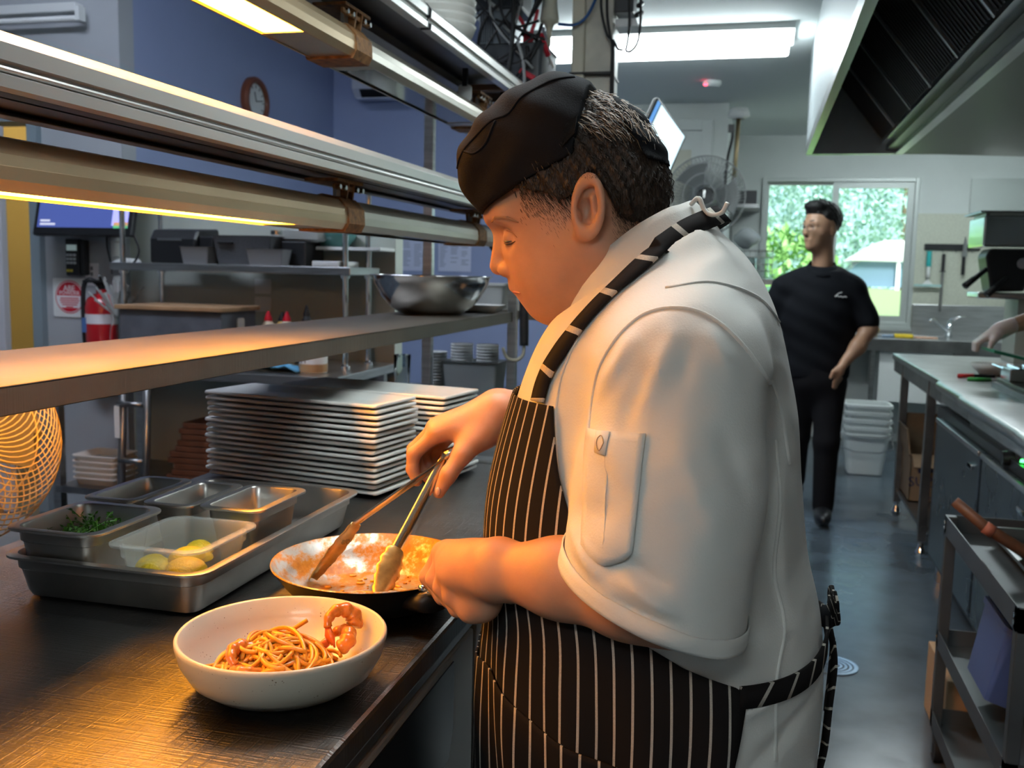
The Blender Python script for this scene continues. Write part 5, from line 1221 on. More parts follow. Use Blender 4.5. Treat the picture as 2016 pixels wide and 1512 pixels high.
q.build('basket_wire', STEEL_P, t)
for k, (x, y) in enumerate(((-.15, 7.5), (-.06, 7.5), (.03, 7.5), (-.15, 7.66), (-.06, 7.66))):
    g_ = thing('drinking_glass', 'clear upturned glass %s in the wire rack' % ('at the near left corner', 'in the near middle', 'at the near right corner', 'at the rear left', 'in the rear middle')[k], 'glass', (x, y, 1.346), group='glasses in the wire rack'); MB().lathe([(.038, 0), (.032, .15), (.001, .152), (.001, .148), (.029, .146), (.035, 0)], (x, y, 1.346), 16, False, False).build('body', GLASSM, g_, smooth=True)
t = thing('plastic_bag', 'crumpled clear plastic bag on top of the glass rack', 'bag', (-.1, 7.45, 1.56)); G = []
rr_ = np.random.RandomState(4)
for i in range(9):
    G.append([(-.11 + (.09 * math.sin(math.pi * (i + .5) / 9)) * math.cos(2 * math.pi * j / 14) * (1 + rr_.uniform(-.25, .25)), 7.5 + .08 * math.sin(math.pi * (i + .5) / 9) * math.sin(2 * math.pi * j / 14), 1.56 + .02 * i) for j in range(14)])
sheet('film', G, mat('cloudy_plastic_film', (.75, .80, .82), .25, trans=.5, ior=1.2), t, .001, closed=True)
# tilted order screen above the chef's shoulder
t = thing('order_screen', 'tilted order screen with a bright white display', 'monitor', (-.43, 4.5, 1.94))
e1 = np.array((.108, .15, -.136)); e2 = np.array((-.071, -.153, -.225)); h1, h2_ = np.linalg.norm(e1) / 2, np.linalg.norm(e2) / 2; e1 /= 2 * h1; e2 /= 2 * h2_; n_ = np.cross(e1, -e2); n_ = n_ if n_[1] > 0 else -n_
R_ = np.stack([e1, n_, -e2], 1); c_ = np.array((-.472, 4.42, 2.123)) + e1 * h1 + e2 * h2_
MB().obox(c_ + n_ * .014, (h1 + .012, .014, h2_ + .012), R_).build('casing', BLACKP, t, bevel=.005)
MB().obox(c_ + e1 * .012, (h1 - .012, .001, h2_), R_).build('display', mat('bright_display', (.8, .95, 1), .4, emit=(.70, .92, 1.0), estr=.95, noise=.15, nscale=12), t)
MB().obox(c_ - e1 * (h1 - .006), (.010, .001, h2_), R_).build('display_edge', mat('blue_display_edge', (.1, .3, .7), .4, emit=(.1, .35, .8), estr=.6), t)
MB().tube([(-.44, 4.52, 1.95), (-.52, 4.3, 2.0), (-.61, 4.0, 2.0)], .015, 8).build('arm_mount', BLACKP, t)

# ------------------------------------------------------------------ cooking line on the right
DK = mat('dark_blue_steel_door', (.14, .17, .19), .28, .9, noise=.15, nscale=3)
t = thing('prep_table', 'stainless prep table at the far end of the cooking line', 'table', (1.2, 5.7, 0))
MB().box(.825, 4.72, .87, 1.75, 6.36, .905).build('table_top', STEEL, t, bevel=.006); MB().box(.835, 4.74, .80, .85, 6.34, .87).build('front_rail', STEEL_D, t)
for x, y in ((.85, 5.08), (.85, 5.97), (1.7, 5.08), (1.7, 5.97)):
    MB().box(x - .02, y - .02, .06, x + .02, y + .02, .87).build('leg', STEEL_D, t); MB().lathe([(.016, .06), (.016, .03), (.026, .012), (.028, 0)], (x, y, 0), 10).build('foot', CHROME, t, smooth=True)
MB().box(.84, 5.05, .12, 1.72, 6.0, .14).build('undershelf', STEEL_D, t)
t = thing('refrigerated_drawers', 'under-counter fridge with dark steel doors along the cooking line', 'fridge', (1.2, 3.6, 0))
MB().box(.82, 2.96, .10, 1.7, 4.715, .79).build('body', mat('fridge_dark_body', (.05, .055, .06), .4, .6), t)
for y0, y1 in ((2.97, 3.675), (3.69, 4.56)):
    d_ = MB().box(.795, y0, .14, .82, y1, .755).build('door', DK, t, bevel=.012, seg=3); MB().box(.785, y0 + .10, .672, .796, y0 + .17, .690).build('door_badge', CHROME, d_, bevel=.003)
    MB().box(.786, y0 + .01, .738, .80, y1 - .01, .758).build('door_handle', STEEL, d_, bevel=.004)
for x in (.86, 1.66):
    for y in (3.05, 4.6): MB().tube([(x, y, 0), (x, y, .1)], .02, 8).build('leg', STEEL, t)
t = thing('worktop', 'stainless worktop with rounded front edge above the fridge doors', 'counter', (1.2, 3.6, .80))
for y0, y1, dx in ((4.14, 4.71, 0.), (3.22, 4.13, -.015), (2.95, 3.21, -.02)):
    MB().prism([(.86, .905)] + [(.80 + dx + .022 + .022 * math.cos(math.radians(a)), .883 + .022 * math.sin(math.radians(a))) for a in range(90, 271, 30)] + [(.83, .86), (.83, .81), (1.7, .81), (1.7, .905)], y0, y1, 'y').build('top_section', STEEL, t, smooth=True, auto=35)
MB().box(.835, 3.30, .765, .845, 4.1, .81).build('control_panel', mat('black_control_panel', (.02, .022, .025), .3), t)
kx = MB().tube([(.835, 3.42, .785), (.80, 3.42, .785)], [.026, .022], 14).build('knob', BLACKP, t, smooth=True, auto=40); MB().tube([(.815, 3.42, .808), (.798, 3.42, .806)], .004, 6).build('knob_pointer', CHROME, kx)
MB().lathe([(.007, -.004), (.006, .004), (.001, .006)], (.832, 3.30, .80), 8, True).build('indicator_light', mat('green_led', (.05, 1, .15), .4, emit=(.05, 1, .12), estr=8), t)
t = thing('griddle', 'dark griddle plate set back on the cooking line', 'griddle', (1.3, 3.5, .905)); MB().box(1.02, 3.0, .905, 1.68, 4.55, .945).build('body', mat('olive_griddle_steel', (.12, .13, .10), .35, .8), t, bevel=.004); MB().box(1.0, 3.0, .905, 1.02, 4.55, .93).build('front_trough', STEEL_D, t)
MB().box(1.02, 3.3, .945, 1.68, 3.32, .955).build('plate_divider', STEEL_D, t)
bowlish('prep_bowl', 'white bowl on the prep table beside the red tongs', 'bowl', (1.13, 5.15, .905), .10, .055, CERAMIC)
t = thing('tongs', 'small tongs with red and black grips on the prep table', 'tongs', (.95, 4.9, .905)); MB().tube([(.93, 4.90, .915), (1.0, 4.92, .917)], .010, 8).build('grip', mat('red_grip', (.75, .03, .03), .4), t, smooth=True); MB().tube([(1.0, 4.92, .917), (1.10, 4.96, .915)], .008, 8).build('arm', BLACKP, t)
t = thing('spatula', 'green-handled spatula lying on the prep table', 'spatula', (.98, 4.8, .905)); MB().tube([(.95, 4.78, .913), (1.05, 4.80, .913)], .009, 8).build('handle', mat('green_grip', (.05, .40, .08), .4), t, smooth=True); MB().box(1.05, 4.77, .907, 1.17, 4.83, .910).build('blade', STEEL_P, t)
# wall-hung espresso-style machine at the frame edge
t = thing('coffee_machine', 'stainless machine with black dispensing head and angled black handles', 'coffee machine', (1.40, 6.0, 1.25))
MB().box(1.185, 5.85, 1.55, 1.75, 6.25, 1.72).build('body', mat('mirror_panel', (.68, .74, .72), .10, .95), t, bevel=.01); MB().box(1.16, 5.83, 1.735, 1.78, 6.28, 1.745).build('top_tray', STEEL_D, t)
for x in (1.20, 1.73): MB().box(x, 5.9, 1.72, x + .02, 6.2, 1.736).build('tray_support', STEEL_D, t)
MB().prism([(1.20, 1.50), (1.225, 1.54), (1.40, 1.54), (1.43, 1.50), (1.41, 1.31), (1.24, 1.30)], 5.83, 6.05, 'y').build('dispensing_head', BLACKP, t, bevel=.012)
for (p0, p1) in (((1.22, 5.86, 1.43), (1.10, 5.80, 1.33)), ((1.36, 5.86, 1.42), (1.21, 5.78, 1.285))):
    MB().tube([p0, p1], [.012, .020], 10).build('handle', BLACKP, t, smooth=True)
MB().box(1.17, 5.80, 1.265, 1.42, 6.10, 1.30).build('drip_tray', STEEL_P, t, bevel=.008); MB().tube([(1.38, 5.83, 1.46), (1.38, 5.79, 1.46)], .03, 12).build('group_ring', CHROME, t, smooth=True, auto=40)
MB().box(1.40, 5.9, .906, 1.70, 6.2, 1.27).build('stand', mat('cream_stand', (.62, .64, .56), .5), t)
# gloved hand and forearm of a third cook reaching in at the frame edge
t = thing('person', 'bare forearm and gloved hand of a cook reaching over a tray', 'person', (1.2, 4.6, 1.0))
def arm3(P): return chain(P, [(1.45, 4.70, 1.22), (1.20, 4.62, 1.215), (1.06, 4.6, 1.165)], [.055, .045, .031], .03)
np_obj('forearm', [sdf_mesh(arm3, (.98, 4.5, 1.08), (1.52, 4.80, 1.32), .008, 1)], SKIN2, t)
def glove(P):
    d = chain(P, [(1.075, 4.6, 1.172), (1.03, 4.595, 1.150)], [.034, .036], .02); d = su(d, el(P, (.995, 4.59, 1.128), (.050, .042, .026), .5), .03)
    for i in range(4): k = np.array((.962, 4.56 + .02 * i, 1.112)); d = su(d, chain(P, [k, k + np.array((-.028, -.004, -.022)), k + np.array((-.030, -.004, -.052))], [.0125, .0118, .0100], .006), .01)
    d = su(d, chain(P, [(1.01, 4.555, 1.125), (.985, 4.53, 1.098), (.975, 4.525, 1.07)], [.017, .013, .011], .006), .014); return d
np_obj('glove', [sdf_mesh(glove, (.91, 4.49, 1.03), (1.13, 4.68, 1.22), .005, 1)], mat('translucent_glove', (.72, .58, .54), .35, sss=.2), t)
t = thing('oven_tray', 'green-lined oven tray under the gloved hand', 'tray', (1.12, 4.5, .945)); MB().obox((1.12, 4.5, 1.035), (.16, .12, .006), np.array(Matrix.Rotation(.22, 3, 'Y'))).build('green_board', mat('green_board', (.02, .22, .12), .4), t)
MB().box(1.03, 4.38, .946, 1.30, 4.54, 1.0).build('rack_body', STEEL_P, t, bevel=.004)
for k in range(5): MB().tube([(1.0 + .06 * k, 4.36, 1.003), (1.0 + .06 * k, 4.56, 1.003)], .004, 6).build('rack_wire', CHROME, t)
# ------------------------------------------------------------------ servery wall: screen, terminal, sign, extinguisher
t = thing('wall_screen', 'tilted black wall screen showing a blue desktop', 'monitor', (-3.28, 4.25, 1.5))
R_ = np.array(Matrix.Rotation(math.radians(-14), 3, 'X')); c0 = np.array((-3.285, 4.24, 1.665))
MB().obox(c0, (.285, .018, .185), R_).build('casing', BLACKP, t, bevel=.006)
MB().obox(c0 + R_ @ np.array((0, -.0185, .014)), (.262, .001, .160), R_).build('display', mat('blue_desktop_display', (.02, .03, .1), .2, emit=(.06, .09, .30), estr=.9), t)
MB().obox(c0 + R_ @ np.array((.215, -.0200, -.06)), (.045, .0006, .075), R_).build('display_window', mat('lilac_display_window', (.3, .3, .7), .3, emit=(.38, .38, .85), estr=.9), t)
MB().obox(c0 + R_ @ np.array((.222, -.0206, -.128)), (.040, .0006, .010), R_).build('display_strip', mat('orange_strip', (.6, .3, .15), .3, emit=(.6, .3, .15), estr=.6), t)
MB().obox(c0 + R_ @ np.array((.222, -.0206, -.140)), (.040, .0006, .008), R_).build('display_strip', mat('green_strip', (.1, .45, .2), .3, emit=(.1, .5, .2), estr=.6), t)
WT = mat('white_print', (.85, .85, .88), .5, emit=(.6, .6, .75), estr=.5)
for dz_, w_ in ((-.112, .028), (-.130, .044)): MB().obox(c0 + R_ @ np.array((-.245 + w_, -.0202, dz_)), (w_, .0005, .005), R_).build('display_print', WT, t)
MB().tube([(-3.285, 4.27, 1.70), (-3.285, 4.39, 1.72)], .03, 8).build('wall_mount', BLACKP, t)
t = thing('payment_terminal', 'black handset with keypad mounted under the wall screen', 'phone', (-3.465, 4.37, 1.28))
MB().box(-3.515, 4.345, 1.285, -3.43, 4.385, 1.475).build('body', BLACKP, t, bevel=.008); MB().box(-3.428, 4.35, 1.29, -3.40, 4.39, 1.47).build('cradle', BLACKP, t, bevel=.006)
MB().box(-3.503, 4.342, 1.415, -3.443, 4.346, 1.445).build('display', mat('lcd_grey', (.35, .45, .45), .3, emit=(.3, .4, .4), estr=.3), t)
for i in range(3):
    for j in range(3): MB().box(-3.505 + .021 * i, 4.340, 1.345 + .020 * j, -3.490 + .021 * i, 4.346, 1.358 + .020 * j).build('key', mat('pale_key', (.5, .54, .56), .5), t)
for i in range(2): MB().box(-3.505 + .021 * i, 4.340, 1.305, -3.490 + .021 * i, 4.346, 1.318).build('key', mat('yellow_key', (.6, .5, .05), .5), t)
t = thing('extinguisher_sign', 'square white sign with a red disc reading powder', 'sign', (-3.535, 4.397, 1.16))
MB().prism(rrect(.20, .205, .012, 3, -3.535, 1.168), 4.393, 4.3995, 'y').build('plate', WHITEP, t)
RED = mat('sign_red', (.55, .012, .03), .45); WP = mat('sign_white', (.82, .80, .82), .5); cxs, czs = -3.532, 1.172
def disc(name, y, rx, m, z0=-1., z1=1.):
    pts = [(cxs + rx * math.cos(a), czs + rx * math.sin(a)) for a in (2 * math.pi * k / 40 for k in range(40))]
    pts = [(x, min(max(z, czs + z0 * rx), czs + z1 * rx)) for x, z in pts]; MB().prism(pts, y, y + .001, 'y').build(name, m, t)
disc('disc_ring', 4.3920, .088, RED); disc('disc_gap', 4.3915, .083, WP); disc('disc_red', 4.3910, .079, RED); disc('disc_white', 4.3905, .080, WP, -.72, .08)
RX = Matrix.Rotation(math.radians(90), 3, 'X')
text('sign_lettering', 'ABE', .042, (cxs, 4.3900, czs + .045), RX, WP, t); text('sign_lettering', 'POWDER', .030, (cxs, 4.3900, czs + .020), RX, WP, t)
for k, w_ in enumerate((.056, .060, .054, .046, .022)): MB().box(cxs - w_, 4.3898, czs - .004 - .0115 * k - .006, cxs + w_, 4.3904, czs - .004 - .0115 * k).build('small_print', RED, t)
t = thing('fire_extinguisher', 'red fire extinguisher with white band and black hose', 'fire extinguisher', (-3.275, 4.31, .80))
FX = mat('extinguisher_red', (.50, .012, .02), .28, coat=.4); ec = (-3.275, 4.31, .80)
MB().lathe([(.001, 0), (.075, 0), (.08, .01), (.08, .33), (.07, .37), (.04, .395), (.025, .40), (.025, .42), (.001, .42)], ec, 28).build('cylinder', FX, t, smooth=True, auto=40)
MB().lathe([(.0806, .245), (.0806, .295)], ec, 28).build('white_band', WP, t, smooth=True); MB().lathe([(.0808, .135), (.0808, .152)], ec, 28).build('black_band', BLACKP, t, smooth=True)
MB().prism([(-3.345, 1.0), (-3.31, 1.0), (-3.31, 1.075), (-3.345, 1.075)], 4.243, 4.246, 'y').build('blue_label', mat('blue_label', (.08, .17, .4), .4), t)
MB().tube([(-3.275, 4.31, 1.22), (-3.275, 4.31, 1.26)], .02, 10).build('valve', BLACKP, t); MB().box(-3.30, 4.20, 1.255, -3.25, 4.33, 1.268).build('squeeze_handle', BLACKP, t); MB().tube([(-3.275, 4.33, 1.245), (-3.24, 4.25, 1.29)], .008, 6).build('lever', BLACKP, t)
MB().tube(bez([(-3.275, 4.30, 1.24), (-3.31, 4.27, 1.27), (-3.35, 4.27, 1.22), (-3.36, 4.28, 1.0), (-3.352, 4.29, .85)], 6), .012, 8).build('hose', RUBBER, t, smooth=True)
MB().box(-3.22, 4.335, 1.20, -3.18, 4.36, 1.29).build('safety_tag', mat('tag_paper', (.6, .62, .6), .6), t)
t = thing('wall_notice', 'narrow white notice with printing beside the extinguisher', 'notice', (-3.392, 4.397, 1.24)); MB().box(-3.432, 4.394, 1.235, -3.355, 4.3985, 1.352).build('paper', WP, t); 
for k in range(3): MB().box(-3.402, 4.3930, 1.255 + .03 * k, -3.386, 4.3942, 1.275 + .03 * k).build('notice_print', mat('grey_ink', (.2, .2, .22), .6), t)
t = thing('wall_conduit', 'white plastic pipe elbow with cables by the servery shelf', 'pipe', (-3.22, 4.34, 1.34)); MB().tube(bez([(-3.205, 4.36, 1.75), (-3.206, 4.355, 1.50), (-3.206, 4.35, 1.42), (-3.20, 4.34, 1.37), (-3.15, 4.30, 1.355), (-3.02, 4.25, 1.35)], 6), .030, 12).build('pipe', WHITEP, t, smooth=True)
for k in range(3): MB().lathe([(.031, 0), (.036, .002), (.036, .010), (.031, .012)], (-3.206, 4.355, 1.46 + .05 * k), 14).build('collar', WHITEP, t, smooth=True)
MB().tube(bez([(-3.25, 4.33, 1.50), (-3.24, 4.32, 1.43), (-3.215, 4.31, 1.36), (-3.2, 4.30, 1.30)], 6), .005, 6).build('cable', RUBBER, t); MB().tube(bez([(-3.0, 4.2, 1.5), (-2.97, 4.2, 1.42), (-3.0, 4.2, 1.36), (-3.04, 4.2, 1.35)], 6), .005, 6).build('cable', RUBBER, t)
t = thing('flower_vase', 'small vase of silvery dried flowers beside the extinguisher', 'vase', (-3.10, 4.2, .90)); MB().lathe([(.03, 0), (.045, .05), (.04, .12), (.025, .17), (.03, .20)], (-3.10, 4.2, .90), 16, True).build('vase', GLASSM, t, smooth=True); q = MB(); rnd = random.Random(8)
for k in range(60): a, e = rnd.uniform(0, 6.28), rnd.uniform(.6, 1.5); ln = rnd.uniform(.08, .22); d = np.array((math.cos(a) * math.cos(e), math.sin(a) * math.cos(e) * .6, math.sin(e))); q.tube([np.array((-3.10, 4.2, 1.08)), np.array((-3.10, 4.2, 1.08)) + d * ln * .6, np.array((-3.10, 4.2, 1.08)) + d * ln], [.002, .002, .006], 4)
q.build('dried_stems', mat('silvery_stem', (.4, .42, .4), .7), t)
# clock and air conditioner
t = thing('wall_clock', 'round wall clock with brown wooden rim', 'clock', (-3.19, 5.735, 2.40)); RY = Matrix.Rotation(math.radians(90), 4, 'Y'); M4 = Matrix.Translation((-3.198, 5.735, 2.40)) @ RY
def lay(mb): mb.v = [tuple(M4 @ Vector(p)) for p in mb.v]; return mb
lay(MB().lathe([(.105, .0), (.150, 0), (.152, .03), (.140, .045), (.120, .045), (.110, .028)], (0, 0, 0), 40)).build('rim', mat('clock_wood', (.16, .05, .025), .35), t, smooth=True, auto=40)
lay(MB().lathe([(.001, .022), (.112, .022)], (0, 0, 0), 40)).build('face', WHITEP, t)
for k in range(12): a = math.radians(30 * k); lay(MB().obox((.092 * math.cos(a), .092 * math.sin(a), .0235), (.009, .003, .001), np.array(Matrix.Rotation(a, 3, 'Z')))).build('hour_mark', BLACKP, t)
for a, l, w in ((math.radians(200), .06, .004), (math.radians(100), .085, .003)): lay(MB().obox((.5 * l * math.cos(a), .5 * l * math.sin(a), .026), (l / 2, w, .001), np.array(Matrix.Rotation(a, 3, 'Z')))).build('hand', BLACKP, t)
t = thing('air_conditioner', 'white split air conditioner high on the far wall', 'air conditioner', (-2.60, 6.85, 2.58)); ACM = mat('white_ac_casing', (.50, .53, .62), .4)
MB().prism([(6.955, 2.60), (6.80, 2.60), (6.735, 2.66), (6.74, 2.86), (6.76, 2.89), (6.955, 2.89)], -2.96, -2.10, 'x').build('casing', ACM, t, bevel=.01); MB().prism([(6.800, 2.597), (6.74, 2.652), (6.745, 2.648), (6.80, 2.594)], -2.90, -2.16, 'x').build('louvre', BLACKP, t); MB().box(-2.92, 6.74, 2.585, -2.14, 6.80, 2.592).build('flap', ACM, t)
# menus on the far wall
MENU = mat('printed_menu', (.60, .64, .80), .6); INK = mat('menu_ink', (.25, .29, .40), .6)
for x0, x1, z0, z1, lab in ((-2.74, -2.455, 1.345, 1.62, 'printed menu sheet on the far wall beside the gantry post'), (-2.345, -2.09, 1.345, 1.60, 'printed menu sheet on the far wall nearest the chef')):
    t = thing('menu_sheet', lab, 'menu', ((x0 + x1) / 2, 6.955, z0)); MB().box(x0, 6.952, z0, x1, 6.956, z1).build('paper', MENU, t); q = MB(); rnd = random.Random(int(x0 * 100)); w = (x1 - x0) / 3
    for c in range(3):
        for k in range(13):
            if rnd.random() < .15: continue
            z = z1 - .03 - k * (z1 - z0 - .05) / 13; q.box(x0 + .012 + c * w, 6.9512, z, x0 + .012 + c * w + (w - .024) * rnd.uniform(.5, 1), 6.952, z + .006)
    q.build('print_lines', INK, t)
# ------------------------------------------------------------------ things on the servery overshelf and bench
ZS = 1.361
t = thing('receipt_printer', 'black receipt printer on the servery overshelf', 'printer', (-2.69, 4.17, ZS)); MB().prism([(4.07, ZS), (4.07, 1.475), (4.10, 1.52), (4.28, 1.53), (4.30, ZS)], -2.82, -2.575, 'x').build('body', BLACKP, t, bevel=.01); MB().box(-2.775, 4.066, 1.467, -2.645, 4.071, 1.479).build('paper_slot', STEEL_P, t); MB().box(-2.575, 4.10, ZS, -2.50, 4.28, 1.49).build('side_unit', BLACKP, t, bevel=.006)
def tub(label, x0, x1, y0, y1, z0, z1, m, name='plastic_container', fl=.012):
    t = thing(name, label, 'container', ((x0 + x1) / 2, (y0 + y1) / 2, z0)); w, d = x1 - x0, y1 - y0
    MB().rings(rr_vessel(w, d, .01, [(fl, z0), (.0, z1 - .004), (-.004, z1), (.002, z1), (fl + .003, z0 + .004)], (x0 + x1) / 2, (y0 + y1) / 2)).build('body', m, t, smooth=True, auto=40); return t
GB = mat('grey_woven_plastic', (.09, .095, .105), .5, bump=.8, bscale=180); CLD = mat('cloudy_clear_plastic', (.55, .56, .58), .3, trans=.55, ior=1.15)
tub('low clear container of sachets beside the receipt printer', -2.635, -2.485, 4.03, 4.14, ZS, 1.44, CLD)
t = tub('grey woven plastic basket with a slot handle on the overshelf', -2.475, -2.175, 4.05, 4.33, ZS, 1.495, GB, 'storage_basket', .02); MB().box(-2.44, 4.035, 1.455, -2.365, 4.056, 1.468).build('handle_slot', BLACKP, t, bevel=.005)
tub('clear container of sachets in front of the black box', -2.285, -2.10, 4.02, 4.12, ZS, 1.435, CLD)
t = thing('cash_box', 'black box beside the grey basket on the overshelf', 'box', (-2.11, 4.2, ZS)); MB().box(-2.17, 4.14, ZS, -2.045, 4.34, 1.475).build('body', BLACKP, t, bevel=.006)
for k in range(5):
    t = thing('takeaway_tray', 'white takeaway tray, %s of the stack beside the basket' % ('lowest', 'second lowest', 'middle', 'second highest', 'topmost')[k], 'tray', (-2.09, 4.22, 1.476 + .009 * k), group='takeaway trays on the overshelf'); MB().rings(rr_vessel(.19, .13, .02, [(.02, 1.476 + .009 * k), (.0, 1.488 + .009 * k), (.002, 1.489 + .009 * k), (.021, 1.478 + .009 * k)], -2.085, 4.22)).build('body', WHITEP, t, smooth=True, auto=40)
t = thing('chopping_board', 'thin white board on the right end of the overshelf', 'board', (-1.88, 4.12, ZS)); MB().box(-1.955, 4.02, ZS, -1.825, 4.25, 1.385).build('board', WHITEP, t, bevel=.004)
bowlish('serving_bowl', 'wide dark teal bowl on the raised shelf', 'bowl', (-1.99, 4.34, 1.456), .11, .075, mat('dark_teal_glaze', (.05, .16, .15), .35))
t = thing('plastic_jar', 'clear jar with silver lid behind the basket', 'jar', (-2.30, 4.345, ZS)); MB().lathe([(.03, 0), (.032, .13), (.028, .15)], (-2.30, 4.3449, ZS), 14, True, True).build('body', CLD, t, smooth=True, auto=40); MB().lathe([(.03, .15), (.03, .17)], (-2.30, 4.3449, ZS), 14, True, True).build('lid', STEEL_P, t)
t = thing('counter_bin', 'grey felt-sided box with a timber lid on the servery bench', 'box', (-2.49, 3.87, .90)); MB().box(-2.74, 3.72, .90, -2.235, 4.02, 1.155).build('body', mat('grey_felt', (.10, .11, .13), .8, noise=.2, nscale=12), t, bevel=.006); MB().box(-2.755, 3.705, 1.155, -2.22, 4.035, 1.175).build('lid', mat('tan_timber_lid', (.38, .23, .12), .5, noise=.25, nscale=8), t, bevel=.004); MB().prism(rrect(.06, .05, .012, 3, 3.88, 1.10), -2.236, -2.231, 'x').build('label_plate', WHITEP, t)
def bottle(label, c, r, h, mb, mc, cap=.03):
    t = thing('sauce_bottle', label, 'bottle', c, group='bottles on the servery bench'); MB().lathe([(.001, 0), (r, 0), (r, h * .55), (r * .75, h * .75), (r * .45, h * .82)], c, 16).build('body', mb, t, smooth=True, auto=50); MB().lathe([(r * .5, h * .82), (r * .5, h * .86), (r * .12, h), (.001, h)], c, 14, True).build('cap', mc, t, smooth=True, auto=40)
RC = mat('red_cap', (.60, .01, .03), .4); CRM = mat('cream_sauce', (.70, .62, .45), .35)
bottle('cream sauce bottle with red cap nearest the timber-lidded box', (-2.205, 4.08, .90), .038, .25, CRM, RC); bottle('mustard sauce bottle with black cap on the servery bench', (-2.165, 4.14, .90), .038, .245, mat('mustard_sauce', (.65, .42, .12), .35), BLACKP); bottle('cream sauce bottle with red cap between mustard and black bottles', (-2.12, 4.10, .90), .038, .25, CRM, RC); bottle('all-black bottle beside the sauce bottles', (-2.03, 4.12, .90), .032, .28, BLACKP, BLACKP)
for z, lab in ((1.215, 'upper white power outlet on the partition'), (1.125, 'lower white power outlet on the partition')):
    t = thing('power_outlet', lab, 'outlet', (-2.43, 4.445, z)); MB().prism(rrect(.09, .075, .006, 2, -2.43, z + .04), 4.441, 4.4495, 'y').build('plate', WHITEP, t)
    for dx in (-.02, .02): MB().box(-2.43 + dx - .006, 4.4395, z + .05, -2.43 + dx + .006, 4.442, z + .062).build('switch', WHITEP, t)
t = thing('blue_cloth', 'crumpled blue cloth on the servery bench corner', 'cloth', (-2.03, 3.85, .90)); G = [[(-2.12 + .03 * i, 3.78 + .025 * j, .905 + .045 * abs(math.sin(i * .9 + j * .5) * math.cos(j * .8)) * (1 - abs(i - 3) / 5)) for i in range(8)] for j in range(7)]; sheet('fabric', G, mat('blue_cloth', (.10, .32, .52), .9), t, .004)
t = thing('spice_tub', 'white labelled tub with tan lid on the servery bench', 'tub', (-1.86, 3.85, .90)); MB().lathe([(.06, 0), (.062, .11), (.058, .115)], (-1.87, 3.86, .90), 20, True, True).build('body', WHITEP, t, smooth=True, auto=40); MB().lathe([(.0625, .0), (.0625, .035)], (-1.87, 3.86, .905), 20).build('label_band', mat('tan_label', (.5, .32, .16), .5), t, smooth=True); text('tub_lettering', 'TH', .035, (-1.90, 3.80, .955), RX, mat('dark_ink', (.1, .05, .04), .6), t)
# under the servery bench: tubs, boards, upright steel leg with sticker
for k in range(5):
    z = .331 + .026 * k; t = thing('square_tub', 'white square tub, %s of the stack under the servery bench' % ('lowest', 'second lowest', 'middle', 'second highest', 'topmost')[k], 'tub', (-2.95, 3.86, z), group='square tubs under the servery bench')
    MB().rings(rr_vessel(.235, .20, .03, [(.02, z), (.008, z + .028), (.0, z + .030), (.0, z + .036), (.006, z + .036), (.024, z + .008)], -2.935, 3.86)).build('body', mat('cream_plastic_tub', (.72, .68, .62), .45), t, smooth=True, auto=40)
t = thing('step_ladder', 'folded grey step ladder leaning under the servery bench', 'ladder', (-2.64, 3.62, 0))
for dx in (0, .12): MB().tube([(-2.68 + dx, 3.60, .0), (-2.66 + dx, 3.64, 1.0)], .018, 10).build('rail', STEEL_D, t, smooth=True)
for z in (.25, .5, .75): MB().tube([(-2.675, 3.61, z), (-2.555, 3.61, z)], .012, 8).build('rung', STEEL_D, t, smooth=True)
MB().box(-2.686, 3.597, .60, -2.660, 3.602, .74).build('sticker', WHITEP, t)
for k in range(12):
    z = .331 + .027 * k; t = thing('wooden_board', 'brown wooden serving board, %s of the stack' % ['lowest', 'second', 'third', 'fourth', 'fifth', 'sixth', 'seventh', 'eighth', 'ninth', 'tenth', 'eleventh', 'topmost'][k], 'board', (-2.35, 3.9, z), group='wooden boards under the servery bench'); dx = (0, .03, -.02, .01, .02, -.01, 0, .03, .04, .06, .05, .07)[k]
    MB().prism(rrect(.30, .24, .02, 3, -2.40 + dx, 3.90), z, z + .024, 'z').build('board', mat('dark_stained_board', (.12, .045, .02), .5, noise=.25, nscale=14), t, bevel=.003)
# ------------------------------------------------------------------ crockery on the far counter
RAM = mat('white_ramekin', (.66, .68, .66), .3)
def cups(x, y, n, z0, r, where):
    me_ = None
    for k in range(n):
        nm = 'lowest' if k == 0 else ('topmost' if k == n - 1 else '%s from the bottom' % ('second third fourth fifth sixth seventh eighth ninth tenth eleventh twelfth thirteenth fourteenth'.split()[k - 1]))
        if me_ is None:
            o = MB().lathe([(.001, 0), (r * .72, 0), (r * .78, .004), (r * .96, .028), (r, .032), (r * .97, .034), (r * .9, .030), (r * .7, .006), (.001, .005)], (0, 0, 0), 24).build('ramekin', RAM, None, smooth=True); me_ = o.data
        else: o = bpy.data.objects.new('ramekin', me_); COL.objects.link(o)
        o.location = (x, y, z0 + k * .0118); tag(o, 'white ramekin, %s, in the stack %s' % (nm, where), 'ramekin', 'ramekins stacked on the far counter')
cups(-1.205, 3.55, 12, .88, .048, 'beside the clear crate')
t = thing('bowl_crate', 'pale translucent crate on the counter holding bowls', 'crate', (-1.06, 3.62, .88)); MB().rings(rr_vessel(.225, .16, .012, [(.012, .881), (.0, 1.008), (-.004, 1.010), (.004, 1.010), (.016, .886)], -1.06, 3.60)).build('body', mat('milky_crate_plastic', (.62, .66, .64), .35, trans=.25, ior=1.2), t, smooth=True, auto=40)
cups(-1.112, 3.60, 14, .887, .045, 'at the left of the milky crate'); cups(-1.008, 3.60, 14, .887, .045, 'at the right of the milky crate')
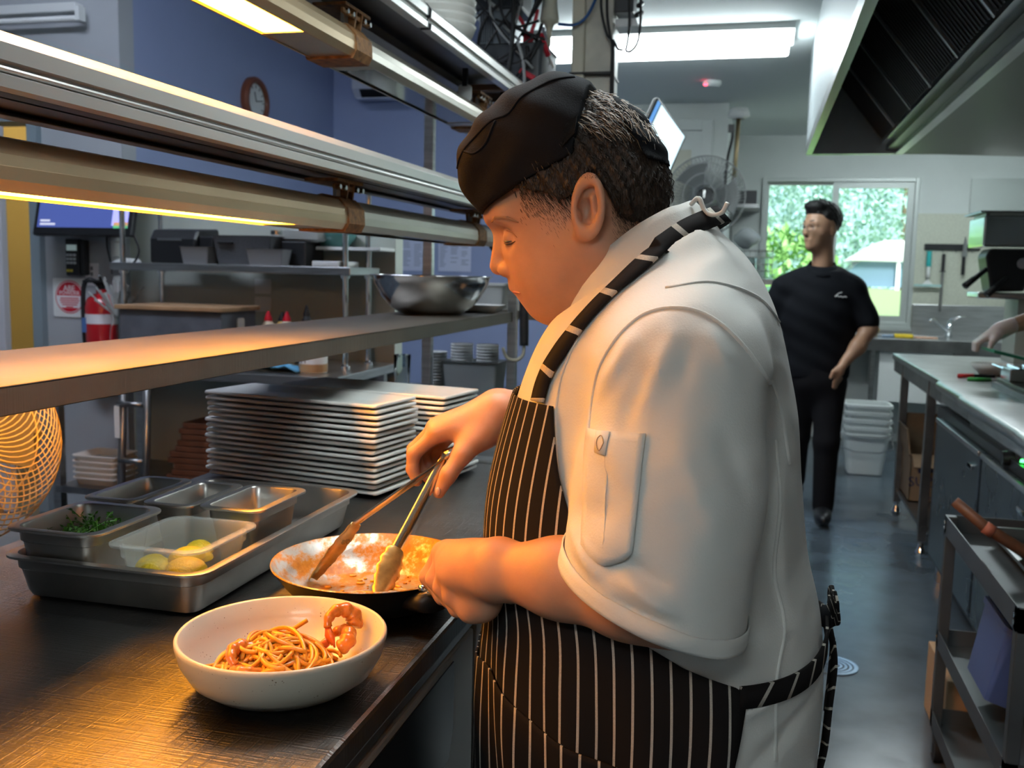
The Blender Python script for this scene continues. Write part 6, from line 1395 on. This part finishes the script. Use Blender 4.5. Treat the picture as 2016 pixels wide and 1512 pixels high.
for k, (x, y) in enumerate(((-1.36, 3.60), (-.80, 3.62), (-.74, 3.70), (-.68, 3.62))):
    g_ = thing('tumbler', ('clear tumbler left of the ramekin stack', 'clear tumbler beside the gantry end post', 'clear tumbler behind the gantry end post', 'clear tumbler nearest the chef on the far counter')[k], 'glass', (x, y, .88), group='tumblers on the far counter'); MB().lathe([(.001, .001), (.030, .001), (.034, .14), (.031, .14), (.027, .008), (.001, .008)], (x, y, .88), 16).build('body', GLASSM, g_, smooth=True)
t = thing('hanging_lead', 'black sleeve and cream cable looped on the gantry end post', 'cable', (-.82, 3.43, 1.05)); MB().tube(bez([(-.835, 3.43, 1.40), (-.828, 3.425, 1.30), (-.822, 3.42, 1.18), (-.820, 3.42, 1.09)], 6), .017, 10).build('sleeve', RUBBER, t, smooth=True); MB().tube(bez([(-.820, 3.42, 1.09), (-.824, 3.42, 1.055), (-.85, 3.42, 1.035), (-.885, 3.42, 1.045), (-.90, 3.42, 1.08)], 6), .006, 8).build('cable', mat('cream_cable', (.62, .56, .42), .5), t, smooth=True)
# ------------------------------------------------------------------ clutter on the top shelf
for k in range(7):
    t = thing('stacking_bowl', 'white bowl, %s in the stack on the top gantry shelf' % ('lowest', 'second', 'third', 'fourth', 'fifth', 'sixth', 'topmost')[k], 'bowl', (-.985, 2.80, 2.02), group='white bowls on the top gantry shelf'); z = 2.022 + .024 * k; MB().lathe([(.001, 0), (.055, 0), (.065, .006), (.098, .035), (.106, .055), (.109, .062), (.105, .064), (.095, .036), (.055, .008), (.001, .006)], (-.968, 2.86, z), 36).build('body', CERAMIC, t, smooth=True)
DG = mat('charcoal_plastic', (.05, .055, .065), .45); GM = mat('grey_metal_case', (.22, .25, .28), .45, .3)
t = thing('cable_crate', 'black crate of tangled cables on the shelf end', 'crate', (-.98, 3.75, 2.02)); MB().rings(rr_vessel(.36, .28, .02, [(.01, 2.021), (.0, 2.20), (-.006, 2.202), (.006, 2.204), (.016, 2.03)], -1.0, 3.74)).build('body', DG, t, smooth=True, auto=40)
g2 = MB().box(-1.2, 3.6, 1.99, -.79, 3.885, 2.02).build('end_shelf', DKSH, bpy.data.objects['gantry'])
t = thing('network_switch', 'charcoal network box on top of the cable crate', 'electronics', (-1.0, 3.74, 2.33)); MB().box(-1.10, 3.66, 2.345, -.915, 3.82, 2.52).build('casing', DG, t, bevel=.006); MB().box(-1.10, 3.655, 2.335, -.915, 3.82, 2.345).build('base_plate', BLACKP, t)
t = thing('power_supply', 'grey ribbed power supply in the cable crate', 'electronics', (-1.0, 3.7, 2.2)); MB().box(-1.075, 3.63, 2.206, -.945, 3.80, 2.335).build('casing', GM, t, bevel=.004)
for k in range(6): MB().box(-1.068 + .009 * k, 3.626, 2.215, -1.063 + .009 * k, 3.631, 2.325).build('rib', DG, t)
RH = mat('red_tool_grip', (.55, .02, .04), .4)
t = thing('pliers', 'red-handled pliers standing in the cable crate', 'pliers', (-.88, 3.68, 2.2)); MB().tube(bez([(-.93, 3.64, 2.315), (-.905, 3.64, 2.28), (-.892, 3.64, 2.235)], 6), .007, 8).build('handle', RH, t, smooth=True); MB().tube(bez([(-.850, 3.64, 2.33), (-.862, 3.64, 2.28), (-.878, 3.64, 2.235)], 6), .007, 8).build('handle', RH, t, smooth=True); MB().box(-.90, 3.63, 2.16, -.865, 3.65, 2.24).build('jaw', STEEL_D, t, bevel=.004); MB().box(-.902, 3.628, 2.20, -.862, 3.636, 2.25).build('pivot_cover', RH, t, bevel=.004)
t = thing('screwdriver', 'red screwdriver poking out at the crate corner', 'screwdriver', (-.80, 3.7, 2.1)); MB().tube([(-.835, 3.63, 2.24), (-.805, 3.64, 2.16)], .010, 8).build('handle', RH, t, smooth=True); MB().tube([(-.805, 3.64, 2.16), (-.79, 3.66, 2.12)], .004, 6).build('shaft', STEEL_P, t)
t = thing('red_clip', 'flat red clip on the edge of the shelf end', 'clip', (-.88, 3.60, 2.1)); MB().obox((-.872, 3.585, 2.085), (.032, .006, .010), np.array(Matrix.Rotation(.5, 3, 'Y'))).build('body', RH, t, bevel=.003)
t = thing('cream_handle', 'cream turned plastic handle hanging above the crate', 'handle', (-.825, 3.72, 2.3)); MB().lathe([(.001, -.105), (.008, -.10), (.009, -.05), (.020, -.02), (.036, -.012), (.036, .0), (.031, .03), (.027, .07), (.034, .13), (.036, .22), (.001, .22)], (-.822, 3.72, 2.315), 20).build('grip', mat('cream_plastic', (.62, .60, .48), .4), t, smooth=True)
t = thing('clear_bottle', 'small clear plastic bottle among the cables', 'bottle', (-.85, 3.74, 2.15)); MB().lathe([(.03, 0), (.034, .01), (.034, .10), (.012, .13), (.012, .15)], (-.855, 3.74, 2.14), 14, True, True).build('body', CLD, t, smooth=True)
BLU = mat('blue_network_cable', (.02, .10, .32), .4); rnd = random.Random(13); t = thing('cable_tangle', 'tangle of black cables spilling over the crate', 'cables', (-.95, 3.64, 2.2))
for k in range(22):
    a = np.array((rnd.uniform(-1.12, -.80), rnd.uniform(3.57, 3.66), rnd.uniform(2.2, 2.52))); b_ = np.array((rnd.uniform(-1.12, -.80), rnd.uniform(3.56, 3.64), rnd.uniform(2.03, 2.35))); m_ = (a + b_) / 2 + np.array((rnd.uniform(-.08, .08), rnd.uniform(-.04, .01), rnd.uniform(-.10, .05)))
    MB().tube(bez([a, m_, b_], 8), rnd.choice((.004, .005, .006, .008)), 6).build('cable', RUBBER if k % 6 else mat('grey_cable', (.35, .36, .36), .5), t, smooth=True)
MB().tube(bez([(-.93, 3.58, 2.45), (-.925, 3.565, 2.25), (-.93, 3.55, 2.12), (-.955, 3.545, 2.0), (-.965, 3.545, 1.93)], 8), .009, 8).build('cable', RUBBER, t, smooth=True); MB().tube(bez([(-.905, 3.56, 2.2), (-.88, 3.555, 2.12), (-.872, 3.55, 2.02), (-.872, 3.55, 1.95)], 8), .006, 8).build('cable', mat('grey_cable'), t, smooth=True)
t = thing('network_cable', 'blue network cable curving across the column', 'cable', (-.75, 3.84, 2.3)); MB().tube(bez([(-.655, 3.85, 2.48), (-.665, 3.84, 2.42), (-.70, 3.83, 2.345), (-.745, 3.82, 2.315), (-.80, 3.78, 2.31)], 8), .006, 8).build('cable', BLU, t, smooth=True); MB().tube(bez([(-.885, 3.68, 2.50), (-.872, 3.67, 2.42), (-.862, 3.67, 2.34)], 8), .007, 8).build('cable', BLU, t, smooth=True)
t = thing('column_cables', 'black cables tied down the white column', 'cables', (-.60, 3.84, 2.0))
for k, pth in enumerate(([(-.645, 3.84, 2.52), (-.645, 3.84, 2.38), (-.62, 3.84, 2.28), (-.598, 3.84, 2.24), (-.597, 3.84, 2.08), (-.597, 3.84, 1.7)], [(-.625, 3.845, 2.52), (-.622, 3.845, 2.36), (-.604, 3.845, 2.26), (-.592, 3.845, 2.22), (-.590, 3.845, 2.0), (-.590, 3.845, 1.7)], [(-.50, 3.85, 2.50), (-.492, 3.85, 2.34), (-.50, 3.85, 2.25), (-.525, 3.85, 2.215), (-.545, 3.85, 2.215)], [(-.54, 3.85, 2.46), (-.535, 3.85, 2.30), (-.545, 3.85, 2.215)], [(-.597, 3.85, 2.26), (-.575, 3.85, 2.225), (-.555, 3.85, 2.22)])): MB().tube(bez(pth, 8), .0055, 6).build('cable', RUBBER, t, smooth=True)
t = thing('junction_box', 'grey junction box with bracket on the column side', 'electronics', (-.55, 3.9, 2.35)); MB().box(-.600, 3.88, 2.37, -.525, 3.99, 2.52).build('casing', DG, t, bevel=.005); MB().prism([(-.595, 2.315), (-.505, 2.315), (-.515, 2.345), (-.595, 2.345)], 3.88, 4.0, 'y').build('bracket', STEEL_D, t)
for k in range(5): MB().tube([(-.51 + .006 * (k % 2), 3.86, 2.35 + .035 * k), (-.495, 3.90, 2.37 + .035 * k)], .010, 6).build('plug', BLACKP, t)

# ------------------------------------------------------------------ floor items on the right
BUK = mat('white_bucket_plastic', (.70, .74, .72), .45)
for k in range(5):
    t = thing('bucket', 'white square bucket, %s of the nested stack on the floor' % ('lowest', 'second', 'third', 'fourth', 'topmost')[k], 'bucket', (.78, 7.1, .001 + .052 * k), group='white buckets nested on the floor'); z = .001 + .052 * k
    MB().rings(rr_vessel(.32, .30, .06, [(.05, z), (.045, z + .004), (.012, z + .26), (.0, z + .262), (.0, z + .285), (.012, z + .288), (.016, z + .286), (.05, z + .006)], .78, 7.12)).build('body', BUK, t, smooth=True, auto=40)
    if k in (0, 2): MB().tube([(.62, 7.0, z + .27), (.60, 6.96, z + .20), (.70, 6.955, z + .17), (.86, 6.955, z + .17), (.95, 6.96, z + .2), (.94, 7.0, z + .27)], .004, 6).build('wire_handle', STEEL_P, t)
CARD = mat('brown_cardboard', (.30, .20, .12), .8, noise=.1, nscale=20); INKB = mat('navy_print', (.03, .035, .10), .6)
t = thing('cardboard_box', 'opened brown cardboard box printed in navy under the prep table', 'box', (.98, 5.6, .14)); q = MB(); x0, x1, y0, y1, z0, z1 = .86, 1.30, 5.62, 5.96, .141, .40
q.box(x0, y0, z0, x1, y1, z0 + .006); q.box(x0, y0, z0, x0 + .006, y1, z1); q.box(x1 - .006, y0, z0, x1, y1, z1); q.box(x0, y0, z0, x1, y0 + .006, z1); q.box(x0, y1 - .006, z0, x1, y1, z1); q.build('body', CARD, t)
MB().obox((1.08, y1 + .03, .49), (.215, .004, .10), np.array(Matrix.Rotation(-.35, 3, 'X'))).build('rear_flap', CARD, t); MB().obox((.845, 5.79, .47), (.004, .165, .075), np.array(Matrix.Rotation(-.15, 3, 'Y'))).build('side_flap', CARD, t); MB().obox((1.08, y0 - .04, .375), (.215, .06, .004), np.array(Matrix.Rotation(.45, 3, 'X'))).build('front_flap', CARD, t)
text('box_lettering', 'SUPA CHIPS', .075, (1.05, y0 - .002, .265), Matrix.Rotation(-.08, 3, 'Y') @ RX, INKB, t); MB().obox((1.06, y0 - .001, .335), (.16, .001, .014), np.array(Matrix.Rotation(-.12, 3, 'Y'))).build('printed_bar', INKB, t); MB().obox((1.12, y0 - .001, .205), (.09, .001, .014), np.array(Matrix.Rotation(-.08, 3, 'Y'))).build('printed_bar', INKB, t)
MB().lathe([(.028, 0), (.033, 0), (.033, .001), (.028, .001)], (0, 0, 0), 20).build('printed_ring', INKB, t).matrix_basis = Matrix.Translation((-.01, .018, .06)) @ Matrix.Rotation(math.radians(90), 4, 'X') @ Matrix.Translation((.98, 5.6, .14))
t = thing('floor_drain', 'round stainless floor drain grate in the aisle', 'drain', (.337, 3.455, .0)); MB().lathe([(.085, .0005), (.085, .004), (.070, .004), (.070, .0015)], (.32, 3.455, 0), 36).build('rim', STEEL_P, t, smooth=True, auto=40)
for r in (.012, .028, .044, .060): MB().lathe([(r - .005, .001), (r - .005, .0035), (r + .005, .0035), (r + .005, .001)], (.32, 3.455, 0), 36).build('grate_ring', STEEL_P, t, smooth=True, auto=40)
MB().lathe([(.001, .0006), (.07, .0006)], (.32, 3.455, 0), 30).build('sump', BLACKP, t)
# trolley
TS = mat('dull_trolley_steel', (.17, .18, .185), .42, .85, noise=.2, nscale=5)
t = thing('trolley', 'steel service trolley with three tiers at the right edge', 'trolley', (.9, 2.45, 0)); X0, X1, Y0, Y1 = .537, 1.02, 2.07, 2.86
for x in (X0 + .014, X1 - .014):
    for y in (Y0 + .014, Y1 - .014): MB().box(x - .014, y - .014, .09, x + .014, y + .014, .71).build('post', TS, t, bevel=.003)
for z in (.66, .335, .10):
    q = MB().box(X0, Y0, z - .003, X1, Y1, z); e = .05 if z > .6 else .045
    q.box(X0, Y0, z, X0 + .003, Y1, z + e); q.box(X1 - .003, Y0, z, X1, Y1, z + e); q.box(X0, Y0, z, X1, Y0 + .003, z + e); q.box(X0, Y1 - .003, z, X1, Y1, z + e); q.build('tier', TS, t)
for y in (Y0 + .014, Y1 - .014):
    for z in (.69, .675, .36): MB().tube([(X0 - .004, y, z), (X0, y, z)], .006, 6).build('bolt', STEEL_P, t)
for x in (X0 + .02, X1 - .02):
    for y in (Y0 + .03, Y1 - .03): MB().tube([(x - .012, y, .035), (x + .012, y, .035)], .034, 14).build('wheel', RUBBER, t, smooth=True, auto=40); MB().box(x - .018, y - .012, .03, x + .018, y + .012, .09).build('castor_fork', STEEL_P, t)
gn('roasting_tray', 'dark tray of greasy water on the trolley top', 'tray', .83, 2.60, .40, .40, .661, .04, STEEL_D, r=.02)
t = thing('grease_sheet', 'yellowed paper lying in the trolley tray', 'paper', (.75, 2.66, .665)); G = [[(.68 + .03 * i, 2.56 + .03 * j, .672 + .004 * math.sin(i * 1.7 + j)) for i in range(8)] for j in range(6)]; sheet('paper', G, mat('yellowed_paper', (.45, .42, .25), .6), t, .001)
t = thing('scrubbing_brush', 'wooden-handled brush laid across the trolley tray', 'brush', (.6, 2.5, .71)); MB().tube([(.492, 2.52, .822), (.56, 2.505, .768), (.70, 2.47, .690)], [.013, .0145, .016], 12).build('handle', mat('worn_wood_handle', (.13, .055, .028), .5, noise=.3, nscale=30), t, smooth=True)
MB().tube([(.560, 2.505, .768), (.580, 2.50, .756)], .0165, 12).build('handle_band', mat('red_brown_band', (.32, .10, .06), .5), t, smooth=True); MB().box(.69, 2.43, .668, .82, 2.51, .695).build('brush_head', BLACKP, t, bevel=.006)
BLUP = mat('slate_blue_plastic', (.07, .11, .27), .4)
for k, (c, ang) in enumerate((((.640, 2.46, .47), .30), ((.70, 2.40, .485), .42))):
    t = thing('blue_container', ('slate blue container tipped against the trolley side', 'slate blue container leaning over the other one')[k], 'container', c, group='blue containers on the trolley'); Rm = Matrix.Translation(c) @ Matrix.Rotation(ang, 4, 'Y'); q = MB(); q.rings(rr_vessel(.15, .24, .02, [(.02, -.10), (.0, .07), (-.006, .072), (-.006, .085), (.006, .085), (.024, -.095)])); q.v = [tuple(Rm @ Vector(p)) for p in q.v]; q.build('body', BLUP, t, smooth=True, auto=40)
    q = MB()
    for i in range(4): q.obox((-.04 + .027 * i, 0, .088), (.005, .105, .004), np.eye(3))
    q.v = [tuple(Rm @ Vector(p)) for p in q.v]; q.build('lid_ribs', BLUP, t)
bowlish('round_tray', 'large cream round tray at the rear of the trolley middle tier', 'tray', (.80, 2.70, .338), .14, .10, mat('cream_tray', (.66, .62, .50), .5))
t = thing('carton', 'tan cardboard carton on the floor behind the trolley', 'carton', (.68, 3.0, 0)); MB().box(.58, 2.88, .001, .78, 3.2, .22).build('body', mat('tan_carton', (.50, .34, .20), .8), t, bevel=.004)

# ------------------------------------------------------------------ outside the window
BOAT = mat('white_boat_hull', (.85, .87, .88), .35); BG = mat('boat_glass', (.12, .20, .26), .15)
t = thing('boat', 'white cabin cruiser parked outside beyond the window', 'boat', (2.1, 16, -.4))
R = []
for x, hw, zk, zt in ((.45, .02, .95, 1.32), (.9, .55, .65, 1.28), (1.6, .95, .5, 1.22), (2.6, 1.1, .45, 1.18), (4.2, 1.1, .45, 1.15)): R.append([(x, 16 - hw, zt), (x, 16 - hw * .7, (zk + zt) / 2), (x, 16, zk), (x, 16 + hw * .7, (zk + zt) / 2), (x, 16 + hw, zt)])
MB().rings(R).build('hull', BOAT, t, smooth=True, auto=40)
MB().prism([(1.05, 1.25), (1.45, 1.62), (3.9, 1.62), (4.0, 1.22)], 15.3, 16.7, 'y').build('windscreen', BG, t); MB().prism([(1.28, 1.62), (1.75, 1.92), (3.8, 1.95), (4.0, 1.60)], 15.2, 16.8, 'y').build('cabin_roof', BOAT, t, bevel=.05)
for x in (1.95, 2.7): MB().box(x, 15.25, 1.2, x + .05, 15.32, 1.63).build('window_post', BOAT, t)
t = thing('boat_trailer', 'blue-grey trailer under the cabin cruiser', 'trailer', (2.3, 16, -.4)); MB().box(.7, 15.3, .15, 4.2, 15.4, .28).build('chassis', mat('trailer_steel', (.3, .36, .5), .5), t); MB().box(.7, 16.6, .15, 4.2, 16.7, .28).build('chassis', mat('trailer_steel'), t)
for x in (2.2, 3.0):
    for y in (15.2, 16.8): MB().tube([(x, y - .1, -.1), (x, y + .1, -.1)], .3, 18).build('wheel', RUBBER, t, smooth=True, auto=40)
for x in (.9, 3.9): MB().box(x, 15.3, -.39, x + .1, 16.7, .5).build('support', mat('trailer_steel'), t)
def leafy(name, label, c, rad, n, ls, m, seed, trunk=True):
    t = thing(name, label, 'tree' if trunk else 'shrub', (c[0], c[1], -.4), group='greenery outside the window'); rs = np.random.RandomState(seed); q = MB()
    u = rs.normal(size=(n, 3)); u /= np.linalg.norm(u, axis=1)[:, None]; r = rs.uniform(.5, 1, n) ** .5; P = np.array(c) + u * np.array(rad) * r[:, None]
    for p in P:
        a = rs.normal(size=3); a /= np.linalg.norm(a); b_ = np.cross(a, rs.normal(size=3)); b_ /= np.linalg.norm(b_); s = ls * rs.uniform(.6, 1.2); q.add([p - a * s, p + b_ * s * .5, p + a * s, p - b_ * s * .5], [(0, 1, 2, 3)])
    o = q.build('foliage', m, t); o['kind'] = 'stuff'
    if trunk: MB().tube([(c[0], c[1], -.4), (c[0], c[1], c[2])], [.12, .05], 8).build('trunk', mat('bark', (.2, .15, .1), .9), t)
    else: MB().tube([(c[0], c[1], -.4), (c[0], c[1], c[2])], [.04, .02], 6).build('stem', mat('bark', (.2, .15, .1), .9), t)
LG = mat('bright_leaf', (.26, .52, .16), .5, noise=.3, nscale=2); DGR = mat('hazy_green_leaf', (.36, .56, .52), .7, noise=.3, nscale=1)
leafy('shrub', 'bright green leafy shrub close outside the window', (.25, 10.6, 1.15), (.65, .5, .75), 1600, .06, LG, 1, False); leafy('shrub', 'low green shrub under the window ledge outside', (.75, 10.9, .35), (.6, .4, .5), 900, .055, LG, 2, False)
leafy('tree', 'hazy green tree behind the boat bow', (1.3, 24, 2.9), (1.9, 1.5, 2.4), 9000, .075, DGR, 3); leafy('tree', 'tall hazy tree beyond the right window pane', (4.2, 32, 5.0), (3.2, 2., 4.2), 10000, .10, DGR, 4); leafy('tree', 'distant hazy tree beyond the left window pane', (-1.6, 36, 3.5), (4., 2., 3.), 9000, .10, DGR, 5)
